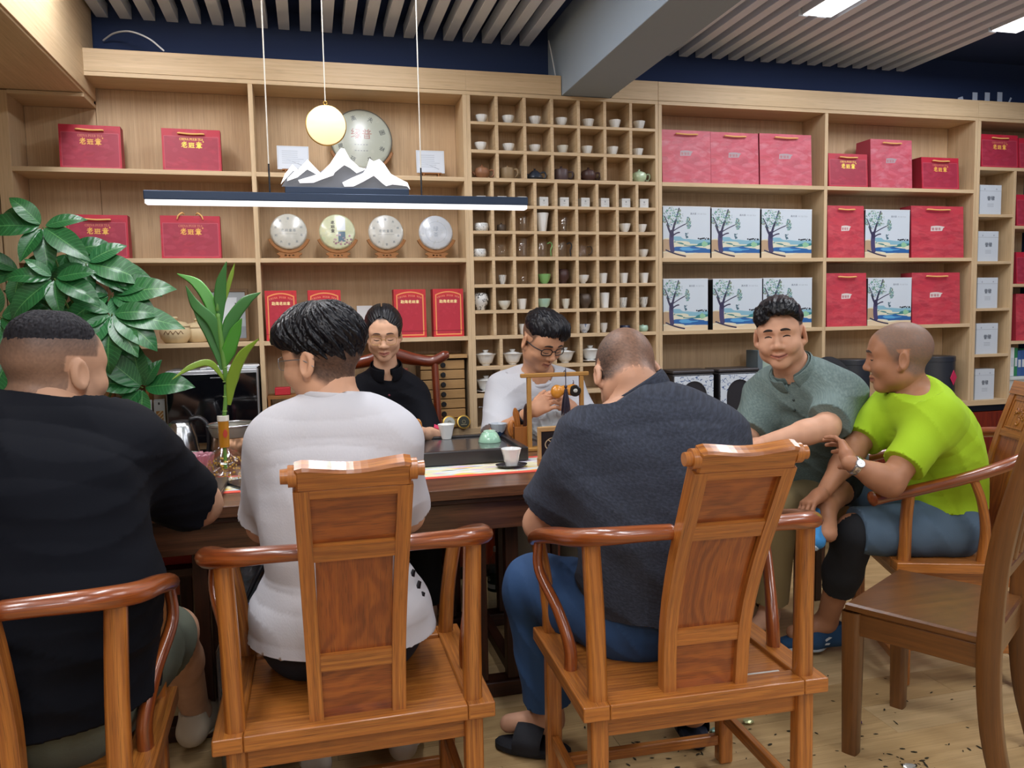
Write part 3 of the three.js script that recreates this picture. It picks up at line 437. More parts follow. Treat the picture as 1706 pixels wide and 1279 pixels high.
// tea boxes printed with a tree by blue water
const treeTex = canvasTex(320, 320, (c, w, h) => {
  c.fillStyle = '#c9d3dc'; c.fillRect(0, 0, w, h);
  const blob = (pts, f) => { c.fillStyle = f; c.beginPath(); pts.forEach(([x, y], i) => i ? c.quadraticCurveTo(pts[i - 1][0] + 12, y + (i % 2 ? -5 : 5), x, y) : c.moveTo(x, y)); c.closePath(); c.fill(); };
  blob([[0, 205], [70, 196], [140, 200], [210, 206], [320, 202], [320, 320], [0, 320]], '#d8d5bd'); blob([[60, 190], [120, 186], [170, 200], [230, 206], [320, 200], [320, 228], [180, 230], [80, 214]], '#86b3c4'); blob([[80, 214], [150, 236], [230, 238], [320, 222], [320, 228], [230, 246], [140, 242], [70, 222]], '#3f7f83');
  blob([[60, 262], [130, 250], [210, 244], [290, 258], [320, 262], [320, 282], [240, 290], [150, 288], [60, 274]], '#33639f'); blob([[110, 262], [180, 252], [250, 260], [200, 270], [130, 272]], '#5ba0cf'); blob([[0, 290], [110, 284], [200, 296], [320, 288], [320, 320], [0, 320]], '#d6c3a4');
  blob([[0, 205], [44, 205], [40, 270], [0, 280]], '#b59a7c'); blob([[260, 232], [284, 214], [300, 222], [272, 250]], '#8fbf9a');
  c.strokeStyle = '#2e2c3c'; c.lineCap = 'round'; const br = (x0, y0, x1, y1, wd) => { c.lineWidth = wd; c.beginPath(); c.moveTo(x0, y0); c.quadraticCurveTo((x0 + x1) / 2 + rr(-12, 12), (y0 + y1) / 2 + rr(-12, 12), x1, y1); c.stroke(); };
  c.strokeStyle = '#4b4468'; br(62, 272, 58, 170, 30); c.strokeStyle = '#39364f'; br(58, 180, 30, 110, 13); br(58, 185, 84, 90, 14); br(84, 100, 108, 10, 8); br(66, 180, 110, 160, 8); br(70, 150, 150, 108, 6); br(150, 108, 178, 80, 4); br(40, 120, 10, 60, 7); br(20, 270, 150, 308, 9); br(62, 165, 56, 150, 12);
  for (let i = 0; i < 260; i++) { const a = rr(0, 6.28), r = Math.sqrt(rnd()), big = rnd() < 0.8; const x = big ? 66 + Math.cos(a) * r * 74 : 172 + Math.cos(a) * r * 16, y = big ? 66 + Math.sin(a) * r * 62 : 100 + Math.sin(a) * r * 36; c.fillStyle = ['#3f8a6a', '#6aa783', '#2c5a55', '#7b8f93', '#4d6f91', '#a9c3b2', '#5d6b4d'][Math.floor(rnd() * 7)]; c.globalAlpha = rr(0.4, 0.9); c.beginPath(); c.ellipse(x, y, rr(2, 8), rr(1.5, 4.5), rr(0, 3), 0, 7); c.fill(); }
  c.globalAlpha = 1; for (let i = 0; i < 26; i++) { c.fillStyle = '#252a33'; c.beginPath(); c.arc(rr(236, 312), 198 + rr(-5, 3), rr(2, 5), 0, 7); c.fill(); } for (let i = 0; i < 12; i++) { c.fillStyle = '#4c6a78'; c.beginPath(); c.ellipse(160 + rr(-8, 8), 175 + rr(-16, 16), rr(2, 5), rr(3, 7), 0, 0, 7); c.fill(); }
  c.strokeStyle = '#8d97a3'; for (const [k, x] of [['gao', 184], ['fu', 198], ['cha', 212]]) glyph(c, k, x, 36, 13, 2); c.fillStyle = '#a0a9b3'; c.font = '12px serif'; c.fillText('PU ER TEA', 232, 48, 60);
});
const treePrint = paper(treeTex, { roughness: 0.35 }), boxEdge = std(0x23252b, { roughness: 0.5 });
const place9 = [['leftmost on the second right shelf', 1.772, 2.043, 1.587, 0.262], ['middle of three on the second right shelf', 2.047, 2.333, 1.587, 0.258], ['third from left on the second right shelf', 2.339, 2.647, 1.587, 0.256], ['leftmost on the third right shelf', 1.772, 2.030, 1.213, 0.266], ['middle of three on the third right shelf', 2.055, 2.349, 1.213, 0.264], ['behind the smiling man\'s hair, third right shelf', 2.352, 2.653, 1.213, 0.266], ['between two crimson bags on the second right shelf', 2.980, 3.272, 1.587, 0.262], ['between two crimson bags on the third right shelf', 3.004, 3.294, 1.213, 0.262]];
for (const [lab, x0, x1, y, h] of place9) {
  const t = thing('tea_box', 'square tea box printed with a tree, ' + lab, 'box', [(x0 + x1) / 2, y + 0.0005, zF - 0.04], 0, 'tea boxes printed with a tree');
  const [g, m] = printedBox(x1 - x0 - 0.004, h, 0.075, treePrint, boxEdge); part('box_body', g, m, t, [0, h / 2, 0]); part('lid_edge', box(x1 - x0 - 0.002, 0.004, 0.076, 0.0005), std(0xd8dde2), t, [0, h + 0.001, 0]);
}
// red book-shaped tea boxes
const bookTex = canvasTex(240, 360, (c, w, h) => {
  c.fillStyle = '#c42c33'; c.fillRect(0, 0, w, h); c.fillStyle = '#b52a3c'; c.fillRect(24, 60, w - 48, h - 84); speckle(c, w, h, 60, ['#a92138', '#c6384a'], 5, 14);
  c.strokeStyle = '#ea9a5c'; c.lineWidth = 9; c.beginPath(); c.moveTo(22, h - 18); c.lineTo(22, 44); c.quadraticCurveTo(w / 2, -2, w - 22, 44); c.lineTo(w - 22, h - 18); c.closePath(); c.stroke();
  c.fillStyle = '#e8a079'; c.font = 'bold 17px serif'; c.textAlign = 'center'; const s = 'CHINA PUER TEA'; for (let i = 0; i < s.length; i++) { const a = (i - 6.5) / 6.5; c.save(); c.translate(w / 2 + a * 82, 54 + a * a * 14); c.rotate(a * 0.25); c.fillText(s[i], 0, 0); c.restore(); }
  c.strokeStyle = '#f2dc9a'; ['meng', 'hai', 'lao', 'ban', 'zhang'].forEach((k, i) => glyph(c, k, 50 + i * 28.5, 80, 25, 4.2));
});
const bookPrint = paper(bookTex, { roughness: 0.4 }), bookSide = std(0xa51f2c);
[['leftmost of four on the third shelf', -0.194, -0.055], ['second of four, half behind the black-haired man', -0.005, 0.143], ['third of four, behind the woman\'s head', 0.388, 0.540], ['rightmost of four, right of the woman\'s head', 0.574, 0.722]].forEach(([lab, x0, x1]) => {
  const t = thing('tea_box', 'upright red tea box with gold arch, ' + lab, 'box', [(x0 + x1) / 2, 1.2135, -0.045], 0.03, 'upright red tea boxes with gold arches');
  const [g, m] = printedBox(x1 - x0, 0.228, 0.06, bookPrint, bookSide); part('box_body', g, m, t, [0, 0.114, 0]); part('lid_seam', box(x1 - x0 + 0.0015, 0.002, 0.0615, 0), std(0x7d1420), t, [0, 0.03, 0]);
});
tag(part('paper_card', box(0.075, 0.155, 0.003, 0.0005), std(0xdfe3e6), scene, [0.262, 1.293, -0.16], [-0.12, 0, 0]), 'pale paper card leaning on the shelf between the woman and the black-haired man', 'card');
// round tea cakes on carved stands
const standMat = woodMat(oakTex, 0.8, 0.3, { color: 0xb58a5a, roughness: 0.5 });
function cakeTex(kind) {
  return canvasTex(256, 256, (c, w, h) => {
    c.fillStyle = ['#b9b8ae', '#c3c7a4', '#bdbcb4', '#bcc2c9', '#aeb3a6'][kind]; c.fillRect(0, 0, w, h); speckle(c, w, h, 90, ['#a9aaa2', '#cbcabf', '#b1b6b0'], 2, 8);
    c.fillStyle = c.strokeStyle = '#858a8a';
    if (kind === 0 || kind === 2) { for (let i = 0; i < 10; i++) { const a = i / 10 * 6.28 + 0.3; glyph(c, ['cha', 'gao', 'pu', 'fu', 'ban'][i % 5], 128 + Math.cos(a) * 92 - 9, 128 + Math.sin(a) * 92 - 9, 18, 2.4); } for (let i = 0; i < 4; i++) glyph(c, ['lao', 'ban', 'zhang', 'cha'][i], 76 + i * 27, 110, 22, 2.6); c.fillRect(70, 146, 116, 2); }
    if (kind === 1) { speckle(c, w, h, 40, ['#d9d3a0', '#a8bd9a'], 6, 16); c.strokeStyle = '#4c4a45'; ['lao', 'ban', 'zhang'].forEach((k, i) => glyph(c, k, 84, 50 + i * 30, 26, 4)); c.fillStyle = '#d6dde2'; c.fillRect(126, 30, 60, 90); c.fillStyle = '#5d7383'; c.fillRect(134, 128, 50, 74); speckle(c, 100, 70, 0, ['#a'], 1, 2); for (let i = 0; i < 26; i++) { c.fillStyle = ['#a8808c', '#8c6d77', '#b7a1a0'][i % 3]; c.beginPath(); c.arc(rr(90, 232), rr(150, 220), rr(3, 9), 0, 7); c.fill(); } }
    if (kind === 3) { c.strokeStyle = '#9aa2ad'; c.lineWidth = 2; c.beginPath(); c.arc(128, 128, 78, 0, 7); c.stroke(); glyph(c, 'yuan', 108, 84, 36, 3.4); glyph(c, 'cha', 108, 128, 36, 3.4); }
    if (kind === 4) { c.strokeStyle = '#5e6361'; const K = ['gao', 'fu', 'yuan2', 'cha', 'pu', 'ban', 'hai', 'lao']; K.forEach((k, i) => { const a = -1.9 + i * 0.78; c.save(); c.translate(128 + Math.cos(a) * 94, 128 + Math.sin(a) * 94); c.rotate(a + 1.57); glyph(c, k, -11, -11, 22, 2.2); c.restore(); }); c.strokeStyle = '#8a4a3c'; glyph(c, 'yuan', 84, 84, 42, 3); glyph(c, 'pu', 130, 84, 42, 3); c.fillStyle = '#7c8280'; for (const y of [150, 176]) for (let i = 0; i < 5; i++) c.fillRect(98 + i * 12, y, 7, 4); }
  });
}
function teaCake(label, x, y, r, kind, z, lean = -0.12) {
  const t = thing('tea_cake', label, 'tea cake', [x, y, z], 0, kind < 4 ? 'round tea cakes on wooden stands' : undefined), c = new THREE.Group(); c.name = 'cake'; c.rotation.x = lean; t.add(c);
  const prof = [[0.0001, 0.010], [r * 0.90, 0.010], [r * 0.965, 0.007], [r, 0], [r * 0.97, -0.007], [r * 0.9, -0.011], [0.0001, -0.011]];
  const g = lathe(prof.slice().reverse(), 48); g.rotateX(Math.PI / 2); const p = g.attributes.position, uv = g.attributes.uv; for (let i = 0; i < p.count; i++) uv.setXY(i, 0.5 + p.getX(i) / r / 2, 0.5 + p.getY(i) / r / 2);
  part('wrapped_disc', g, paper(cakeTex(kind), { roughness: 0.25, clearcoat: kind < 4 ? 0.8 : 0.1, clearcoatRoughness: 0.18 }), c); if (kind === 4) part('dark_rim', new THREE.TorusGeometry(r, 0.004, 8, 48), std(0x5d5a50), c);
  return t;
}
function cakeStand(label, x, y, r, z, H) {   // H: height of the cake's centre above the shelf
  const t = thing('cake_stand', label, 'stand', [x, y, z], 0, 'carved stands under the tea cakes'), a = [];
  const ring = (q, b0, b1, n) => Array.from({ length: n + 1 }, (_, i) => { const s = mix(b0, b1, i / n); return [Math.cos(s) * q, H + Math.sin(s) * q]; });
  part('cradle', slab([...ring(r + 0.004, -2.75, -0.39, 24), ...ring(r + 0.018, -0.39, -2.75, 24)], 0.02, 0.002), standMat, t, [0, 0, 0.006]);
  const hb = H - r - 0.012, w = r * 0.72;
  const out = smooth([[-w, 0.001], [-w * 0.7, 0.012], [-w * 0.95, hb * 0.75], [-w * 0.55, hb], [-w * 0.2, hb * 0.9], [0, hb + 0.004], [w * 0.2, hb * 0.9], [w * 0.55, hb], [w * 0.95, hb * 0.75], [w * 0.7, 0.012], [w, 0.001], [w * 0.5, 0.001], [0, 0.006], [-w * 0.5, 0.001]], 4);
  const hole = (cx, cy, q) => Array.from({ length: 10 }, (_, i) => [cx + Math.cos(-i / 10 * 6.28) * q * 1.3, cy + Math.sin(-i / 10 * 6.28) * q]);
  part('carved_foot', slab(out, 0.014, 0.0015, 0, [hole(-w * 0.28, hb * 0.52, hb * 0.17), hole(w * 0.28, hb * 0.52, hb * 0.17), hole(0, hb * 0.5, hb * 0.15)]), standMat, t, [0, 0, 0.006]);
  part('back_leg', box(0.02, H * 0.9, 0.008, 0.001), standMat, t, [0, H * 0.45, -0.038], [0.25, 0, 0]);
}
[[-0.078, 0, 'leftmost of four, grey lettered tea cake'], [0.142, 1, 'second of four, yellowish pictorial tea cake'], [0.369, 2, 'third of four, pale grey tea cake'], [0.609, 3, 'rightmost of four, bluish white tea cake']].forEach(([x, k, lab]) => {
  teaCake(lab + ' on a wooden stand', x, 1.587 + 0.128, 0.083, k, -0.085); cakeStand('carved wooden stand under the ' + ['leftmost', 'second', 'third', 'rightmost'][k] + ' of the four shelf tea cakes', x, 1.588, 0.083, -0.085, 0.128);
});
teaCake('very large round tea cake with ring of characters behind the moon lamp', 0.272, 1.968 + 0.185, 0.142, 4, -0.13); cakeStand('wooden stand under the very large tea cake on the top shelf', 0.272, 1.969, 0.142, -0.13, 0.185);
const certTex = canvasTex(160, 128, (c, w, h) => { c.fillStyle = '#cdd5df'; c.fillRect(0, 0, w, h); c.strokeStyle = '#b3bcc8'; c.lineWidth = 2; c.strokeRect(5, 5, w - 10, h - 10); c.fillStyle = '#aab3c0'; for (let i = 0; i < 7; i++) c.fillRect(24, 26 + i * 11, rr(60, 112), 3); c.beginPath(); c.moveTo(40, 70); c.lineTo(130, 104); c.lineTo(126, 108); c.closePath(); c.fill(); });
for (const [x0, x1, y0, lab] of [[-0.115, 0.026, 2.0, 'white certificate card left of the moon lamp on the top shelf'], [0.525, 0.660, 1.99, 'white certificate card right of the large tea cake on the top shelf']]) {
  const t = thing('certificate_card', lab, 'card', [(x0 + x1) / 2, 1.9685, -0.09], 0, 'white certificate cards'); const [g, m] = printedBox(x1 - x0, 0.108, 0.004, paper(certTex), std(0xcfd5dc)); part('card', g, m, t, [0, 0.083, 0], [-0.1, 0, 0]);
  part('easel', merge([at(box(0.1, 0.006, 0.03, 0.001), 0, 0.027, 0.004), at(box(0.006, 0.10, 0.006, 0.001), -0.035, 0.05, -0.012, 0.15, 0, 0), at(box(0.006, 0.10, 0.006, 0.001), 0.035, 0.05, -0.012, 0.15, 0, 0), at(box(0.006, 0.03, 0.04, 0.001), -0.035, 0.0145, 0), at(box(0.006, 0.03, 0.04, 0.001), 0.035, 0.0145, 0)]), standMat, t);
}
// white boxes in the narrow column
const whiteBoxTex = canvasTex(150, 176, (c, w, h) => { c.fillStyle = '#c4ccd4'; c.fillRect(0, 0, w, h); c.strokeStyle = '#6d747d'; glyph(c, 'pu', 52, 66, 24, 4.5); glyph(c, 'yuan', 78, 66, 24, 4.5); c.fillStyle = '#98a0aa'; c.fillRect(30, 20, 6, 10); c.fillRect(112, 20, 8, 8); for (let i = 0; i < 3; i++) c.fillRect(54, 110 + i * 8, 44, 2.4); });
const whitePrint = paper(whiteBoxTex), whiteSide = std(0xc9d0d6);
[[3.744, 3.894, 1.833, 0.168, 'topmost of five in the narrow right column'], [3.741, 3.883, 1.567, 0.172, 'second from top in the narrow right column'], [3.747, 3.889, 1.298, 0.176, 'middle of five in the narrow right column'], [3.748, 3.900, 1.032, 0.178, 'fourth from top in the narrow right column'], [3.749, 3.885, 0.765, 0.178, 'lowest of five, beside the carved chair back']].forEach(([x0, x1, y, h, lab]) => {
  const t = thing('white_box', 'white gift box with a small grey mark, ' + lab, 'box', [(x0 + x1) / 2, y + 0.0005, -0.06], 0, 'white gift boxes in the narrow column'), [g, m] = printedBox(x1 - x0, h, 0.07, whitePrint, whiteSide); part('box_body', g, m, t, [0, h / 2, 0]); part('lid_seam', box(x1 - x0 + 0.001, 0.0015, 0.071, 0), std(0x9aa2aa), t, [0, h * 0.8, 0]);
});
[[4.017, 0.028, 0.17, 0xdfe3e4, 'white'], [4.044, 0.022, 0.168, 0x2f7d4f, 'green'], [4.07, 0.026, 0.15, 0x3d5f96, 'blue'], [4.098, 0.026, 0.152, 0x35578f, 'dark blue'], [4.126, 0.024, 0.16, 0x3a8a6a, 'teal']].forEach(([x, w, h, col, n]) => {
  const t = thing('book', n + ' book standing upright at the right edge behind the carved chair', 'book', [x, 0.893, -0.09], 0, 'upright books at the right edge'); part('cover', box(w, h, 0.12, 0.002), std(col), t, [0, h / 2 + 0.0005, 0]); part('label_strip', box(w * 0.7, h * 0.3, 0.002, 0), std(0xc8cfd2), t, [0, h * 0.5, 0.0605]);
});
tag(part('book_tray', merge([at(box(0.22, 0.02, 0.15, 0.003), 4.09, 0.882, -0.085), at(box(0.2, 0.108, 0.13, 0.003), 4.09, 0.8195, -0.085)]), std(0xcdd3d0), scene), 'white tray box under the upright books at the right edge', 'tray');
for (const [x, h, r, n] of [[3.687, 0.05, 0.3, 'leftmost and shortest'], [3.782, 0.08, 0, 'second'], [3.869, 0.084, 0, 'third'], [3.958, 0.09, 0, 'fourth'], [4.012, 0.07, -0.45, 'slanted rightmost']]) tag(part('paper_sign', box(r < 0 ? 0.01 : 0.034, h, 0.003, 0.0004), std(0xb9c4d6), scene, [x + (r < 0 ? 0.012 : 0), 2.4625 + h / 2 - (r < 0 ? 0.004 : 0), -0.12], [0, 0, r]), n + ' of the white paper signs standing on top of the right bookcase', 'paper sign', 'white paper signs on the bookcase top');
// ---------- cups and pots in the grid ----------
const cupGeo = {
  bowl: lathe([[0.001, 0.002], [0.012, 0.002], [0.013, 0.006], [0.022, 0.014], [0.029, 0.030], [0.031, 0.042], [0.0295, 0.042], [0.027, 0.030], [0.02, 0.016], [0.001, 0.010]], 28),
  cup: lathe([[0.001, 0.002], [0.014, 0.002], [0.015, 0.005], [0.021, 0.012], [0.026, 0.028], [0.030, 0.043], [0.0285, 0.043], [0.0245, 0.028], [0.019, 0.014], [0.001, 0.008]], 28),
  tall: lathe([[0.001, 0.001], [0.018, 0.001], [0.0195, 0.006], [0.023, 0.03], [0.0265, 0.055], [0.025, 0.055], [0.0215, 0.03], [0.018, 0.008], [0.001, 0.006]], 28),
  narrow: lathe([[0.001, 0.001], [0.012, 0.001], [0.012, 0.007], [0.018, 0.02], [0.021, 0.048], [0.0198, 0.048], [0.0165, 0.02], [0.001, 0.012]], 28),
  cyl: lathe([[0.001, 0.001], [0.020, 0.001], [0.024, 0.05], [0.026, 0.078], [0.0245, 0.078], [0.021, 0.02], [0.001, 0.008]], 28),
  wide: lathe([[0.001, 0.001], [0.016, 0.001], [0.017, 0.006], [0.028, 0.018], [0.036, 0.05], [0.0345, 0.05], [0.026, 0.02], [0.001, 0.01]], 32),
  low: lathe([[0.001, 0.001], [0.026, 0.001], [0.033, 0.008], [0.035, 0.022], [0.033, 0.037], [0.030, 0.040], [0.001, 0.040]], 32),
  jar: lathe([[0.001, 0.001], [0.018, 0.001], [0.021, 0.012], [0.033, 0.03], [0.036, 0.05], [0.031, 0.07], [0.022, 0.078], [0.001, 0.079]], 32),
  pot: lathe([[0.001, 0.001], [0.022, 0.001], [0.026, 0.005], [0.038, 0.02], [0.041, 0.035], [0.034, 0.052], [0.022, 0.058], [0.001, 0.059]], 36),
  potLow: lathe([[0.001, 0.001], [0.03, 0.001], [0.042, 0.012], [0.040, 0.022], [0.028, 0.038], [0.018, 0.046], [0.001, 0.047]], 36),
  mug: lathe([[0.001, 0.001], [0.033, 0.001], [0.036, 0.006], [0.036, 0.05], [0.033, 0.056], [0.001, 0.057]], 36),
  pitcher: lathe([[0.001, 0.001], [0.019, 0.001], [0.021, 0.006], [0.029, 0.06], [0.035, 0.092], [0.0335, 0.092], [0.0275, 0.06], [0.02, 0.01], [0.001, 0.006]], 36),
  glass: lathe([[0.001, 0.001], [0.022, 0.001], [0.024, 0.004], [0.025, 0.055], [0.0262, 0.075], [0.0248, 0.075], [0.0235, 0.055], [0.022, 0.006], [0.001, 0.004]], 32),
  glassPot: lathe([[0.001, 0.001], [0.022, 0.001], [0.03, 0.01], [0.031, 0.03], [0.024, 0.048], [0.026, 0.056], [0.0245, 0.056], [0.0225, 0.048], [0.0295, 0.03], [0.028, 0.012], [0.001, 0.004]], 32),
  lidKnob: lathe([[0.001, 0], [0.02, 0.0], [0.017, 0.004], [0.006, 0.008], [0.005, 0.011], [0.007, 0.015], [0.001, 0.017]], 24),
};
const glassM = new THREE.MeshPhysicalMaterial({ color: 0xffffff, roughness: 0.03, transmission: 1, thickness: 0, ior: 1.45 });
const patTex = (a, b, n) => { const t = canvasTex(256, 128, (c, w, h) => { c.fillStyle = a; c.fillRect(0, 0, w, h); c.strokeStyle = b; for (let i = 0; i < n; i++) { c.lineWidth = rr(1.5, 4); c.beginPath(); let x = rnd() * w, y = rnd() * h; c.moveTo(x, y); c.bezierCurveTo(x + rr(-30, 30), y + rr(-20, 20), x + rr(-30, 30), y + rr(-20, 20), x + rr(-40, 40), y + rr(-26, 26)); c.stroke(); } }); t.wrapS = t.wrapT = THREE.RepeatWrapping; return paper(t, { roughness: 0.25, clearcoat: 0.4 }); };
const M = { w: porcelain, ivory: std(0xdfe0d6, { roughness: 0.25, clearcoat: 0.4 }), grey: patTex('#d4d6d4', '#8e9394', 26), bw: patTex('#d8d8d4', '#3a3a3c', 60), blue: patTex('#d2dae2', '#3a5488', 40), brown: std(0x8a5f42, { roughness: 0.5 }), tan: std(0x8b7556, { roughness: 0.6 }), black: std(0x2c3440, { roughness: 0.35 }), purple: std(0x4f3f41, { roughness: 0.45 }), dark: std(0x4a3230, { roughness: 0.45 }), pale: std(0xb9cfae, { roughness: 0.3, clearcoat: 0.4 }), green: std(0x7fb56f, { roughness: 0.3, clearcoat: 0.4 }), celadon: std(0xa9cdbb, { roughness: 0.25, clearcoat: 0.5 }), navy: std(0x27304a, { roughness: 0.35 }), umber: std(0x4f4238, { roughness: 0.4 }), glass: glassM };
const rowName = ['top', 'second', 'third', 'fourth', 'fifth', 'sixth', 'seventh', 'eighth', 'ninth', 'tenth', 'eleventh', 'bottom'], colName = ['first', 'second', 'third', 'fourth', 'fifth', 'sixth', 'seventh', 'eighth', 'ninth'];
const rowY = [2.230, 2.099, 1.968, 1.839, 1.717, 1.593, 1.461, 1.337, 1.213, 1.064, 0.930, 0.765];
const c7 = [0.836, 0.973, 1.111, 1.248, 1.385, 1.522, 1.660], c9 = [0.822, 0.927, 1.034, 1.142, 1.248, 1.355, 1.462, 1.569, 1.676];
function cubby(r, k, kind, mat, words, cat, opt = {}) {
  const x = (r < 3 || r > 8 ? c7 : c9)[k] + (opt.dx ?? rr(-0.008, 0.008)), t = thing(opt.name ?? cat.replace(' ', '_'), `${words}, ${rowName[r]} row of the cup grid, ${colName[k]} cell from left`, cat, [x, rowY[r] + 0.0005, -0.055 + rr(-0.01, 0.008)], opt.turn ?? 0, opt.group ?? 'cups and pots displayed in the oak grid');
  const s = opt.s ?? rr(0.94, 1.05); t.scale.setScalar(s);
  const m = M[mat]; part('body', cupGeo[kind], m, t);
  if (opt.lid) { const l = part('lid', cupGeo.lidKnob, m, t, [0, opt.lid, 0]); }
  if (opt.handle) part('handle', sweep(opt.handle, 18, 8, V(0, 0, 1)), M[opt.hm ?? mat], t);
  if (opt.spout) part('spout', sweep(opt.spout, 12, 8, V(0, 0, 1)), m, t);
  return t;
}
for (let k = 0; k < 7; k++) { cubby(0, k, k < 4 ? 'bowl' : 'cup', 'w', 'small white teacup', 'cup'); cubby(1, k, k < 3 ? 'bowl' : 'cup', k === 3 ? 'ivory' : 'w', 'small white teacup', 'cup'); }
const H1 = [[0.036, 0.045, 0, 0.004], [0.058, 0.046, 0, 0.005], [0.062, 0.030, 0, 0.005], [0.052, 0.014, 0, 0.004], [0.037, 0.016, 0, 0.004]], S1 = [[-0.034, 0.022, 0, 0.010], [-0.05, 0.034, 0, 0.006], [-0.06, 0.046, 0, 0.005]];
cubby(2, 0, 'pot', 'brown', 'reddish brown clay teapot', 'teapot', { lid: 0.056, handle: H1, spout: S1, dx: 0, s: 0.95 });
cubby(2, 1, 'mug', 'tan', 'tan clay pot with branch handle', 'teapot', { lid: 0.055, dx: -0.012, s: 0.98, handle: [[0.034, 0.048, 0, 0.005], [0.05, 0.052, 0, 0.007], [0.057, 0.034, 0.004, 0.006], [0.048, 0.02, 0, 0.006], [0.035, 0.010, 0, 0.005]] });
cubby(2, 2, 'potLow', 'black', 'squat black teapot', 'teapot', { lid: 0.044, handle: [[0.03, 0.038, 0, 0.004], [0.05, 0.044, 0, 0.005], [0.06, 0.030, 0, 0.005], [0.054, 0.012, 0, 0.004], [0.042, 0.012, 0, 0.004]], spout: S1, dx: -0.008, s: 0.95 });
cubby(2, 3, 'mug', 'purple', 'dark purple clay teapot', 'teapot', { lid: 0.055, handle: H1, dx: -0.010, s: 1.0 });
cubby(2, 4, 'pot', 'dark', 'dark reddish brown teapot', 'teapot', { lid: 0.056, handle: H1, spout: S1, dx: -0.002, s: 0.98 });
cubby(2, 6, 'pot', 'pale', 'pale green little teapot', 'teapot', { lid: 0.056, handle: H1, spout: S1, dx: -0.004, s: 0.95 });
const cubeTex = canvasTex(96, 96, (c, w, h) => { c.fillStyle = '#d3d6d6'; c.fillRect(0, 0, w, h); c.strokeStyle = '#8c9192'; glyph(c, 'cha', 38, 26, 20, 3); c.fillStyle = '#a4a9aa'; c.fillRect(30, 56, 36, 3); c.fillRect(36, 64, 24, 2.5); });
const cubePrint = paper(cubeTex), cubeSide = std(0xd3d6d6);
for (let k = 0; k < 9; k++) { const t = thing('small_box', `little white cube box, fourth row of the cup grid, ${colName[k]} cell from left`, 'box', [c9[k] + rr(-0.006, 0.006), 1.8395, -0.05], rr(-0.08, 0.08), 'little white cube boxes in the grid'); const [g, m] = printedBox(0.045, 0.047, 0.045, cubePrint, cubeSide); part('box_body', g, m, t, [0, 0.0235, 0]); part('lid_seam', box(0.0456, 0.001, 0.0456, 0), std(0xa9adae), t, [0, 0.036, 0]); }
cubby(4, 0, 'low', 'grey', 'low grey-patterned bowl', 'bowl', { s: 1 }); cubby(4, 1, 'mug', 'umber', 'small dark jar', 'jar', { s: 0.62, lid: 0.055 }); cubby(4, 2, 'glass', 'glass', 'clear glass tumbler', 'glass'); cubby(4, 3, 'pitcher', 'w', 'tall white pitcher', 'pitcher', { s: 1, spout: [[-0.028, 0.078, 0, 0.008], [-0.036, 0.088, 0, 0.007], [-0.042, 0.093, 0, 0.004]] }); cubby(4, 4, 'glass', 'glass', 'clear glass tumbler', 'glass'); cubby(4, 7, 'cup', 'w', 'white teacup with a faint mark', 'cup'); cubby(4, 8, 'cup', 'w', 'white teacup with a faint mark', 'cup');
const gh = [[0.026, 0.066, 0, 0.003], [0.042, 0.074, 0, 0.004], [0.052, 0.058, 0, 0.004], [0.044, 0.036, 0, 0.0035], [0.046, 0.012, 0, 0.003], [0.043, 0.006, 0, 0.002]];
cubby(5, 0, 'low', 'grey', 'low white-and-grey pot', 'bowl', { s: 1 }); cubby(5, 1, 'glassPot', 'glass', 'round clear glass pot', 'glass', { s: 1.1 }); cubby(5, 2, 'glass', 'glass', 'tall clear glass', 'glass', { s: 1.2 }); cubby(5, 3, 'glass', 'glass', 'glass pitcher with green handle', 'pitcher', { s: 1.0, dx: -0.008, handle: gh, hm: 'green' }); cubby(5, 4, 'glass', 'glass', 'glass pitcher with black handle', 'pitcher', { s: 1.0, dx: -0.008, handle: gh, hm: 'black' }); cubby(5, 5, 'glassPot', 'glass', 'glass pot with loop handle', 'pitcher', { s: 1.05, dx: -0.008, handle: [[0.024, 0.05, 0, 0.003], [0.044, 0.052, 0, 0.003], [0.05, 0.034, 0, 0.003], [0.042, 0.016, 0, 0.003], [0.03, 0.014, 0, 0.003]], hm: 'umber' }); cubby(5, 8, 'cup', 'w', 'white teacup', 'cup');
cubby(6, 1, 'narrow', 'grey', 'narrow grey-patterned cup', 'cup'); cubby(6, 2, 'narrow', 'glass', 'tiny clear glass cup', 'glass', { s: 0.8 }); cubby(6, 3, 'cup', 'green', 'light green teacup', 'cup', { s: 1.15 }); cubby(6, 4, 'jar', 'dark', 'dark purple-brown rounded jar', 'jar', { s: 0.95 }); cubby(6, 5, 'bowl', 'w', 'white footed cup', 'cup'); for (const k of [6, 7, 8]) cubby(6, k, 'tall', 'w', 'white teacup', 'cup', { s: 0.95 });
cubby(7, 0, 'jar', 'bw', 'black-and-white swirled jar', 'jar', { s: 1.08 }); cubby(7, 1, 'bowl', 'ivory', 'ivory teacup', 'cup', { s: 1.05 }); cubby(7, 2, 'tall', 'w', 'straight white cup', 'cup'); cubby(7, 3, 'wide', 'celadon', 'wide celadon bowl', 'bowl'); cubby(7, 4, 'narrow', 'ivory', 'narrow ivory cup', 'cup'); cubby(7, 5, 'jar', 'umber', 'dark brown round jar', 'jar', { s: 0.95 }); cubby(7, 6, 'cyl', 'w', 'tall white cylinder cup', 'cup'); cubby(7, 7, 'tall', 'grey', 'white cup with dark pattern', 'cup'); cubby(7, 8, 'narrow', 'grey', 'narrow patterned cup', 'cup', { s: 1.1 });
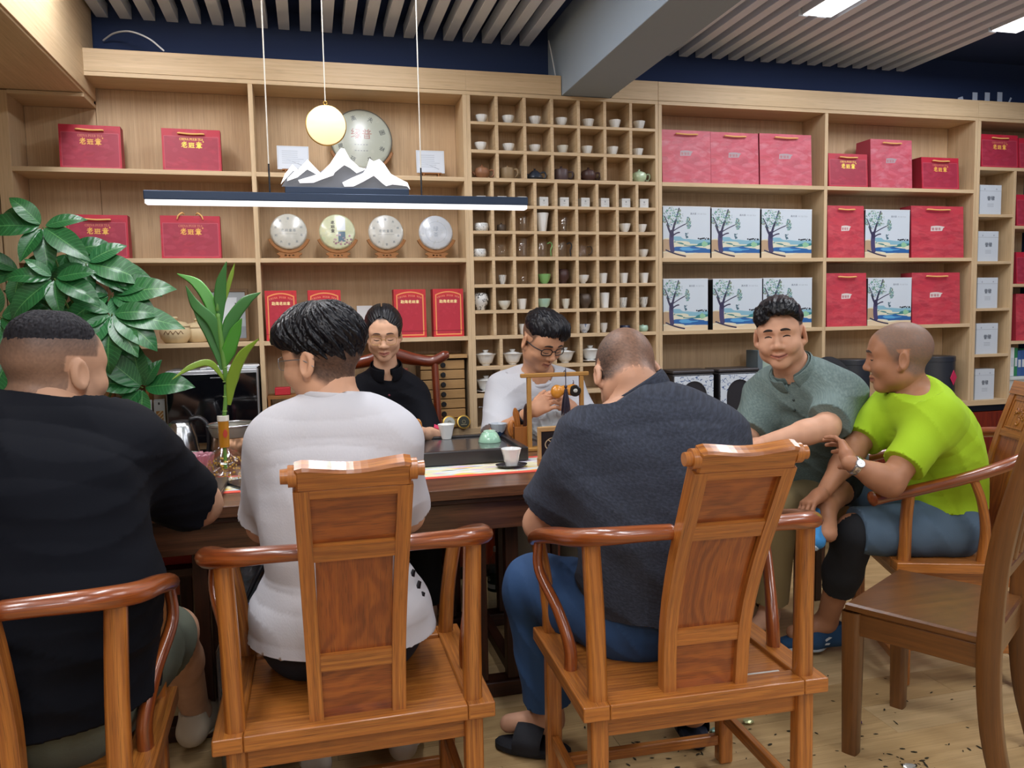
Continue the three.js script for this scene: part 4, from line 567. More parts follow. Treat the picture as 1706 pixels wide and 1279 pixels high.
cubby(8, 2, 'tall', 'w', 'straight white cup', 'cup', { s: 0.95 }); cubby(8, 5, 'wide', 'blue', 'blue-and-white bowl', 'bowl', { s: 0.9 }); cubby(8, 6, 'narrow', 'w', 'narrow white cup', 'cup'); cubby(8, 7, 'low', 'navy', 'low dark blue bowl', 'bowl', { s: 0.85 }); cubby(8, 8, 'low', 'celadon', 'stacked celadon bowl', 'bowl', { s: 0.8, lid: 0.03 });
const gaiBowl = lathe([[0.001, 0.004], [0.020, 0.004], [0.021, 0.010], [0.033, 0.019], [0.041, 0.040], [0.046, 0.052], [0.054, 0.060], [0.0525, 0.061], [0.044, 0.052], [0.039, 0.040], [0.03, 0.022], [0.001, 0.012]], 36), gaiLid = lathe([[0.043, 0.0525], [0.0445, 0.056], [0.034, 0.064], [0.014, 0.069], [0.001, 0.0695]], 36), gaiKnob = lathe([[0.010, 0.068], [0.011, 0.072], [0.016, 0.080], [0.014, 0.081], [0.001, 0.078]], 24), gaiSaucer = lathe([[0.001, 0.001], [0.028, 0.001], [0.055, 0.010], [0.054, 0.012], [0.02, 0.005], [0.001, 0.005]], 36);
function gaiwan(label, pos, saucer, s = 1, mat = porcelain) { const t = thing('gaiwan', label, 'lidded cup', pos, 0, 'white lidded cups'); t.scale.setScalar(s); if (saucer) part('saucer', gaiSaucer, mat, t); const y = saucer ? 0.003 : -0.0035; part('bowl', gaiBowl, mat, t, [0, y, 0]); const l = part('lid', gaiLid, mat, t, [0, y, 0]); part('knob', gaiKnob, mat, l); return t; }
for (const [r, k, sc] of [[9, 0, 0], [9, 1, 0], [9, 2, 0], [9, 3, 0], [9, 4, 1], [10, 0, 1]]) gaiwan(`white lidded tea bowl, ${rowName[r]} row of the cup grid, ${colName[k]} cell from left`, [c7[k], rowY[r] + 0.0005, -0.06], sc);
{
  const t = thing('tea_strainer', 'small metal tea strainer on a dark stand, bottom left cell of the cup grid', 'strainer', [0.86, 0.7655, -0.04]);
  part('stand', lathe([[0.001, 0.001], [0.036, 0.001], [0.036, 0.004], [0.007, 0.012], [0.006, 0.055], [0.03, 0.062], [0.028, 0.065], [0.001, 0.065]], 28), blackMat, t); part('strainer_bowl', lathe([[0.001, 0.066], [0.02, 0.07], [0.036, 0.09], [0.043, 0.094], [0.04, 0.095], [0.018, 0.074], [0.001, 0.07]], 28), steel, t); part('handle', sweep([[-0.04, 0.093, 0, 0.004], [-0.06, 0.096, 0.005, 0.004], [-0.072, 0.095, 0.01, 0.004]], 8, 8), steel, t);
}
// ---------- things on the counter ----------
{
  const t = thing('drawer_chest', 'small light wooden chest of seven flat drawers with round black knobs behind the woman', 'drawer chest', [0.614, 0.7655, -0.10]), m = woodMat(oakTex, 0.5, 0.2, { color: 0xd9c3a0, roughness: 0.5 });
  part('case', box(0.216, 0.336, 0.15, 0.002, 0), darkWood, t, [0, 0.169, -0.012]); part('top_board', box(0.24, 0.018, 0.19, 0.002, 0), m, t, [0, 0.351, 0.0]);
  for (let i = 0; i < 7; i++) { const d = part('drawer', box(0.214, 0.0435, 0.02, 0.003, 0), m, t, [0, 0.026 + i * 0.0475, 0.072]); const k = part('knob', at(lathe([[0.001, 0.012], [0.010, 0.012], [0.0125, 0.009], [0.0125, 0.002], [0.009, 0.0], [0.001, 0.0]], 20), 0, 0, 0, Math.PI / 2, 0, 0), blackMat, d, [0.0, 0, 0.0102]); }
}
for (const [x, lid, lab] of [[0.632, 0xb9bcb4, 'round gold-rimmed tin with a pale silver lid on the counter'], [0.702, 0x33362f, 'round gold-rimmed tin with a black lid on the counter']]) {
  const t = thing('tea_tin', lab, 'tin', [x, 0.7655, 0.02 - 0.03], 0, 'round tins leaning on the drawer chest'); const r = 0.033;
  const q = new THREE.Group(); part('tin_rim', at(lathe([[r - 0.006, 0.012], [r, 0.011], [r, -0.011], [r - 0.006, -0.012], [0.001, -0.012]], 32), 0, r, 0.026, Math.PI / 2 - 0.2, 0, 0), brass, t); part('tin_lid', at(lathe([[0.001, 0.0135], [r - 0.007, 0.013], [r - 0.005, 0.010]], 32), 0, r, 0.026, Math.PI / 2 - 0.2, 0, 0), std(lid, { roughness: 0.35 }), t);
  part('emblem', at(merge([new THREE.TorusGeometry(0.008, 0.0012, 6, 18), at(box(0.028, 0.003, 0.001, 0), 0, -0.014, 0)]), 0, r + 0.004, 0.0405, -0.2, 0, 0), std(0x9a9270), t);
}
for (const [x, lab] of [[1.935, 'left of the two black tea caddies with blue-and-white porcelain trim'], [2.20, 'right of the two black tea caddies with blue-and-white porcelain trim']]) {
  const t = thing('tea_caddy', lab, 'caddy', [x, 0.7655, -0.08], 0.0, 'black caddies on the counter'), W = 0.235, h = 0.222;
  part('body', box(W, h, 0.16, 0.012, 1, 2), std(0x2d2c30, { roughness: 0.35 }), t, [0, h / 2, 0]);
  const fr = []; const arch = []; for (let i = 0; i <= 14; i++) { const a = i / 14 * Math.PI; arch.push([Math.cos(a) * 0.075, 0.10 + Math.sin(a) * 0.082]); }
  part('porcelain_front', slab([[-W / 2 + 0.006, 0.02], [-0.075, 0.02], [-0.075, 0.1], ...arch.reverse().slice(1, -1), [0.075, 0.1], [0.075, 0.02], [W / 2 - 0.006, 0.02], [W / 2 - 0.006, h - 0.012], [-W / 2 + 0.006, h - 0.012]], 0.008, 0.001), (() => { const m = M.blue.clone(); m.map = M.blue.map.clone(); m.map.repeat.set(6, 9); m.map.needsUpdate = true; return m; })(), t, [0, 0, 0.082]);
  part('lid', box(W + 0.006, 0.018, 0.165, 0.008, 0, 2), std(0x3a3638, { roughness: 0.35 }), t, [0, h + 0.009, 0]);
}
for (const [x, h, r, lab, k] of [[3.515, 0.262, 0.112, 'large dark grey cylindrical tea canister with a pink diamond label', 1], [2.955, 0.262, 0.10, 'dark canister behind the shoulder of the grey-green polo', 0]]) {
  const t = thing('tea_canister', lab, 'canister', [x, 0.7655, -0.085], 0); const m = std(0x34373d, { roughness: 0.4, metalness: 0.3 });
  const sc = r * 0.95; part('body', at(lathe([[0.001, 0.001], [r - 0.004, 0.001], [r, 0.005], [r, h - 0.03], [r - 0.002, h - 0.028]], 40), 0, 0, 0).scale(1, 1, 0.95), m, t); part('lid', lathe([[r + 0.002, h - 0.029], [r + 0.002, h - 0.004], [r - 0.002, h], [0.001, h]], 40).scale(1, 1, 0.95), std(0x2c2f36, { roughness: 0.35 }), t);
  if (k) part('diamond_label', at(box(0.062, 0.062, 0.002, 0.0005), 0.046, 0.14, 0.0975, 0, 0.43, Math.PI / 4), std(0xd32a5a), t);
}
tag(part('display_board', box(0.03, 0.33, 0.12, 0.003), std(0x5d6a70), scene, [2.338, 0.931, -0.08]), 'narrow grey display board standing on the counter left of the smiling man', 'board');
tag(part('pale_box', box(0.10, 0.30, 0.09, 0.006), std(0x9fb3a6), scene, [2.407, 0.916, -0.085]), 'pale greenish box on the counter behind the smiling man\'s face', 'box');
// ---------- figures: distance fields joined smoothly, meshed as one surface ----------
const sub3 = (a, b) => [a[0] - b[0], a[1] - b[1], a[2] - b[2]], add3 = (a, b, s = 1) => [a[0] + b[0] * s, a[1] + b[1] * s, a[2] + b[2] * s], dot3 = (a, b) => a[0] * b[0] + a[1] * b[1] + a[2] * b[2], cross3 = (a, b) => [a[1] * b[2] - a[2] * b[1], a[2] * b[0] - a[0] * b[2], a[0] * b[1] - a[1] * b[0]], nrm = (a) => { const l = Math.hypot(...a) || 1; return [a[0] / l, a[1] / l, a[2] / l]; }, mix3 = (a, b, t) => [mix(a[0], b[0], t), mix(a[1], b[1], t), mix(a[2], b[2], t)], len3 = (a) => Math.hypot(...a);
// tapered bone; ext > 0 cuts it flat `ext` past its far end
function cone(a, b, ra, rb, k = 0.03, cut = false) {
  const ab = sub3(b, a), L2 = dot3(ab, ab) || 1e-9, L = Math.sqrt(L2), d = nrm(ab);
  return { k, c: mix3(a, b, 0.5), R: L / 2 + Math.max(ra, rb), f(x, y, z) { const px = x - a[0], py = y - a[1], pz = z - a[2]; let t = (px * ab[0] + py * ab[1] + pz * ab[2]) / L2; const tt = t; t = t < 0 ? 0 : t > (cut ? 1.3 : 1) ? (cut ? 1.3 : 1) : t; const qx = px - ab[0] * t, qy = py - ab[1] * t, qz = pz - ab[2] * t; const v = Math.sqrt(qx * qx + qy * qy + qz * qz) - (ra + (rb - ra) * t); return cut ? Math.max(v, (tt - 1) * L) : v; } };
}
function ell(c, r, k = 0.02, ax) {   // ax: three unit axes
  return { k, c, R: Math.max(...r), f(x, y, z) { let px = x - c[0], py = y - c[1], pz = z - c[2]; if (ax) { const q = px, w = py, e = pz; px = q * ax[0][0] + w * ax[0][1] + e * ax[0][2]; py = q * ax[1][0] + w * ax[1][1] + e * ax[1][2]; pz = q * ax[2][0] + w * ax[2][1] + e * ax[2][2]; } const k0 = Math.hypot(px / r[0], py / r[1], pz / r[2]), k1 = Math.hypot(px / (r[0] * r[0]), py / (r[1] * r[1]), pz / (r[2] * r[2])); return k0 * (k0 - 1) / (k1 || 1e-9); } };
}
// trunk: rows {p, a (half width), b (half depth), l (unit lateral)}
function loft(rows, k = 0.04) {
  let lo = [9, 9, 9], hi = [-9, -9, -9]; for (const r of rows) for (let i = 0; i < 3; i++) { const m = Math.max(r.a, r.b); lo[i] = Math.min(lo[i], r.p[i] - m); hi[i] = Math.max(hi[i], r.p[i] + m); }
  const c = mix3(lo, hi, 0.5), R = len3(sub3(hi, c));
  // refine rows along a smooth curve
  const cur = new THREE.CatmullRomCurve3(rows.map((r) => V(...r.p))), n = (rows.length - 1) * 4, fine = [];
  for (let i = 0; i <= n; i++) { const u = i / n * (rows.length - 1), j = Math.min(rows.length - 2, Math.floor(u)), s = u - j, e = s * s * (3 - 2 * s), P = cur.getPoint(i / n); fine.push({ p: [P.x, P.y, P.z], a: mix(rows[j].a, rows[j + 1].a, e), b: mix(rows[j].b, rows[j + 1].b, e), l: nrm(mix3(rows[j].l, rows[j + 1].l, s)) }); }
  const seg = fine.slice(0, -1).map((r, i) => { const q = fine[i + 1], d = sub3(q.p, r.p); return { r, q, d, L2: dot3(d, d), ld: len3(d) }; });
  return { k, c, R, f(x, y, z) {
    let best = 1e9;
    for (let i = 0; i < seg.length; i++) { const s = seg[i], p = s.r.p; const px = x - p[0], py = y - p[1], pz = z - p[2]; let t = (px * s.d[0] + py * s.d[1] + pz * s.d[2]) / s.L2; let w = 0; if (t < 0) { w = i ? 0 : -t * s.ld; t = 0; if (i) { w = 0; } } else if (t > 1) { w = i === seg.length - 1 ? (t - 1) * s.ld : 0; t = 1; }
      const ex = px - s.d[0] * t, ey = py - s.d[1] * t, ez = pz - s.d[2] * t, lx = mix(s.r.l[0], s.q.l[0], t), ly = mix(s.r.l[1], s.q.l[1], t), lz = mix(s.r.l[2], s.q.l[2], t);
      const a = mix(s.r.a, s.q.a, t), b = mix(s.r.b, s.q.b, t), u = ex * lx + ey * ly + ez * lz, tot = ex * ex + ey * ey + ez * ez, v2 = Math.max(0, tot - u * u - w * w), cw = b * 0.55;
      const qq = Math.sqrt(u * u / (a * a) + v2 / (b * b) + w * w / (cw * cw)); const val = (qq - 1) * Math.min(a, b) * (qq < 1 ? 1 : 1); if (val < best) best = val; }
    return best; } };
}
function field(prims, o = {}) {
  const { cuts = [], subs = [], disp, t = 0 } = o;
  return (x, y, z) => {
    let d = 1e9;
    for (const p of prims) { const bd = Math.hypot(x - p.c[0], y - p.c[1], z - p.c[2]) - p.R; if (bd > d + p.k + 0.001) continue; const v = p.f(x, y, z); if (d > 1e8) d = v; else { const h = Math.max(p.k - Math.abs(d - v), 0) / (p.k || 1e-9); d = Math.min(d, v) - h * h * p.k * 0.25; } }
    d -= t; if (disp && d < 0.06 && d > -0.06) d -= disp(x, y, z);
    for (const s of subs) { const v = s.f(x, y, z), k = s.k; const h = Math.max(k - Math.abs(-d - v), 0) / (k || 1e-9); d = Math.max(d, -v) + h * h * k * 0.25; }
    for (const c of cuts) { const v = c(x, y, z); if (v > d) d = v; }
    return d;
  };
}
const boundsOf = (prims, pad) => { const lo = [9e9, 9e9, 9e9], hi = [-9e9, -9e9, -9e9]; for (const p of prims) for (let i = 0; i < 3; i++) { lo[i] = Math.min(lo[i], p.c[i] - p.R - pad); hi[i] = Math.max(hi[i], p.c[i] + p.R + pad); } return [lo, hi]; };
function netMesh(f, lo, hi, h, color, o = {}) {
  const n = [0, 1, 2].map((i) => Math.ceil((hi[i] - lo[i]) / h) + 2), [nx, ny, nz] = n, val = new Float32Array(nx * ny * nz).fill(1), Bk = 4, rad = h * Bk * 0.87 * 1.25;
  for (let bz = 0; bz < nz; bz += Bk) for (let by = 0; by < ny; by += Bk) for (let bx = 0; bx < nx; bx += Bk) {
    const cx = lo[0] + (bx + Bk / 2 - 0.5) * h, cy = lo[1] + (by + Bk / 2 - 0.5) * h, cz = lo[2] + (bz + Bk / 2 - 0.5) * h, v = f(cx, cy, cz), far = Math.abs(v) > rad + (o.slack ?? 0.02);
    for (let z = bz; z < Math.min(nz, bz + Bk); z++) for (let y = by; y < Math.min(ny, by + Bk); y++) for (let x = bx; x < Math.min(nx, bx + Bk); x++) val[x + nx * (y + ny * z)] = far ? v : f(lo[0] + x * h, lo[1] + y * h, lo[2] + z * h);
  }
  const id = new Int32Array(nx * ny * nz).fill(-1), pos = [], E = [[0, 1], [0, 2], [0, 4], [1, 3], [1, 5], [2, 3], [2, 6], [3, 7], [4, 5], [4, 6], [5, 7], [6, 7]], g = new Float64Array(8);
  for (let z = 0; z < nz - 1; z++) for (let y = 0; y < ny - 1; y++) for (let x = 0; x < nx - 1; x++) {
    let m = 0; for (let k = 0; k < 8; k++) { g[k] = val[x + (k & 1) + nx * (y + ((k >> 1) & 1) + ny * (z + (k >> 2)))]; if (g[k] < 0) m |= 1 << k; } if (m === 0 || m === 255) continue;
    let sx = 0, sy = 0, sz = 0, c = 0; for (const [a, b] of E) { if (((m >> a) & 1) === ((m >> b) & 1)) continue; const t = g[a] / (g[a] - g[b]); sx += mix(a & 1, b & 1, t); sy += mix((a >> 1) & 1, (b >> 1) & 1, t); sz += mix(a >> 2, b >> 2, t); c++; }
    id[x + nx * (y + ny * z)] = pos.length / 3; pos.push(lo[0] + (x + sx / c) * h, lo[1] + (y + sy / c) * h, lo[2] + (z + sz / c) * h);
  }
  const idx = [], D = [1, nx, nx * ny];
  for (let z = 1; z < nz - 1; z++) for (let y = 1; y < ny - 1; y++) for (let x = 1; x < nx - 1; x++) {
    const i = x + nx * (y + ny * z), s = val[i] < 0;
    for (let ax = 0; ax < 3; ax++) { if (s === (val[i + D[ax]] < 0)) continue; const u = D[(ax + 1) % 3], v = D[(ax + 2) % 3], a = id[i], b = id[i - u], c = id[i - u - v], d = id[i - v]; if (a < 0 || b < 0 || c < 0 || d < 0) continue; s ? idx.push(a, b, c, a, c, d) : idx.push(a, c, b, a, d, c); }
  }
  const nV = pos.length / 3, nor = new Float32Array(pos.length), col = color && new Float32Array(pos.length), uv = new Float32Array(nV * 2), e = h * 0.35;
  for (let i = 0; i < nV; i++) {
    let x = pos[3 * i], y = pos[3 * i + 1], z = pos[3 * i + 2], gx, gy, gz, l;
    for (let k = 0; k < 2; k++) { const v = f(x, y, z); gx = (f(x + e, y, z) - v) / e; gy = (f(x, y + e, z) - v) / e; gz = (f(x, y, z + e) - v) / e; l = Math.hypot(gx, gy, gz) || 1; if (k === 0 && l > 0.3) { const st = clamp(v / l, -h * 0.5, h * 0.5) / l; x -= gx * st; y -= gy * st; z -= gz * st; } }
    pos[3 * i] = x; pos[3 * i + 1] = y; pos[3 * i + 2] = z; nor[3 * i] = gx / l; nor[3 * i + 1] = gy / l; nor[3 * i + 2] = gz / l; uv[2 * i] = x + z * 0.6; uv[2 * i + 1] = y + z * 0.5;
    if (color) { const c = color(x, y, z, [gx / l, gy / l, gz / l]); col[3 * i] = c[0]; col[3 * i + 1] = c[1]; col[3 * i + 2] = c[2]; }
  }
  const G = new THREE.BufferGeometry(); G.setAttribute('position', new THREE.Float32BufferAttribute(pos, 3)); G.setAttribute('normal', new THREE.BufferAttribute(nor, 3)); G.setAttribute('uv', new THREE.BufferAttribute(uv, 2)); if (color) G.setAttribute('color', new THREE.BufferAttribute(col, 3)); G.setIndex(idx); return G;
}
const meshPrims = (prims, h, o = {}) => { const [lo, hi] = boundsOf(prims, (o.t ?? 0) + 0.03); return netMesh(field(prims, o), o.lo ?? lo, o.hi ?? hi, h, o.color, o); };
// cloth creases: ridges running along `dir`
function folds(list) { return (x, y, z) => { let s = 0; for (const f of list) { const m = f.at ? Math.exp(-((x - f.at[0]) ** 2 + (y - f.at[1]) ** 2 + (z - f.at[2]) ** 2) / (f.r * f.r)) : 1; if (m < 0.03) continue; const a = x * f.u[0] + y * f.u[1] + z * f.u[2], b = x * f.v[0] + y * f.v[1] + z * f.v[2]; const q = N.noise(a * f.fa + 3.1 * (f.s ?? 0), b * f.fb, 0.7 + (f.s ?? 0)); s += m * f.amp * (f.soft ? q : 1 - 2.4 * Math.abs(q)); } return s; }; }
const noiseBump = (w, amp) => dataTex(128, 128, (u, v) => 0.5 + amp * fbm(u * w, v * w, 3, 3) + 0.12 * Math.sin(u * 402) * Math.sin(v * 402));
const weave = noiseBump(24, 0.35);
const cloth = (color, o = {}) => { const b = weave.clone(); b.repeat.set(8, 8); b.needsUpdate = true; return new THREE.MeshPhysicalMaterial({ color, roughness: 0.9, sheen: 0.25, sheenRoughness: 0.6, bumpMap: b, bumpScale: 0.0006, ...o }); };
const heather = (a, b) => { const t = dataTex(256, 256, (u, v) => lerp3(a, b, clamp(0.5 + fbm(u * 30, v * 90, 1, 2) * 1.5 + (rnd() - 0.5) * 0.5, 0, 1))); t.repeat.set(3, 3); return t; };
const hairStreak = dataTex(256, 64, (u, v) => 0.5 + 0.55 * N.noise(u * 70, v * 2.5, 1) + 0.3 * N.noise(u * 150, v * 4, 5), false, false);
const hairMat = (color, rough = 0.42) => new THREE.MeshPhysicalMaterial({ color, roughness: rough, bumpMap: hairStreak, bumpScale: 0.004, specularIntensity: 0.6 });
const skinMat = new THREE.MeshPhysicalMaterial({ vertexColors: true, roughness: 0.5, sheen: 0.1, specularIntensity: 0.6 });
const lin = (hex) => { const c = new THREE.Color(hex); return [c.r, c.g, c.b]; };

// ---------- head, in its own axes: x to the person's left, y up, z out of the face ----------
function headPrims(h) {
  const w = h.wide ?? 1, P = [ell([0, 0.032, -0.014], [0.074 * w, 0.086, 0.096], 0.02), ell([0, -0.025, 0.022], [0.060 * w, 0.088, 0.064], 0.03), ell([0, 0.03, 0.045], [0.058, 0.055, 0.042], 0.03)];
  P.push(ell([0, -0.098, 0.058], [0.024 * w, 0.019, 0.020], 0.035));
  for (const s of [-1, 1]) {
    P.push(ell([s * 0.046 * w, -0.062, 0.006], [0.022, 0.028, 0.03], 0.04), ell([s * 0.038 * w, -0.03, 0.058], [0.024, 0.020, 0.022], 0.03), cone([s * 0.012, 0.020, 0.083], [s * 0.045, 0.022, 0.066], 0.008, 0.008, 0.02));
    P.push(ell([s * 0.0135, -0.036, 0.089], [0.0085, 0.008, 0.010], 0.008));
    if (h.smile) P.push(ell([s * 0.036, -0.042, 0.066], [0.019, 0.016, 0.018], 0.02));
  }
  P.push(cone([0, 0.014, 0.082], [0, -0.028, 0.100], 0.0085, 0.0105, 0.012), ell([0, -0.031, 0.100], [0.0115, 0.0095, 0.010], 0.008));
  const mw = h.smile ? 0.027 : 0.020, my = h.smile ? 0.005 : 0;
  P.push(cone([-mw, -0.065 + my, 0.073], [0, -0.063, 0.085], 0.005, 0.0065, 0.006), cone([mw, -0.065 + my, 0.073], [0, -0.063, 0.085], 0.005, 0.0065, 0.006), cone([-mw * 0.8, -0.073 + my, 0.074], [0, -0.0755, 0.0825], 0.0045, h.smile ? 0.006 : 0.007, 0.006), cone([mw * 0.8, -0.073 + my, 0.074], [0, -0.0755, 0.0825], 0.0045, h.smile ? 0.006 : 0.007, 0.006));
  for (const s of [-1, 1]) P.push(ell([s * 0.031, 0.001, 0.070], [0.0145, 0.0125, 0.0135], 0.004));
  for (const s of [-1, 1]) { const a = nrm([s * 0.9, 0.05, -0.42]), b = nrm([s * 0.38, 0.12, 0.9]); const ax = [a, nrm(cross3(b, a)), b].map(nrm); P.push(ell([s * 0.079 * w, -0.008, -0.012], [0.0085, 0.033, 0.0185], 0.006, ax), ell([s * 0.074 * w, -0.036, -0.002], [0.008, 0.011, 0.009], 0.008)); }
  const S = []; for (const s of [-1, 1]) { S.push(ell([s * 0.031, 0.006, 0.096], [0.017, 0.010, 0.014], 0.016)); const a = nrm([s * 0.9, 0.05, -0.42]), b = nrm([s * 0.38, 0.12, 0.9]); S.push(ell([s * 0.0875 * w, -0.006, -0.008], [0.0065, 0.022, 0.0105], 0.006, [a, nrm(cross3(b, a)), b])); S.push(cone([s * mw, -0.068 + my, 0.079], [0, -0.069, 0.096], 0.0012, 0.0022, 0.003)); }
  
  return [P, S];
}
function frameFrom(fwd, upHint = [0, 1, 0], rollA = 0) { const z = nrm(fwd); let x = nrm(cross3(upHint, z)), y = cross3(z, x); if (rollA) { const c = Math.cos(rollA), s = Math.sin(rollA), x2 = add3([x[0] * c, x[1] * c, x[2] * c], y, s), y2 = add3([y[0] * c, y[1] * c, y[2] * c], x, -s); x = x2; y = y2; } return { x, y, z }; }
const mat4 = (F, o, s = 1) => new THREE.Matrix4().set(F.x[0] * s, F.y[0] * s, F.z[0] * s, o[0], F.x[1] * s, F.y[1] * s, F.z[1] * s, o[1], F.x[2] * s, F.y[2] * s, F.z[2] * s, o[2], 0, 0, 0, 1);
// ---------- hands: palm, four jointed fingers, a thumb from the side ----------
function handPrims(w, dir, palmN, thumbSide, o = {}) {   // w wrist, dir toward the fingers, palmN out of the palm, thumbSide +1/-1 along cross(dir, palmN)
  const d = nrm(dir), n0 = nrm(sub3(palmN, d.map((v) => v * dot3(palmN, d)))), lat = cross3(d, n0).map((v) => v * thumbSide), s = o.s ?? 1, curl = o.curl ?? [0.45, 0.5, 0.55, 0.6], P = [];
  const at3 = (a, b, c) => add3(add3(add3(w, d, a * s), lat, b * s), n0, c * s);
  P.push(cone(w, at3(0.03, 0, 0), 0.024 * s, 0.025 * s, 0.02), cone(at3(0.03, 0.018, 0), at3(0.082, 0.028, 0), 0.0165 * s, 0.0125 * s, 0.016), cone(at3(0.03, 0, 0), at3(0.086, 0.008, 0), 0.0165 * s, 0.013 * s, 0.016), cone(at3(0.03, -0.012, 0), at3(0.084, -0.012, 0), 0.0165 * s, 0.0125 * s, 0.016), cone(at3(0.03, -0.018, 0), at3(0.076, -0.031, 0), 0.0155 * s, 0.0115 * s, 0.016));
  const L = [[0.040, 0.024, 0.019], [0.045, 0.028, 0.020], [0.042, 0.026, 0.019], [0.032, 0.019, 0.017]], base = [[0.084, 0.029], [0.089, 0.009], [0.086, -0.012], [0.078, -0.031]], tips = [];
  for (let i = 0; i < 4; i++) {
    let p = at3(base[i][0], base[i][1], 0), ang = (o.knuckle ?? 0.25) + (o.bias?.[i] ?? 0), r = (i === 3 ? 0.0078 : 0.009) * s; const sp = (o.spread ?? 0.06) * (1.4 - i);
    for (let j = 0; j < 3; j++) { const f = nrm(add3(add3(d.map((v) => v * Math.cos(ang)), n0, Math.sin(ang)), lat, sp)); const q = add3(p, f, L[i][j] * s); P.push(cone(p, q, r, r * 0.9, 0.004)); p = q; r *= 0.92; ang += curl[i] * (j === 0 ? 1.15 : 0.8); }
    tips.push(p);
  }
  let p = at3(0.026, 0.022, 0.006), r = 0.0125 * s; const td = o.thumb ?? [0.62, 0.62, 0.42];
  let f = nrm(add3(add3(d.map((v) => v * td[0]), lat, td[1]), n0, td[2])); let q = add3(p, f, 0.04 * s); P.push(cone(p, q, r, 0.0108 * s, 0.012)); f = nrm(add3(f, d, 0.45)); p = q; q = add3(p, f, 0.03 * s); P.push(cone(p, q, 0.0105 * s, 0.0095 * s, 0.004)); f = nrm(add3(f, n0, 0.35)); P.push(cone(q, add3(q, f, 0.024 * s), 0.0095 * s, 0.0078 * s, 0.004));
  return P;
}
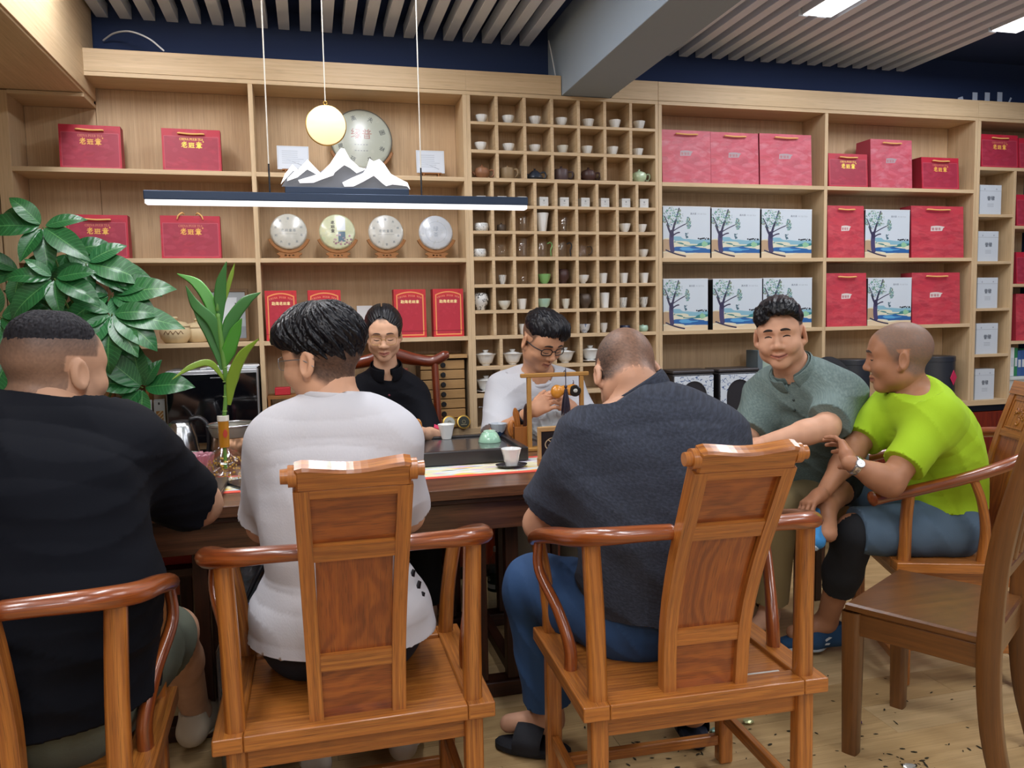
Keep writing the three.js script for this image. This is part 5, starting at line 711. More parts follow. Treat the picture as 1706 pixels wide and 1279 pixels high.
// ---------- one person ----------
function person(label, q) {
  const t = thing('person', label, 'person'); const sk = lin(q.skin), S = q.size ?? 1;
  const HF = frameFrom(q.face, q.up ?? [0, 1, 0], q.roll ?? 0), HM = mat4(HF, q.head, S), inv = HM.clone().invert(), toHead = (x, y, z) => { const e = inv.elements; return [e[0] * x + e[4] * y + e[8] * z + e[12], e[1] * x + e[5] * y + e[9] * z + e[13], e[2] * x + e[6] * y + e[10] * z + e[14]]; };
  const hp = (a) => { const v = V(...a).applyMatrix4(HM); return [v.x, v.y, v.z]; };
  const rows = q.spine.map((r) => ({ p: r[0], a: r[1], b: r[2], l: nrm(r[3] ?? q.lat) })), trunk = loft(rows, 0.05), nb = q.spine[q.spine.length - 1][0];
  const lim = []; const A = q.arms, Lg = q.legs, ar = q.armR ?? 1, lr = q.legR ?? 1;
  for (const a of A) lim.push(cone(a.sh, a.el, 0.052 * ar, 0.042 * ar, 0.05), cone(a.el, mix3(a.el, a.wr, 0.35), 0.042 * ar, 0.041 * ar, 0.03), cone(mix3(a.el, a.wr, 0.3), a.wr, 0.041 * ar, 0.0255 * ar, 0.02));
  for (const l of Lg) lim.push(cone(l.hip, l.kn, 0.088 * lr, 0.058 * lr, 0.05), cone(l.kn, mix3(l.kn, l.an, 0.35), 0.055 * lr, 0.055 * lr, 0.03), cone(mix3(l.kn, l.an, 0.3), l.an, 0.054 * lr, 0.036 * lr, 0.02), cone(l.an, add3(add3(l.an, nrm(l.toe), 0.13), [0, -0.03, 0]), 0.036, 0.028, 0.03));
  const neckTop = hp([0, -0.055, -0.022]), neck = cone(nb, neckTop, 0.062 * (q.neckR ?? 1), 0.056 * (q.neckR ?? 1), 0.03);
  const bodyP = [trunk, ...lim, neck];
  const tone = (x, y, z) => { const k = 1 + 0.10 * N.noise(x * 40, y * 40, z * 40); return [sk[0] * k, sk[1] * k, sk[2] * k]; };
  const geos = [meshPrims(bodyP, 0.014, { color: tone })];
  // head on its own fine grid
  const [P, Sb] = headPrims(q.h ?? {}); const nl = inv.clone(); const nbL = toHead(...nb); P.push(cone([0, -0.055, -0.022], mix3([0, -0.055, -0.022], nbL, 0.8), 0.054 * (q.neckR ?? 1), 0.058 * (q.neckR ?? 1), 0.025));
  if (q.h?.nape) P.push(ell([0, -0.055, -0.078], [0.05, 0.018, 0.025], 0.02), ell([0, -0.092, -0.07], [0.052, 0.016, 0.025], 0.02));
  const hf = field(P, { subs: Sb }), hair = q.hair ?? {}, hc = lin(hair.color ?? '#17171b'), stub = hair.stubble ?? (() => 0), lipC = lin(q.lip ?? '#9a5a4e');
  const hg = netMesh(hf, [-0.11, -0.21, -0.16], [0.11, 0.135, 0.13], 0.0042, (x, y, z) => {
    let c = tone(x, y, z); const lx = x / ((q.h?.smile) ? 0.026 : 0.021); const lip = z > 0.065 ? 1 - sst(0.006, 0.0105, Math.abs(y + 0.0695 - (q.h?.smile ? lx * lx * 0.005 : 0)) * (1 + 0.5 * lx * lx)) : 0; if (Math.abs(lx) < 1.1) c = mix3(c, lipC, lip * 0.8);
    const fl = 0.5 + 0.5 * N.noise(x * 300, y * 300, z * 300); const s = clamp(stub(x, y, z, fl), 0, 1); if (s > 0) c = mix3(c, hc, s); return c;
  }, { slack: 0.012 });
  hg.applyMatrix4(HM); geos.push(hg);
  for (const a of A) if (a.hand) geos.push(meshPrims(handPrims(a.wr, ...a.hand), 0.0036, { color: (x, y, z) => { const c = tone(x, y, z); return [c[0] * 0.97, c[1] * 0.93, c[2] * 0.92]; } }));
  for (const g of geos) { if (!g.attributes.color) throw new Error('no colour'); }
  part('body', mergeGeometries(geos), skinMat, t);
  // hair, brows, lids
  if (hair.field) { const g = netMesh(hair.field, [-0.13, -0.14, -0.15], [0.13, 0.17, 0.14], 0.0042, null, { slack: 0.02 }); const p = g.attributes.position, uv = g.attributes.uv; for (let i = 0; i < p.count; i++) { const [a, b] = hair.flow ? hair.flow(p.getX(i), p.getY(i), p.getZ(i)) : [Math.atan2(p.getX(i), p.getZ(i) + 0.01) / 6.283, p.getY(i) * 4]; uv.setXY(i, a, b); } g.applyMatrix4(HM); part('hair', g, hairMat(hair.color ?? '#17171b', hair.rough), t); }
  const surf = (x, y, z0 = 0.13) => { let z = z0; for (let i = 0; i < 40; i++) { const d = hf(x, y, z); if (d < 0.0004) break; z -= Math.max(0.0006, d * 0.7); } return z; };
  if (q.front !== false) for (const s of [-1, 1]) {
    const bpts = [], n = 5; for (let i = 0; i < n; i++) { const u = i / (n - 1), x = s * mix(0.013, 0.046, u), y = 0.0255 + 0.005 * Math.sin(u * 2.6) - 0.006 * u + (q.browTilt ?? 0) * u, bw = q.browW ?? 1; bpts.push([x, y, surf(x, y) + 0.0005, [0.0028, 0.0042, 0.0042, 0.0034, 0.0014][i] * bw, 0.0018]); }
    const g = sweep(bpts, 16, 8, V(0, 0, 1)); g.applyMatrix4(HM); part('eyebrow', g, std(hair.brow ?? '#2a221f', { roughness: 0.8 }), t);
    const lid = []; const ly = q.lidY ?? -0.004; for (let i = 0; i < 7; i++) { const u = i / 6 * 2 - 1, x = s * 0.031 + u * 0.0125, y = ly + (q.h?.smile ? 0.0035 * (1 - u * u) : -0.003 * (1 - u * u)); lid.push([x, y, surf(x, y) + 0.0004, (q.lashW ?? 0.0021) * (1 - 0.5 * Math.abs(u)), 0.0013]); }
    const g2 = sweep(lid, 16, 6, V(0, 0, 1)); g2.applyMatrix4(HM); part('eyelashes', g2, std(0x1d1614, { roughness: 0.7 }), t);
  }
  if (q.front !== false) { const mw = q.h?.smile ? 0.027 : 0.019, pts = []; for (let i = 0; i < 9; i++) { const u = i / 4 - 1, x = u * mw, y = -0.0685 + (q.h?.smile ? 0.0065 : 0.0012) * u * u; pts.push([x, y, surf(x, y) + 0.0004, 0.0013 * (1.1 - 0.6 * u * u), 0.0010]); } const g = sweep(pts, 24, 6, V(0, 0, 1)); g.applyMatrix4(HM); part('mouth_line', g, std(0x5a2a26, { roughness: 0.5 }), t); }
  if (q.glasses) {
    const gm = std(q.glasses.color, { roughness: 0.3, metalness: q.glasses.metal ?? 0 }), r = q.glasses.r ?? 0.0013, gs = [], lw = 0.024, lh = q.glasses.lh ?? 0.018, zc = 0.098, yc = q.glasses.y ?? 0.0; const rect = (cx) => Array.from({ length: 29 }, (_, i) => { const a = i / 28 * 6.2832, ca = Math.cos(a), sa = Math.sin(a), e = 1 / Math.pow(Math.abs(ca) ** 3.2 + Math.abs(sa) ** 3.2, 1 / 3.2); return [cx + ca * lw * e, yc + sa * lh * e, zc - Math.abs(cx + ca * lw) * 0.18, r]; });
    for (const s of [-1, 1]) { gs.push(sweep(rect(s * 0.033), 56, 7, V(0, 0, 1), false)); gs.push(sweep([[s * 0.057, yc + 0.006, zc - 0.012, r * 1.2], [s * 0.076, yc + 0.006, 0.05, r * 1.2], [s * 0.081, yc + 0.003, 0.0, r * 1.2], [s * 0.078, yc - 0.016, -0.03, r]], 16, 6)); }
    gs.push(sweep([[-0.009, yc + 0.004, zc - 0.001, r], [0, yc + 0.008, zc + 0.002, r], [0.009, yc + 0.004, zc - 0.001, r]], 10, 6)); const g = merge(gs); g.applyMatrix4(HM); const gl = part('glasses', g, gm, t);
    const ls = []; for (const s of [-1, 1]) { const c = at(new THREE.CircleGeometry(1, 28).scale(lw * 1.0, lh * 1.0, 1), s * 0.033, yc, zc - 0.006, 0, s * 0.18, 0); ls.push(c); } const lg = merge(ls); lg.applyMatrix4(HM); part('lens', lg, new THREE.MeshPhysicalMaterial({ color: 0xffffff, roughness: 0.02, transmission: 1, thickness: 0, ior: 1.2, specularIntensity: 0.25 }), gl);
  }
  // shirt
  const c = q.shirt, tp = [loft(rows.slice(0, c.rows ?? rows.length).map((r, i) => ({ ...r, a: r.a + (c.ease?.[i] ?? 0.012), b: r.b + (c.ease?.[i] ?? 0.012) })), 0.06)];
  for (const a of A) { const e = mix3(a.sh, a.el, Math.min(1, a.sleeve ?? 0.6)), e2 = (a.sleeve ?? 0.6) > 1 ? mix3(a.el, a.wr, a.sleeve - 1) : e; tp.push(cone(a.sh, e, (c.sr ?? 0.066) * ar, (a.sr2 ?? c.sr2 ?? 0.066) * ar, c.sk ?? 0.07, true)); const d = nrm(sub3(a.el, a.sh)); }
  const nd = nrm(sub3(neckTop, nb)), cuts = [...(c.cuts ?? [])]; if (c.hem !== undefined) cuts.push((x, y, z) => c.hem - y + (c.hemWave ? c.hemWave(x, y, z) : 0));
  const fwdN = nrm(sub3(nrm(q.chestDir), nd.map((v) => v * dot3(nrm(q.chestDir), nd)))), ntc = add3(add3(nb, nd, c.neckUp ?? 0.012), fwdN, c.neckOff ?? 0.004), rn = c.rn ?? 0.067 * (q.neckR ?? 1); cuts.push((x, y, z) => { const rx = x - ntc[0], ry = y - ntc[1], rz = z - ntc[2], h = rx * nd[0] + ry * nd[1] + rz * nd[2], rad = Math.sqrt(Math.max(0, rx * rx + ry * ry + rz * rz - h * h)), fw = rx * fwdN[0] + ry * fwdN[1] + rz * fwdN[2]; const hole = Math.min(rn - rad, h + 0.035 + (c.neckDrop ?? 0.02) * sst(0, 0.06, fw)); return rad < 0.14 ? Math.max(hole, h - 0.012) : Math.max(hole, h - 0.012 - (rad - 0.14) * 2); });
  const so = { cuts, disp: c.folds && folds(c.folds), slack: 0.03 }, sf = field(tp, so), on = (p, d) => { d = nrm(d); let q2 = add3(p, d, 0.15); for (let i = 0; i < 60; i++) { const v = sf(...q2); if (v < 0.0005) break; q2 = add3(q2, d, -Math.max(0.0008, v * 0.7)); } return q2; }; const sg = meshPrims(tp, c.cell ?? 0.0085, so); const sm = part(c.name ?? 'shirt', sg, c.mat, t);
  if (c.extra) c.extra(sm, t, { nb, nd, rows, on });
  const lx3 = cross3(nd, fwdN), ringPt = (a, rad, h) => add3(add3(add3(add3(nb, fwdN, (c.neckOff ?? 0.004)), fwdN, Math.cos(a) * rad), lx3, Math.sin(a) * rad), nd, h), nu = c.neckUp ?? 0.012;
  if (c.collar) { // stand and turned-down leaf
    const st = [], lf = []; for (let i = 0; i <= 16; i++) { const a = mix(0.22, 6.2832 - 0.22, i / 16), k = Math.max(0, Math.cos(a)); st.push([...ringPt(a, rn + 0.001, nu + 0.002 - 0.014 * k), 0.003, 0.016]); lf.push([...ringPt(a, rn + 0.010 + 0.016 * k, nu - 0.004 - 0.018 * k), 0.0035, 0.021 + 0.008 * k]); }
    part('collar', merge([sweep(st, 60, 10, V(...nd)), sweep(lf, 60, 12, V(...nrm(add3(nd, fwdN, 0.0))))]), c.collarMat ?? c.mat, t);
  }
  if (c.neckband) { const pts = []; for (let i = 0; i <= 24; i++) { const a = i / 24 * 6.2832, k = Math.cos(a); pts.push([...ringPt(a, rn + 0.003 + 0.004 * Math.max(0, k), nu - 0.004 - (c.neckDrop ?? 0.02) * 1.2 * sst(-0.2, 1, k)), 0.0055, 0.010]); } part('neckband', sweep(pts, 60, 10, V(...nd), false), c.mat, t); }
  // trousers
  if (q.legsWear) { const w = q.legsWear, wp = [loft(rows.slice(0, 2).map((r, i) => ({ ...r, a: r.a + 0.006, b: r.b + 0.006, p: i ? mix3(rows[0].p, r.p, 0.55) : r.p })), 0.06)]; for (const l of Lg) { const hem = l.hem ?? w.hem ?? 0.9; if (hem <= 1) { const e = mix3(l.hip, l.kn, hem); wp.push(cone(l.hip, e, (w.r1 ?? 0.105) * lr, (w.r2 ?? 0.08) * lr, 0.06, true)); } else { const e = mix3(l.kn, l.an, hem - 1); wp.push(cone(l.hip, l.kn, (w.r1 ?? 0.102) * lr, (w.r2 ?? 0.074) * lr, 0.06), cone(l.kn, e, (w.r2 ?? 0.074) * lr, (w.r3 ?? 0.058) * lr, 0.03, true)); } } part(w.name ?? 'trousers', meshPrims(wp, w.cell ?? 0.010, { disp: w.folds && folds(w.folds), slack: 0.03 }), w.mat, t); }
  for (const l of Lg) if (l.shoe) shoe(t, l.an, l.toe, l.shoe);
  if (q.more) q.more(t, { hp, HM, surf });
  return t;
}
function shoe(t, an, toe, o) {   // o: {upper, sole, up, open}
  const z = nrm(toe), up = o.up ?? [0, 1, 0], y = nrm(sub3(up, z.map((v) => v * dot3(up, z)))), x = cross3(y, z), F = { x, y, z }, base = add3(an, y, -(o.h ?? 0.085)), M4 = mat4(F, base, o.s ?? 1);
  const P = [cone([0, 0.045, -0.045], [0, 0.04, 0.06], 0.038, 0.042, 0.03), cone([0, 0.04, 0.06], [0, 0.028, 0.165], 0.042, 0.027, 0.03), cone([0, 0.05, -0.04], [0, 0.09, -0.03], 0.036, 0.036, 0.02)];
  const f = field(P, { cuts: [(a, b) => 0.012 - b, (a, b, c) => b - (0.098 - 0.25 * Math.max(0, c + 0.02))], subs: [cone([0, 0.085, -0.02], [0, 0.14, -0.02], 0.026, 0.03, 0.006)] });
  const g = netMesh(f, [-0.06, -0.01, -0.11], [0.06, 0.13, 0.21], 0.0055, null); g.applyMatrix4(M4); const s = part('shoe', g, o.upper, t);
  const out = []; for (let i = 0; i < 28; i++) { const a = i / 28 * 6.2832, c = Math.cos(a), sn = Math.sin(a); const L = c > 0 ? 0.15 : 0.045, wd = 0.041 * (1 - 0.18 * Math.max(0, -c)) * (1 + 0.06 * c); out.push([sn * wd, (c > 0 ? 0.045 : 0.04) * 0 + 0.045 + c * L]); }
  const sg = slab(out.map(([a, b]) => [a, -b]), 0.024, 0.006); sg.rotateX(-Math.PI / 2); sg.translate(0, 0.0125, 0); sg.applyMatrix4(M4); part('sole', sg, o.sole, s);
  if (o.lace) { const gs = []; for (let i = 0; i < 4; i++) gs.push(sweep([[-0.02, 0.083 - i * 0.009, 0.03 + i * 0.022, 0.0028], [0, 0.091 - i * 0.009, 0.032 + i * 0.022, 0.0028], [0.02, 0.083 - i * 0.009, 0.03 + i * 0.022, 0.0028]], 8, 6)); const lg = merge(gs); lg.applyMatrix4(M4); part('laces', lg, o.lace, s); }
  if (o.mark) { const mg = slab([[0, 0.03], [0.05, 0.06], [0.062, 0.058], [0.03, 0.038], [0.055, 0.036], [0.05, 0.03]], 0.003, 0.0006); for (const sd of [-1, 1]) { const m = mg.clone(); m.rotateY(sd * Math.PI / 2); if (sd < 0) m.scale(1, 1, 1); m.translate(sd * 0.0415, 0, sd > 0 ? 0.06 : 0.0); m.applyMatrix4(M4); part('side_mark', m, o.mark, s); } }
}
function sandal(t, an, toe, o) {
  const z = nrm(toe), y = [0, 1, 0], x = nrm(cross3(y, z)), M4 = mat4({ x, y, z }, [an[0], 0.002, an[2]]), out = []; for (let i = 0; i < 26; i++) { const a = i / 26 * 6.2832, c = Math.cos(a); out.push([Math.sin(a) * 0.047 * (1 + 0.08 * c), -(0.06 + c * (c > 0 ? 0.125 : 0.11))]); }
  const g = slab(out, 0.026, 0.006); g.rotateX(-Math.PI / 2); g.translate(0, 0.014, 0); g.applyMatrix4(M4); const s = part('sandal', g, o.mat, t);
  const st = sweep([[-0.048, 0.012, 0.075, 0.004, 0.045], [-0.046, 0.05, 0.075, 0.004, 0.045], [0, 0.082, 0.07, 0.004, 0.045], [0.046, 0.05, 0.075, 0.004, 0.045], [0.048, 0.012, 0.075, 0.004, 0.045]], 24, 10, V(0, 0, 1)); st.applyMatrix4(M4); part('strap', st, o.mat, s);
}
// ---------- the seven people ----------
const NO = (x, y, z) => 0;
const hairline = [[-0.12, -0.068], [-0.04, -0.062], [0.0, -0.028], [0.028, 0.004], [0.045, 0.045], [0.07, 0.078], [0.12, 0.085]];
const scalp = (x, y, z) => { let i = 0; while (i < 5 && z > hairline[i + 1][0]) i++; const [a, b] = [hairline[i], hairline[i + 1]], th = mix(a[1], b[1], clamp((z - a[0]) / (b[0] - a[0]), 0, 1)); return sst(-0.012, 0.020, y - th + 0.010 * N.noise(x * 60, y * 60, z * 60)) * (Math.abs(x) > 0.0725 && y < 0.03 && z > -0.04 ? 0 : 1); };
// hair shell from ellipsoids in head axes with strand noise
function hairShell(list, cuts, amp = 0.004, fr = 60, dirv = [1, 0.25, 1], taper) {
  const strand = dirv === 'crown' ? (x, y, z) => { const px = x - 0.004, pz = z + 0.02, q = Math.atan2(Math.hypot(px, pz), y - 0.01), l = Math.hypot(px, pz) + 1e-6, c = px / l, s = pz / l, tw = q * 0.9, c2 = c * Math.cos(tw) - s * Math.sin(tw), s2 = c * Math.sin(tw) + s * Math.cos(tw), m = sst(0.05, 0.35, q); return amp * m * (N.noise(c2 * fr, s2 * fr, q * 1.3) + 0.6 * N.noise(c2 * fr * 2.3, s2 * fr * 2.3, q * 2 + 4)); } : (x, y, z) => amp * (N.noise(x * fr * dirv[0], y * fr * dirv[1], z * fr * dirv[2]) + 0.6 * N.noise(x * fr * 2.1 * dirv[0], y * fr * 2 * dirv[1], z * fr * 2.1 * dirv[2] + 4));
  return field(list.map(([c, r, k]) => ell(c, r, k ?? 0.02)), { cuts, disp: (x, y, z) => strand(x, y, z) - (taper ? taper[2] * (1 - sst(taper[0], taper[1], y)) : 0) });
}
const capCut = (front, side, back) => (x, y, z) => { const b = z > 0.02 ? mix(side, front, sst(0.02, 0.075, z)) : mix(side, back, sst(0.01, -0.06, z)); return b - y; };
const hx = [1, 0, 0];
// 1: heavy man in black at the left
person('heavy buzz-cut man in a loose black T-shirt at the left edge, back turned', {
  skin: '#b98f73', head: [-0.548, 1.203, 1.805], face: [0.62, -0.08, -0.78], size: 1.05, h: { wide: 1.1, nape: 1 }, neckR: 1.28, front: true, lat: [0.97, 0, 0.2], chestDir: [0.2, 0, -0.97], armR: 1.22, legR: 1.06,
  spine: [[[-0.60, 0.54, 2.00], 0.215, 0.17], [[-0.585, 0.72, 2.00], 0.225, 0.18], [[-0.585, 0.89, 1.96], 0.215, 0.16], [[-0.585, 1.03, 1.885], 0.185, 0.11], [[-0.572, 1.115, 1.835], 0.08, 0.075]],
  arms: [{ sh: [-0.415, 1.015, 1.83], el: [-0.29, 0.845, 1.65], wr: [-0.395, 0.95, 1.43], sleeve: 0.88, sr2: 0.064, hand: [[-0.4, 0.45, -0.6], [-0.8, -0.2, 0.2], 1] }, { sh: [-0.77, 1.01, 1.84], el: [-0.86, 0.83, 1.62], wr: [-0.66, 0.80, 1.40], sleeve: 0.92, sr2: 0.085, hand: [[0.6, 0, -0.8], [0, -1, 0], 1] }],
  legs: [{ hip: [-0.49, 0.535, 1.98], kn: [-0.39, 0.475, 1.53], an: [-0.385, 0.11, 1.25], toe: [0.15, 0, -1], shoe: { upper: cloth(0xb7a893), sole: std(0xcfc6b4, { roughness: 0.8 }), s: 1.12 } }, { hip: [-0.70, 0.535, 1.98], kn: [-0.72, 0.50, 1.52], an: [-0.72, 0.11, 1.40], toe: [0, 0, -1], shoe: { upper: cloth(0xb7a893), sole: std(0xcfc6b4), s: 1.12 } }],
  hair: { color: '#1b1a1f', rough: 0.8, stubble: (x, y, z, f) => scalp(x, y, z) * (0.36 + 0.26 * f + 0.34 * sst(0.01, 0.075, y)), field: hairShell([[[0, 0.034, -0.014], [0.0875, 0.0955, 0.1025]]], [(x, y, z) => 0.048 + 0.2 * Math.max(0, z - 0.03) - y + 0.02 * N.noise(x * 90, y * 30, z * 90), (x, y, z) => y - 0.1235], 0.0012, 190, [1, 1, 1], [0.05, 0.10, 0.009]) },
  shirt: { mat: cloth(0x060912, { roughness: 0.85, sheen: 0, specularIntensity: 0.35 }), ease: [0.035, 0.03, 0.028, 0.024, 0.008], sr: 0.076, hem: 0.545, neckUp: 0.012, neckband: 1, sk: 0.08, cell: 0.0085, folds: [{ u: [0.55, 0.75, 0.2], v: [0.8, -0.5, 0.2], fa: 9, fb: 2.2, amp: 0.010, s: 1 }, { u: [0.2, 0.9, 0.3], v: [0.9, -0.2, 0.3], fa: 16, fb: 3.5, amp: 0.004, s: 2 }, { u: [0, 1, 0], v: [1, 0, 0], fa: 5, fb: 1.5, amp: 0.008, soft: 1, s: 5 }] },
  legsWear: { name: 'shorts', mat: cloth(0x5a6052), r1: 0.112, r2: 0.082, hem: 0.9, folds: [{ u: [0.3, 0.5, 0.8], v: [1, 0, 0], fa: 12, fb: 4, amp: 0.006, s: 3 }] },
});
// 3: black-haired man in a white T-shirt
person('man with thick black hair and glasses in a white T-shirt, back turned, looking left', {
  skin: '#cf9f80', head: [0.026, 1.205, 1.745], face: [-0.80, -0.10, -0.60], size: 1.0, neckR: 1.0, lat: [0.98, 0, 0.15], chestDir: [0.1, 0, -1],
  spine: [[[0.05, 0.53, 1.79], 0.175, 0.125], [[0.042, 0.70, 1.80], 0.152, 0.12], [[0.042, 0.88, 1.80], 0.165, 0.12], [[0.048, 1.015, 1.785], 0.155, 0.09], [[0.043, 1.105, 1.765], 0.06, 0.055]],
  arms: [{ sh: [-0.09, 1.0, 1.755], el: [-0.135, 0.77, 1.62], wr: [-0.02, 0.80, 1.38], sleeve: 0.88, sr2: 0.068, hand: [[0.3, 0, -1], [0, -1, 0], 1] }, { sh: [0.185, 1.0, 1.79], el: [0.235, 0.77, 1.64], wr: [0.12, 0.80, 1.38], sleeve: 0.88, hand: [[-0.3, 0, -1], [0, -1, 0], -1] }],
  legs: [{ hip: [-0.04, 0.52, 1.77], kn: [-0.06, 0.50, 1.37], an: [-0.035, 0.10, 1.52], toe: [-0.1, 0, -1], shoe: { upper: cloth(0xa79d90), sole: std(0xc5beb2) } }, { hip: [0.14, 0.52, 1.78], kn: [0.20, 0.50, 1.37], an: [0.225, 0.10, 1.49], toe: [0.25, 0, -1], shoe: { upper: cloth(0xb9b2a8), sole: std(0xc9c2b6) } }],
  lidY: -0.002,
  hair: { color: '#0f1016', rough: 0.34, stubble: (x, y, z, f) => scalp(x, y, z) * (0.72 + 0.25 * f), field: hairShell([[[0, 0.046, -0.018], [0.088, 0.100, 0.110]], [[0.0, 0.080, 0.03], [0.075, 0.060, 0.075]], [[0.045, 0.062, 0.058], [0.045, 0.045, 0.045]], [[-0.03, 0.07, 0.05], [0.055, 0.05, 0.05]]], [(x, y, z) => { const b = z > 0.0 ? mix(0.022, 0.045, sst(0.03, 0.09, z)) : mix(0.022, -0.03, sst(0.0, -0.07, z)); return b - y + 0.012 * N.noise(x * 60, y * 20, z * 60); }], 0.0065, 6.5, 'crown', [-0.02, 0.085, 0.011]), flow: (x, y, z) => [Math.atan2(x, z - 0.0) / 6.283 * 1.5, Math.hypot(x, z) * 5] },
  glasses: { color: 0x9ea1a6, metal: 0.9, r: 0.0011, lh: 0.016 },
  shirt: { mat: cloth(0xc9c9ce), ease: [0.05, 0.018, 0.012, 0.014, 0.010], sr: 0.068, hem: 0.525, neckUp: 0.014, neckband: 1, cell: 0.008, folds: [{ u: [0.2, 1, 0.1], v: [1, 0, 0.2], fa: 7, fb: 2.0, amp: 0.010, at: [0.05, 0.60, 1.85], r: 0.3, s: 1 }, { u: [0.7, 0.6, 0.3], v: [-0.6, 0.7, 0.2], fa: 8, fb: 2, amp: 0.0045, s: 6 }, { u: [0.9, 0.2, 0.3], v: [0, 1, 0], fa: 14, fb: 3, amp: 0.003, at: [-0.12, 0.85, 1.72], r: 0.14, s: 3 }],
    extra: (sm, t, k) => { // black brush-like print near the right hem
      for (let i = 0; i < 6; i++) { const p = k.on([0.17, 0.60 + i * 0.028, 1.84], [0.75, 0, 0.72]); const g = slab([[0, -0.024], [0.016, -0.018], [0.036, 0.028 - i * 0.002], [0.028, 0.034 - i * 0.002], [0.004, 0.0]], 0.006, 0.001); part('printed_mark', g, blackMat, sm, add3(p, [-0.010, 0, -0.012]), [0, 0.8, 0.05]); } } },
  legsWear: { mat: cloth(0x1d222c), hem: 1.9 },
});
// 4: man in the dark blue polo, bowed
{
  const polo = cloth(0xffffff, { map: heather([0.135, 0.155, 0.20], [0.21, 0.235, 0.295]) });
  person('broad man with cropped greying hair in a dark blue polo, bowed forward, back turned', {
    skin: '#bf9074', head: [0.826, 1.140, 1.765], face: [0.12, -0.80, -0.58], up: [0.1, 0.5, -0.8], size: 1.03, neckR: 1.08, front: false, lat: [0.985, 0, 0.17], chestDir: [0.1, -0.3, -1], armR: 1.12, legR: 1.12, h: { wide: 1.04 },
    spine: [[[0.865, 0.535, 1.88], 0.185, 0.15], [[0.862, 0.70, 1.91], 0.195, 0.155], [[0.856, 0.87, 1.91], 0.205, 0.14], [[0.852, 0.99, 1.88], 0.18, 0.10], [[0.842, 1.082, 1.835], 0.07, 0.062]],
    arms: [{ sh: [0.685, 0.95, 1.83], el: [0.605, 0.725, 1.675], wr: [0.80, 0.665, 1.50], sleeve: 0.72, sr2: 0.074, hand: [[0.5, -0.1, -0.8], [0, 0.9, -0.2], 1] }, { sh: [1.02, 0.95, 1.88], el: [1.09, 0.72, 1.72], wr: [0.93, 0.665, 1.52], sleeve: 0.72, sr2: 0.074, hand: [[-0.5, -0.1, -0.8], [0, 0.9, -0.2], -1] }],
    legs: [{ hip: [0.77, 0.525, 1.87], kn: [0.615, 0.505, 1.575], an: [0.655, 0.09, 1.56], toe: [-0.85, 0, -0.5] }, { hip: [0.95, 0.525, 1.88], kn: [1.00, 0.50, 1.46], an: [1.085, 0.09, 1.64], toe: [0.25, 0, -1] }],
    hair: { color: '#3a3432', rough: 0.8, stubble: (x, y, z, f) => scalp(x, y, z) * (0.42 + 0.42 * f + 0.25 * sst(0.02, 0.07, x)) },
    shirt: { mat: polo, ease: [0.03, 0.024, 0.022, 0.026, 0.010], sr: 0.072, hem: 0.50, neckUp: 0.022, collar: 1, cell: 0.008, sk: 0.09, hemWave: (x) => 0.05 * sst(0.95, 0.75, x), folds: [{ u: [0.6, 0.75, 0.2], v: [0.8, -0.6, 0.2], fa: 10, fb: 2.4, amp: 0.012, at: [0.80, 0.80, 2.02], r: 0.22, s: 1 }, { u: [0.4, 0.9, 0.1], v: [0.9, -0.4, 0.2], fa: 7, fb: 1.8, amp: 0.0075, s: 4 }, { u: [0.3, 0.9, 0], v: [1, 0, 0], fa: 18, fb: 4, amp: 0.004, at: [0.72, 0.85, 1.80], r: 0.12, s: 7 }] },
    legsWear: { name: 'jeans', mat: cloth(0x24456e, { roughness: 0.85 }), r1: 0.112, r2: 0.084, r3: 0.066, hem: 1.85, folds: [{ u: [0.6, 0.6, 0.5], v: [0.5, -0.6, 0.6], fa: 14, fb: 4, amp: 0.005, s: 2 }] },
    more: (t) => { sandal(t, [0.655, 0.09, 1.60], [-0.85, 0, -0.5], { mat: std(0x17181f, { roughness: 0.8 }) }); sandal(t, [1.085, 0.09, 1.66], [0.25, 0, -1], { mat: std(0x1a2234, { roughness: 0.8 }) }); },
  });
}
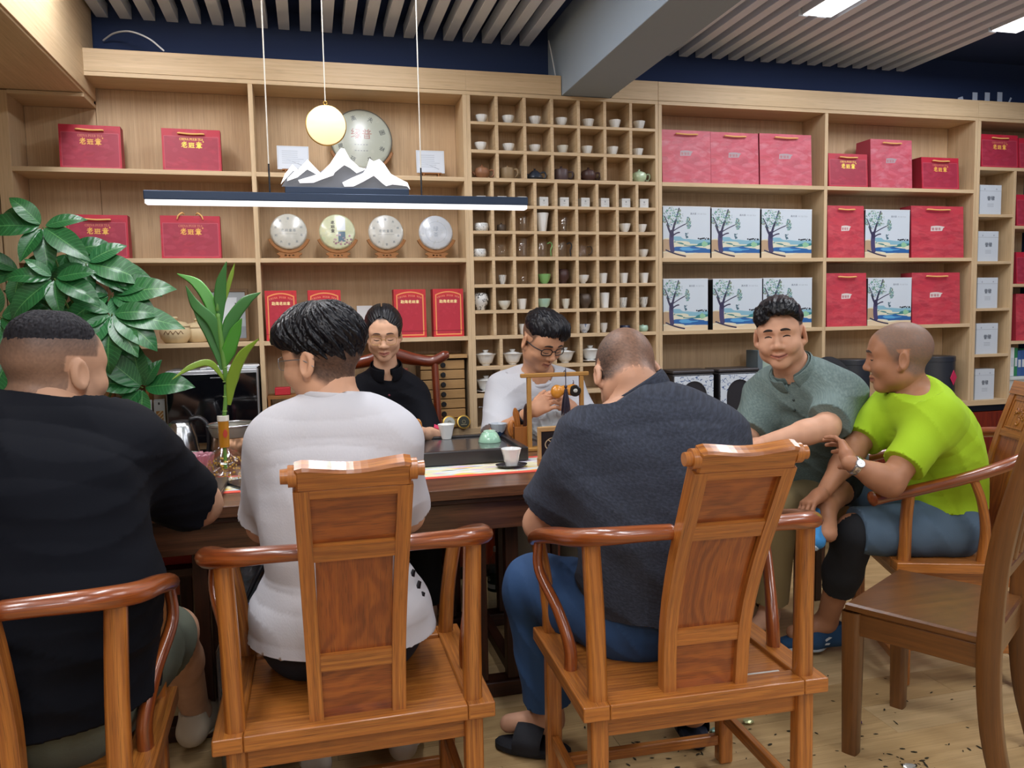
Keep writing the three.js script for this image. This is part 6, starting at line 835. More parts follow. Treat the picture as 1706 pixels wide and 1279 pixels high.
// 2: woman in black polo
person('woman with tied-back black hair and gold glasses in a black polo, looking down', {
  skin: '#d3a78a', lip: '#a85f58', head: [0.303, 1.243, 0.355], face: [-0.10, -0.28, 0.95], size: 0.94, neckR: 0.82, lat: [1, 0, 0], chestDir: [0, 0, 1], h: { wide: 0.95 }, armR: 0.86, lidY: -0.005, browW: 0.62, lashW: 0.0024,
  spine: [[[0.33, 0.50, 0.20], 0.15, 0.11], [[0.326, 0.68, 0.20], 0.125, 0.10], [[0.32, 0.86, 0.225], 0.14, 0.105], [[0.318, 0.985, 0.26], 0.135, 0.082], [[0.313, 1.085, 0.29], 0.052, 0.048]],
  arms: [{ sh: [0.19, 0.975, 0.265], el: [0.125, 0.76, 0.40], wr: [0.22, 0.85, 0.60], sleeve: 0.95, sr2: 0.055, hand: [[0.5, 0.1, 0.8], [0, -1, 0.2], 1] }, { sh: [0.44, 0.97, 0.275], el: [0.497, 0.79, 0.43], wr: [0.41, 0.85, 0.63], sleeve: 0.92, sr2: 0.058, hand: [[-0.5, 0.1, 0.8], [0, -1, 0.2], -1] }],
  legs: [{ hip: [0.26, 0.50, 0.22], kn: [0.24, 0.50, 0.62], an: [0.24, 0.10, 0.60], toe: [0, 0, 1] }, { hip: [0.40, 0.50, 0.22], kn: [0.42, 0.50, 0.62], an: [0.42, 0.10, 0.60], toe: [0, 0, 1] }],
  hair: { color: '#121217', rough: 0.38, brow: '#3a2c28', stubble: (x, y, z) => scalp(x, y, z), field: hairShell([[[0, 0.038, -0.018], [0.0865, 0.0945, 0.105]], [[0, -0.02, -0.035], [0.078, 0.062, 0.062]], [[0, -0.01, -0.105], [0.035, 0.035, 0.03]]], [(x, y, z) => { const ax = Math.abs(x + 0.008); return z > 0.0 ? (0.099 - ax * 0.55 - ax * ax * 8 - (z < 0.055 ? (0.055 - z) * 1.7 : 0)) - y : -0.07 - y; }, (x, y, z) => 0.0035 - Math.abs(x + 0.006) - 2.0 * Math.max(0, 0.118 - Math.hypot(x, y * 0.93, z + 0.015) - 0.012)], 0.002, 40, [1, 1, 0.3]), flow: (x, y, z) => [Math.atan2(y - 0.02, x) / 6.283 * 1.4, z * 6] },
  glasses: { color: 0xc9a766, metal: 0.9, r: 0.0009, lh: 0.02, y: -0.006 },
  shirt: { mat: cloth(0x080a12, { sheen: 0, roughness: 0.85, specularIntensity: 0.4 }), ease: [0.015, 0.016, 0.014, 0.012, 0.006], sr: 0.056, hem: 0.52, neckUp: 0.018, neckDrop: 0.05, neckOff: 0.012, collar: 1, cell: 0.0085, folds: [{ u: [0.5, 0.8, 0], v: [0.8, -0.5, 0], fa: 12, fb: 3, amp: 0.005, s: 1 }],
    extra: (sm, t, k) => { const pink = std(0xd2355f, { roughness: 0.6 }); part('chest_lettering', merge([0, 1, 2, 3].map((i) => at(box(0.008, 0.012, 0.003, 0), i * 0.011, 0, 0))), pink, sm, k.on([0.39, 0.875, 0.26], [0.25, 0, 1]), [0, 0.3, 0]); part('sleeve_badge', box(0.034, 0.016, 0.004, 0.001), pink, sm, k.on([0.482, 0.835, 0.39], [0.45, 0.1, 1]), [-0.45, 0.4, -0.25]); part('inner_collar', at(box(0.012, 0.07, 0.003, 0.001), 0.352, 1.045, 0.338, -0.1, 0.2, 0.35), std(0xb9bfca), sm); part('button', new THREE.SphereGeometry(0.005, 10, 8), std(0x6a2534), sm, k.on([0.318, 0.955, 0.25], [0, 0.2, 1])); } },
  legsWear: { mat: cloth(0x14161c), hem: 1.9 },
});
// 5: glasses man in white
person('man with spiky black hair and dark-framed glasses in white, looking at an ornament', {
  skin: '#c99878', head: [0.985, 1.195, 0.425], face: [0.28, -0.50, 0.82], size: 1.03, neckR: 1.05, lat: [1, 0, 0], chestDir: [0, 0, 1], h: { wide: 1.04 }, lidY: -0.007, armR: 1.05,
  spine: [[[0.985, 0.50, 0.17], 0.18, 0.13], [[0.985, 0.68, 0.18], 0.175, 0.13], [[0.99, 0.86, 0.235], 0.185, 0.125], [[0.992, 0.965, 0.29], 0.17, 0.095], [[0.99, 1.045, 0.335], 0.062, 0.056]],
  arms: [{ sh: [0.835, 0.965, 0.29], el: [0.765, 0.775, 0.46], wr: [0.862, 0.905, 0.63], sleeve: 0.86, sr2: 0.068, hand: [[0.62, 0.40, 0.25], [0.55, -0.25, -0.5], 1, { curl: [0.55, 0.6, 0.65, 0.7], knuckle: 0.35 }] }, { sh: [1.15, 0.96, 0.30], el: [1.19, 0.78, 0.45], wr: [1.065, 0.90, 0.64], sleeve: 0.86, sr2: 0.068, hand: [[-0.60, 0.42, 0.22], [-0.45, -0.25, -0.55], -1, { curl: [0.55, 0.6, 0.65, 0.7], knuckle: 0.4 }] }],
  legs: [{ hip: [0.89, 0.50, 0.22], kn: [0.86, 0.48, 0.56], an: [0.845, 0.10, 0.40], toe: [0.1, 0, 1], shoe: { upper: cloth(0xb9cfc6), sole: std(0xc4cac4), lace: std(0xd8dcd6) } }, { hip: [1.08, 0.50, 0.22], kn: [1.10, 0.48, 0.56], an: [1.12, 0.10, 0.42], toe: [0, 0, 1], shoe: { upper: cloth(0xb9cfc6), sole: std(0xc4cac4), lace: std(0xd8dcd6) } }],
  hair: { color: '#14151b', rough: 0.4, stubble: (x, y, z, f) => scalp(x, y, z) * (0.6 + 0.3 * f), field: hairShell([[[0, 0.058, -0.012], [0.081, 0.080, 0.100]], [[0.02, 0.095, 0.03], [0.062, 0.038, 0.065]], [[0.042, 0.066, 0.070], [0.034, 0.034, 0.026]], [[0.0, 0.084, 0.072], [0.03, 0.026, 0.022]]], [(x, y, z) => { const fr = x > 0.012 ? 0.040 : x < -0.03 ? 0.055 : 0.072; const b = z > 0.02 ? mix(0.036, fr, sst(0.03, 0.07, z)) : mix(0.036, -0.02, sst(0, -0.07, z)); return b - y + 0.022 * N.noise(x * 95, y * 12, z * 40); }], 0.005, 80, [1, 0.25, 0.4], [0.03, 0.075, 0.006]), flow: (x, y, z) => [x * 3, (y + z) * 3] },
  glasses: { color: 0x1a1416, r: 0.0021, lh: 0.015, y: -0.002 },
  shirt: { mat: cloth(0xc3c6cd), ease: [0.02, 0.022, 0.02, 0.016, 0.012], sr: 0.068, hem: 0.52, neckUp: 0.018, neckDrop: 0.03, neckOff: 0.010, neckband: 1, cell: 0.0085, folds: [{ u: [0.5, 0.85, 0], v: [0.8, -0.5, 0], fa: 12, fb: 3, amp: 0.005, s: 2 }, { u: [-0.5, 0.85, 0], v: [0.8, 0.5, 0], fa: 9, fb: 2.5, amp: 0.004, s: 8 }] },
  legsWear: { mat: cloth(0x8b8a88), hem: 1.85, r3: 0.07 },
  more: (t) => { const g = new THREE.TorusGeometry(0.030, 0.007, 8, 24); g.scale(1, 1, 1.9); const d = nrm(sub3([0.862, 0.905, 0.63], [0.765, 0.775, 0.46])); g.applyQuaternion(new THREE.Quaternion().setFromUnitVectors(V(0, 0, 1), V(...d))); g.translate(0.846, 0.884, 0.602); part('wristwatch', g, blackMat, t); },
});
// 6: smiling man in grey-green polo
{
  const polo = cloth(0xffffff, { map: heather([0.37, 0.44, 0.43], [0.46, 0.53, 0.515]) });
  person('smiling young man with swept black hair in a grey-green polo leaning on the table end', {
    skin: '#d2a184', lip: '#b06a5e', head: [1.735, 1.215, 1.085], face: [-0.62, -0.10, 0.78], size: 1.06, roll: 0.08, neckR: 1.12, lat: [0.55, 0, 0.83], chestDir: [-0.75, -0.1, 0.6], h: { wide: 1.06, smile: 1 }, lidY: 0.0, lashW: 0.0028, armR: 1.06,
    spine: [[[2.04, 0.53, 0.86], 0.18, 0.14], [[2.01, 0.70, 0.90], 0.18, 0.145], [[1.945, 0.87, 0.99], 0.185, 0.135], [[1.87, 0.985, 1.05], 0.175, 0.10], [[1.825, 1.065, 1.06], 0.066, 0.06]],
    arms: [{ sh: [1.775, 0.965, 0.935], el: [1.62, 0.80, 1.03], wr: [1.47, 0.815, 1.19], sleeve: 0.80, sr2: 0.068, hand: [[-0.5, -0.1, 0.6], [0, -1, 0], -1] }, { sh: [1.945, 0.975, 1.175], el: [1.775, 0.885, 1.315], wr: [1.535, 0.84, 1.30], sleeve: 0.85, sr2: 0.070, hand: [[-0.95, -0.15, -0.1], [0, -1, 0.2], 1] }],
    legs: [{ hip: [1.98, 0.52, 0.78], kn: [1.60, 0.53, 0.92], an: [1.62, 0.10, 0.95], toe: [-0.8, 0, 0.4] }, { hip: [2.06, 0.52, 0.94], kn: [1.705, 0.565, 1.13], an: [1.72, 0.10, 1.05], toe: [-0.8, 0, 0.4] }],
    hair: { color: '#101116', rough: 0.36, stubble: (x, y, z, f) => scalp(x, y, z) * (0.75 + 0.25 * f), field: hairShell([[[0, 0.050, -0.014], [0.084, 0.092, 0.103]], [[0.0, 0.098, 0.035], [0.066, 0.038, 0.068]], [[-0.045, 0.070, 0.055], [0.036, 0.04, 0.040]], [[0.035, 0.088, 0.05], [0.045, 0.035, 0.05]]], [(x, y, z) => { const fr = mix(0.052, 0.078, sst(-0.05, 0.0, x)); const b = z > 0.02 ? mix(0.030, fr, sst(0.025, 0.075, z)) : mix(0.030, -0.03, sst(0, -0.07, z)); return b - y + 0.010 * N.noise(x * 60, y * 16, z * 40); }], 0.005, 70, [1, 0.6, 0.14], [0.025, 0.075, 0.005]), flow: (x, y, z) => [z * 2.4 + y, x * 5] },
    shirt: { mat: polo, ease: [0.02, 0.03, 0.024, 0.02, 0.012], sr: 0.070, hem: 0.52, neckUp: 0.032, neckDrop: 0.055, neckOff: 0.012, collar: 1, cell: 0.0085, folds: [{ u: [0.2, 0.8, 0.5], v: [0.6, -0.5, 0.5], fa: 10, fb: 2.4, amp: 0.007, s: 2 }, { u: [0.7, 0.3, 0.5], v: [-0.2, 0.9, 0.2], fa: 9, fb: 2, amp: 0.005, s: 5 }], extra: (sm, t, k) => { part('button', merge([0.925, 0.965].map((y) => at(new THREE.SphereGeometry(0.0055, 10, 8), ...k.on([1.85, y, 1.06], [-0.75, 0, 0.6])))), std(0x39433f), sm); } },
    legsWear: { mat: cloth(0x8a7a55), hem: 1.85, r3: 0.07 },
  });
}
// 7: shaven-headed man in lime green
person('lean shaven-headed man in a lime green T-shirt in profile, one ankle on his knee', {
  skin: '#a9785a', lip: '#8a5446', head: [1.985, 1.135, 1.420], face: [-0.80, -0.06, -0.60], size: 1.03, neckR: 1.0, lat: [-0.40, 0, 0.92], chestDir: [-0.92, 0, -0.38], front: true, lidY: -0.002, armR: 1.02,
  spine: [[[2.215, 0.53, 1.385], 0.155, 0.125], [[2.205, 0.68, 1.39], 0.15, 0.125], [[2.155, 0.83, 1.41], 0.155, 0.125], [[2.075, 0.945, 1.42], 0.155, 0.10], [[2.035, 1.02, 1.42], 0.056, 0.054]],
  arms: [{ sh: [2.035, 0.925, 1.545], el: [1.820, 0.735, 1.585], wr: [1.690, 0.805, 1.555], sleeve: 0.72, sr2: 0.066, hand: [[0.42, 0.42, -0.80], [-0.75, -0.45, -0.55], -1, { curl: [0.3, 0.35, 0.4, 0.45], knuckle: 0.45, spread: 0.1 }] }, { sh: [2.04, 0.925, 1.285], el: [1.87, 0.79, 1.33], wr: [1.715, 0.675, 1.395], sleeve: 0.70, hand: [[-0.75, -0.35, 0.15], [0.1, -0.8, 0.2], -1, { curl: [0.75, 0.8, 0.85, 0.9], knuckle: 0.5 }] }],
  legs: [{ hip: [2.19, 0.52, 1.47], kn: [1.83, 0.525, 1.405], an: [1.865, 0.115, 1.21], toe: [-0.75, 0, -0.1], hem: 0.98, shoe: { upper: cloth(0x1f4468), sole: std(0xa9b6c2, { roughness: 0.7 }), lace: std(0xc9d3da), mark: std(0xcdd6dc), h: 0.10 } }, { hip: [2.16, 0.52, 1.29], kn: [1.955, 0.665, 1.22], an: [1.735, 0.615, 1.375], toe: [-0.45, -0.25, 0.75], hem: 0.92, shoe: { upper: cloth(0x3a86c0), sole: std(0xb5c4cf, { roughness: 0.7 }), lace: std(0xd0d9df), up: [0.5, 0.75, 0.5] } }],
  hair: { color: '#6b6058', brow: '#4a3d36', stubble: (x, y, z, f) => scalp(x, y, z) * (0.45 + 0.5 * f) },
  shirt: { mat: cloth(0x9fc41c), ease: [0.022, 0.022, 0.020, 0.018, 0.010], sr: 0.064, hem: 0.592, neckUp: 0.018, neckDrop: 0.02, neckband: 1, cell: 0.008, folds: [{ u: [0.5, 0.75, 0.2], v: [0.7, -0.6, 0.2], fa: 9, fb: 2.2, amp: 0.006, at: [2.16, 0.68, 1.53], r: 0.24, s: 1 }, { u: [0.8, 0.4, 0.2], v: [-0.3, 0.9, 0.2], fa: 12, fb: 2.5, amp: 0.004, s: 4 }] },
  legsWear: { name: 'denim_shorts', mat: cloth(0x4d6275, { roughness: 0.85 }), r1: 0.098, r2: 0.084, hem: 0.95, folds: [{ u: [0.6, 0.6, 0.5], v: [0.5, -0.6, 0.6], fa: 13, fb: 4, amp: 0.004, s: 2 }] },
  more: (t) => {
    const blk = cloth(0x191b20);
    part('knee_sleeve', meshPrims([cone([1.832, 0.52, 1.41], [1.85, 0.35, 1.32], 0.069, 0.066, 0.03), cone([1.85, 0.35, 1.32], [1.856, 0.27, 1.29], 0.066, 0.058, 0.03, true)], 0.008), blk, t); part('knee_sleeve', meshPrims([cone([2.0, 0.645, 1.225], [1.955, 0.665, 1.225], 0.066, 0.066, 0.03), cone([1.955, 0.665, 1.22], [1.85, 0.642, 1.295], 0.063, 0.058, 0.03, true)], 0.008), blk, t);
    const g = new THREE.TorusGeometry(0.027, 0.006, 8, 28); g.scale(1, 1, 2.2); const d = nrm(sub3([1.690, 0.805, 1.555], [1.820, 0.735, 1.585])); g.applyQuaternion(new THREE.Quaternion().setFromUnitVectors(V(0, 0, 1), V(...d))); g.translate(1.708, 0.795, 1.560); const w = part('wristwatch', g, steel, t); part('watch_face', at(lathe([[0.001, 0.006], [0.013, 0.006], [0.015, 0.003], [0.015, 0], [0.001, 0]], 24), 1.706, 0.806, 1.588, 1.1, 0, 0.2), std(0xb9bdbf, { roughness: 0.25, metalness: 0.6 }), w);
    part('belt', sweep(Array.from({ length: 17 }, (_, i) => { const a = i / 16 * 6.2832, l = [-0.40, 0, 0.92], f = [-0.92, 0, -0.4]; return [2.21 + Math.cos(a) * 0.165 * l[0] + Math.sin(a) * 0.14 * f[0], 0.585 + 0.012 * Math.sin(a), 1.387 + Math.cos(a) * 0.165 * l[2] + Math.sin(a) * 0.14 * f[2], 0.004, 0.018]; }), 60, 8, V(0, 1, 0), false), std(0x17181b, { roughness: 0.5 }), t);
  },
});
// ---------- on the tea table ----------
const TT = 0.7605;
{
  const t = thing('tea_tray', 'large dark stone-coloured tea tray with raised rim on the table', 'tray', [0.33, TT, 0.735]), m = std(0x2b2829, { roughness: 0.32, clearcoat: 0.3, clearcoatRoughness: 0.25 }), m2 = std(0x3d3d41, { roughness: 0.22, clearcoat: 0.5, clearcoatRoughness: 0.12 });
  part('base', box(0.88, 0.04, 0.39, 0.006, 0, 2), m, t, [0, 0.022, 0]);
  for (const s of [-1, 1]) { part('rim', box(0.89, 0.052, 0.026, 0.006, 0, 2), m, t, [0, 0.030, s * 0.187]); part('rim', box(0.026, 0.052, 0.35, 0.006, 2, 2), m, t, [s * 0.432, 0.030, 0]); }
  part('drain_plate', box(0.80, 0.006, 0.30, 0.002), m2, t, [0, 0.044, -0.01]); part('drain_slot', box(0.80, 0.003, 0.008, 0), blackMat, t, [0, 0.0435, 0.155]);
}
const trayY = TT + 0.0475;
{
  const t = thing('tea_runner', 'bright patchwork table runner with a coral red border under the tray', 'table runner', [0, 0, 0]);
  const tex = canvasTex(1024, 256, (c, w, h) => { c.fillStyle = '#d8d2ae'; c.fillRect(0, 0, w, h); const cols = ['#cfd6d8', '#e2c25c', '#c9d2b0', '#e0dccb', '#dfae4c', '#b9c8d2', '#c6b4cf', '#d8d8d6']; for (let i = 0; i < 190; i++) { c.fillStyle = cols[Math.floor(rnd() * 8)]; c.beginPath(); const x = rnd() * w, y = rnd() * h, a = rr(16, 50), b = rr(8, 22); c.moveTo(x - a, y); c.lineTo(x, y - b); c.lineTo(x + a, y); c.lineTo(x, y + b); c.fill(); } for (let i = 0; i < 26; i++) { c.fillStyle = ['#3c4a58', '#4b6aa8', '#7d4a3a', '#35506e'][i % 4]; c.beginPath(); const x = rnd() * w, y = rnd() * h; c.moveTo(x - 20, y); c.quadraticCurveTo(x, y - 10, x + 20, y); c.quadraticCurveTo(x, y + 8, x - 20, y); c.fill(); } for (let i = 0; i < 40; i++) { c.strokeStyle = ['#8aa9c8', '#5b7fb4', '#e7e6df'][i % 3]; c.lineWidth = 3; c.beginPath(); const x = rnd() * 140, y = rnd() * h; c.moveTo(x, y); c.bezierCurveTo(x + 30, y - 20, x + 50, y + 20, x + 70, y); c.stroke(); } });
  const g = new THREE.BoxGeometry(1.50, 0.0015, 0.24); part('patchwork', g, paper(tex, { roughness: 0.75 }), t, [0.44, TT + 0.001, 0.985]);
  const coral = std(0xd5523f, { roughness: 0.8 }); for (const z of [0.858, 1.122]) part('border', box(1.50, 0.0017, 0.03, 0), coral, t, [0.44, TT + 0.001, z]); for (const x of [-0.322, 1.202]) part('border', box(0.024, 0.0017, 0.294, 0), coral, t, [x, TT + 0.001, 0.99]);
}
const bigCup = lathe([[0.001, 0.003], [0.017, 0.003], [0.0175, 0.0], [0.020, 0.0], [0.021, 0.006], [0.025, 0.018], [0.028, 0.036], [0.035, 0.060], [0.0335, 0.0605], [0.026, 0.036], [0.02, 0.014], [0.001, 0.010]], 40);
{
  const a = thing('teacup', 'white flared teacup at the back of the tray near the woman', 'cup', [0.525, trayY + 0.0005, 0.575]); part('body', bigCup, porcelain, a);
  const b = thing('teacup', 'white flared teacup on a dark saucer at the front of the table', 'cup', [0.682, TT + 0.0075, 1.035]); part('body', bigCup, porcelain, b); b.scale.setScalar(1.05);
  const s = thing('saucer', 'dark boat-shaped saucer under the white teacup', 'saucer', [0.682, TT + 0.0022, 1.035]); const g = lathe([[0.001, 0.004], [0.03, 0.004], [0.05, 0.009], [0.052, 0.012], [0.049, 0.007], [0.03, 0.0], [0.001, 0.0]], 40); g.scale(1.12, 1, 0.8); part('dish', g, std(0x24222a, { roughness: 0.3, clearcoat: 0.4 }), s); part('inner_ring', at(new THREE.TorusGeometry(0.026, 0.0012, 6, 36), 0, 0.0048, 0, Math.PI / 2, 0, 0), std(0x8f959c), s);
  const c = thing('bowl', 'celadon green bowl turned upside down on the tea tray', 'bowl', [0.675, trayY + 0.0005, 0.715]); part('body', lathe([[0.045, 0.0], [0.0455, 0.004], [0.039, 0.020], [0.030, 0.036], [0.026, 0.038], [0.024, 0.042], [0.021, 0.042], [0.020, 0.037], [0.001, 0.036]], 40), std(0x9ecbb0, { roughness: 0.18, clearcoat: 0.6 }), c); part('foot_ring', at(new THREE.TorusGeometry(0.0225, 0.0022, 8, 36), 0, 0.042, 0, Math.PI / 2, 0, 0), std(0xbcdcc8, { roughness: 0.2 }), c);
  const d = thing('bowl', 'grey-white cup with a dark blue landscape at the tray back corner', 'bowl', [0.745, trayY + 0.0005, 0.575]); const dt = canvasTex(256, 128, (q, w, h) => { q.fillStyle = '#b9c2cb'; q.fillRect(0, 0, w, h); q.fillStyle = '#263c5e'; q.beginPath(); q.moveTo(0, h * 0.75); for (let i = 0; i <= 16; i++) q.lineTo(i * 16, h * (0.62 + 0.2 * Math.sin(i * 1.7) * Math.sin(i * 0.6))); q.lineTo(w, h); q.lineTo(0, h); q.fill(); }); part('body', (() => { const g = lathe([[0.001, 0.002], [0.018, 0.002], [0.0185, 0.0], [0.021, 0.0], [0.023, 0.008], [0.034, 0.040], [0.037, 0.052], [0.0355, 0.052], [0.030, 0.036], [0.001, 0.012]], 40); const p = g.attributes.position, uv = g.attributes.uv; for (let i = 0; i < p.count; i++) uv.setY(i, p.getY(i) / 0.052); return g; })(), paper(dt, { roughness: 0.2, clearcoat: 0.5 }), d);
}
{ // dark pot with an amber handle beside the white shirt
  const t = thing('teapot', 'dark teapot with a curved amber side handle beside the white-shirted man', 'teapot', [0.315, trayY + 0.0005, 0.70]); part('body', lathe([[0.001, 0.001], [0.03, 0.001], [0.048, 0.02], [0.05, 0.045], [0.036, 0.066], [0.02, 0.072], [0.001, 0.073]], 36), std(0x3a2620, { roughness: 0.3 }), t); part('lid_knob', cupGeo.lidKnob, std(0x3a2620, { roughness: 0.3 }), t, [0, 0.07, 0]);
  part('handle', sweep([[0.047, 0.03, 0, 0.006], [0.07, 0.045, 0, 0.007], [0.088, 0.072, 0, 0.0065], [0.08, 0.098, 0, 0.006], [0.055, 0.092, 0, 0.005], [0.035, 0.066, 0, 0.004]], 24, 10, V(0, 0, 1)), std(0xb5742a, { roughness: 0.25, clearcoat: 0.6 }), t);
}
{ // hanging frame with a tassel
  const wood = woodMat(oakTex, 0.5, 0.2, { color: 0xd9b877, roughness: 0.5 });
  const t = thing('hanging_frame', 'small pale wooden gallows frame standing beside the tray', 'frame', [0, 0, 0]);
  part('post', box(0.017, 0.295, 0.017, 0.002, 1), wood, t, [0.845, TT + 0.148, 0.70]); part('post', box(0.017, 0.295, 0.017, 0.002, 1), wood, t, [1.068, TT + 0.148, 0.70]); part('beam', box(0.29, 0.017, 0.017, 0.004, 0), wood, t, [0.955, TT + 0.304, 0.70]); part('foot_board', box(0.26, 0.012, 0.06, 0.002, 0), wood, t, [0.957, TT + 0.0065, 0.70]);
  const s = thing('tassel', 'dark purple silk tassel hanging from the small wooden frame', 'tassel', [0.996, 1.07, 0.716]); const pur = std(0x2c2536, { roughness: 0.6 });
  part('cord', new THREE.CylinderGeometry(0.0018, 0.0018, 0.10, 8), pur, s, [0, -0.03, 0]); part('knot', new THREE.SphereGeometry(0.0065, 12, 10), pur, s, [0, -0.055, 0]); part('loop', new THREE.TorusGeometry(0.0115, 0.0016, 6, 20), pur, s, [0, -0.002, -0.012], [0, Math.PI / 2, 0]);
  const gs = []; for (let i = 0; i < 40; i++) { const a = i * 2.4, r = 0.005 + 0.008 * ((i * 7) % 10) / 10; gs.push(sweep([[Math.cos(a) * r * 0.5, -0.075, Math.sin(a) * r * 0.4, 0.0016], [Math.cos(a) * r * 1.3, -0.12, Math.sin(a) * r, 0.0016], [Math.cos(a) * r * 1.7, -0.165 - (i % 5) * 0.002, Math.sin(a) * r * 1.2, 0.0012]], 5, 5)); } part('fringe', merge(gs), pur, s); part('tassel_head', lathe([[0.001, -0.062], [0.006, -0.064], [0.008, -0.078], [0.006, -0.084], [0.001, -0.084]].reverse(), 16), pur, s);
}
{
  const wood = woodMat(oakTex, 0.3, 0.1, { color: 0xc48b4a, roughness: 0.5 });
  const t = thing('tool_holder', 'square bamboo tool holder at the right edge of the tray', 'tool holder', [0.815, TT + 0.0005, 0.66]); for (const [x, z, w, d] of [[0, 0.026, 0.06, 0.006], [0, -0.026, 0.06, 0.006], [0.027, 0, 0.006, 0.046], [-0.027, 0, 0.006, 0.046]]) part('side', box(w, 0.095, d, 0.001, 1), wood, t, [x, 0.0485, z]); part('bottom', box(0.054, 0.005, 0.046, 0), wood, t, [0, 0.003, 0]);
  const red = woodMat(roseTex, 0.3, 0.1, { roughness: 0.4 }), y0 = TT + 0.008;
  const tool = (lab, nm, pts, m2, r) => { const g = sweep(pts, 20, 10, V(0, 0, 1)); tag(part(nm, g, m2, scene), lab, 'tea tool', 'tea tools in the bamboo holder'); };
  tool('broad reddish wooden tea scoop leaning left in the bamboo holder', 'tea_scoop', [[0.815, y0, 0.655, 0.006, 0.004], [0.806, y0 + 0.09, 0.665, 0.010, 0.004], [0.797, y0 + 0.14, 0.668, 0.014, 0.004], [0.792, y0 + 0.165, 0.67, 0.005, 0.003]], red);
  tool('dark wooden tea paddle behind the frame post in the bamboo holder', 'tea_paddle', [[0.828, y0, 0.66, 0.005, 0.004], [0.836, y0 + 0.1, 0.665, 0.008, 0.004], [0.842, y0 + 0.16, 0.668, 0.012, 0.004], [0.845, y0 + 0.18, 0.668, 0.006, 0.003]], darkWood);
  tool('thin metal tea needle standing in the bamboo holder', 'tea_needle', [[0.832, y0, 0.645, 0.002], [0.850, y0 + 0.09, 0.645, 0.003], [0.860, y0 + 0.15, 0.645, 0.0035], [0.862, y0 + 0.17, 0.645, 0.002]], steel);
  tool('curled wooden ring strainer hanging left over the bamboo holder edge', 'tea_funnel', [[0.80, y0 + 0.02, 0.675, 0.003], [0.79, y0 + 0.095, 0.68, 0.003], [0.775, y0 + 0.11, 0.683, 0.009], [0.768, y0 + 0.085, 0.685, 0.012], [0.77, y0 + 0.06, 0.685, 0.009], [0.773, y0 + 0.05, 0.685, 0.003]], red);
}
{ // no smoking sign
  const tex = canvasTex(320, 224, (c, w, h) => { c.fillStyle = '#17131b'; c.fillRect(0, 0, w, h); c.strokeStyle = c.fillStyle = '#b9a988'; c.lineWidth = 7; c.beginPath(); c.arc(82, 112, 56, 0, 7); c.stroke(); c.beginPath(); c.moveTo(43, 72); c.lineTo(122, 152); c.stroke(); c.fillRect(44, 114, 68, 10); c.lineWidth = 3; for (let i = 0; i < 3; i++) { c.beginPath(); c.moveTo(92 + i * 9, 104); c.quadraticCurveTo(86 + i * 9, 94, 94 + i * 9, 86); c.quadraticCurveTo(100 + i * 9, 78, 92 + i * 9, 72); c.stroke(); } ['qing', 'wu', 'xi', 'yan'].forEach((k, i) => glyph(c, k, 158 + i * 40, 70, 34, 4)); c.font = '15px sans-serif'; c.fillText('NO SMOKING', 164, 140); });
  const t = thing('table_sign', 'black no-smoking table sign in a pale wooden frame right of the tray', 'sign', [0.885, TT + 0.0025, 1.055], 0.06), w = woodMat(oakTex, 0.4, 0.15, { color: 0xe2cfae, roughness: 0.5 });
  const [g, m] = printedBox(0.20, 0.095, 0.008, paper(tex, { roughness: 0.3 }), blackMat); part('panel', g, m, t, [0, 0.079, 0]); part('top_rail', box(0.22, 0.016, 0.022, 0.002, 0), w, t, [0, 0.135, 0]); for (const s of [-1, 1]) part('side_rail', box(0.010, 0.10, 0.02, 0.002, 1), w, t, [s * 0.105, 0.079, 0]); part('base_board', box(0.22, 0.03, 0.03, 0.002, 0), woodMat(oakTex, 0.4, 0.15, { color: 0xc99a66 }), t, [0, 0.0155, 0]);
}
{ // crumpled white bag
  const P = [ell([0.955, TT + 0.055, 0.60], [0.085, 0.05, 0.055], 0.03), ell([1.02, TT + 0.05, 0.59], [0.07, 0.06, 0.05], 0.03), ell([0.99, TT + 0.095, 0.585], [0.04, 0.045, 0.035], 0.03)];
  tag(part('plastic_bag', meshPrims(P, 0.006, { cuts: [(x, y) => TT + 0.002 - y], disp: folds([{ u: [1, 0.3, 0.2], v: [0.2, 1, 0.3], fa: 22, fb: 10, amp: 0.010 }, { u: [0.3, 1, 0.4], v: [1, 0, 0.3], fa: 40, fb: 16, amp: 0.005, s: 2 }]) }), std(0xc9d3d8, { roughness: 0.35, transmission: 0.2, thickness: 0 }), scene), 'crumpled white plastic bag on the table behind the no-smoking sign', 'bag');
}
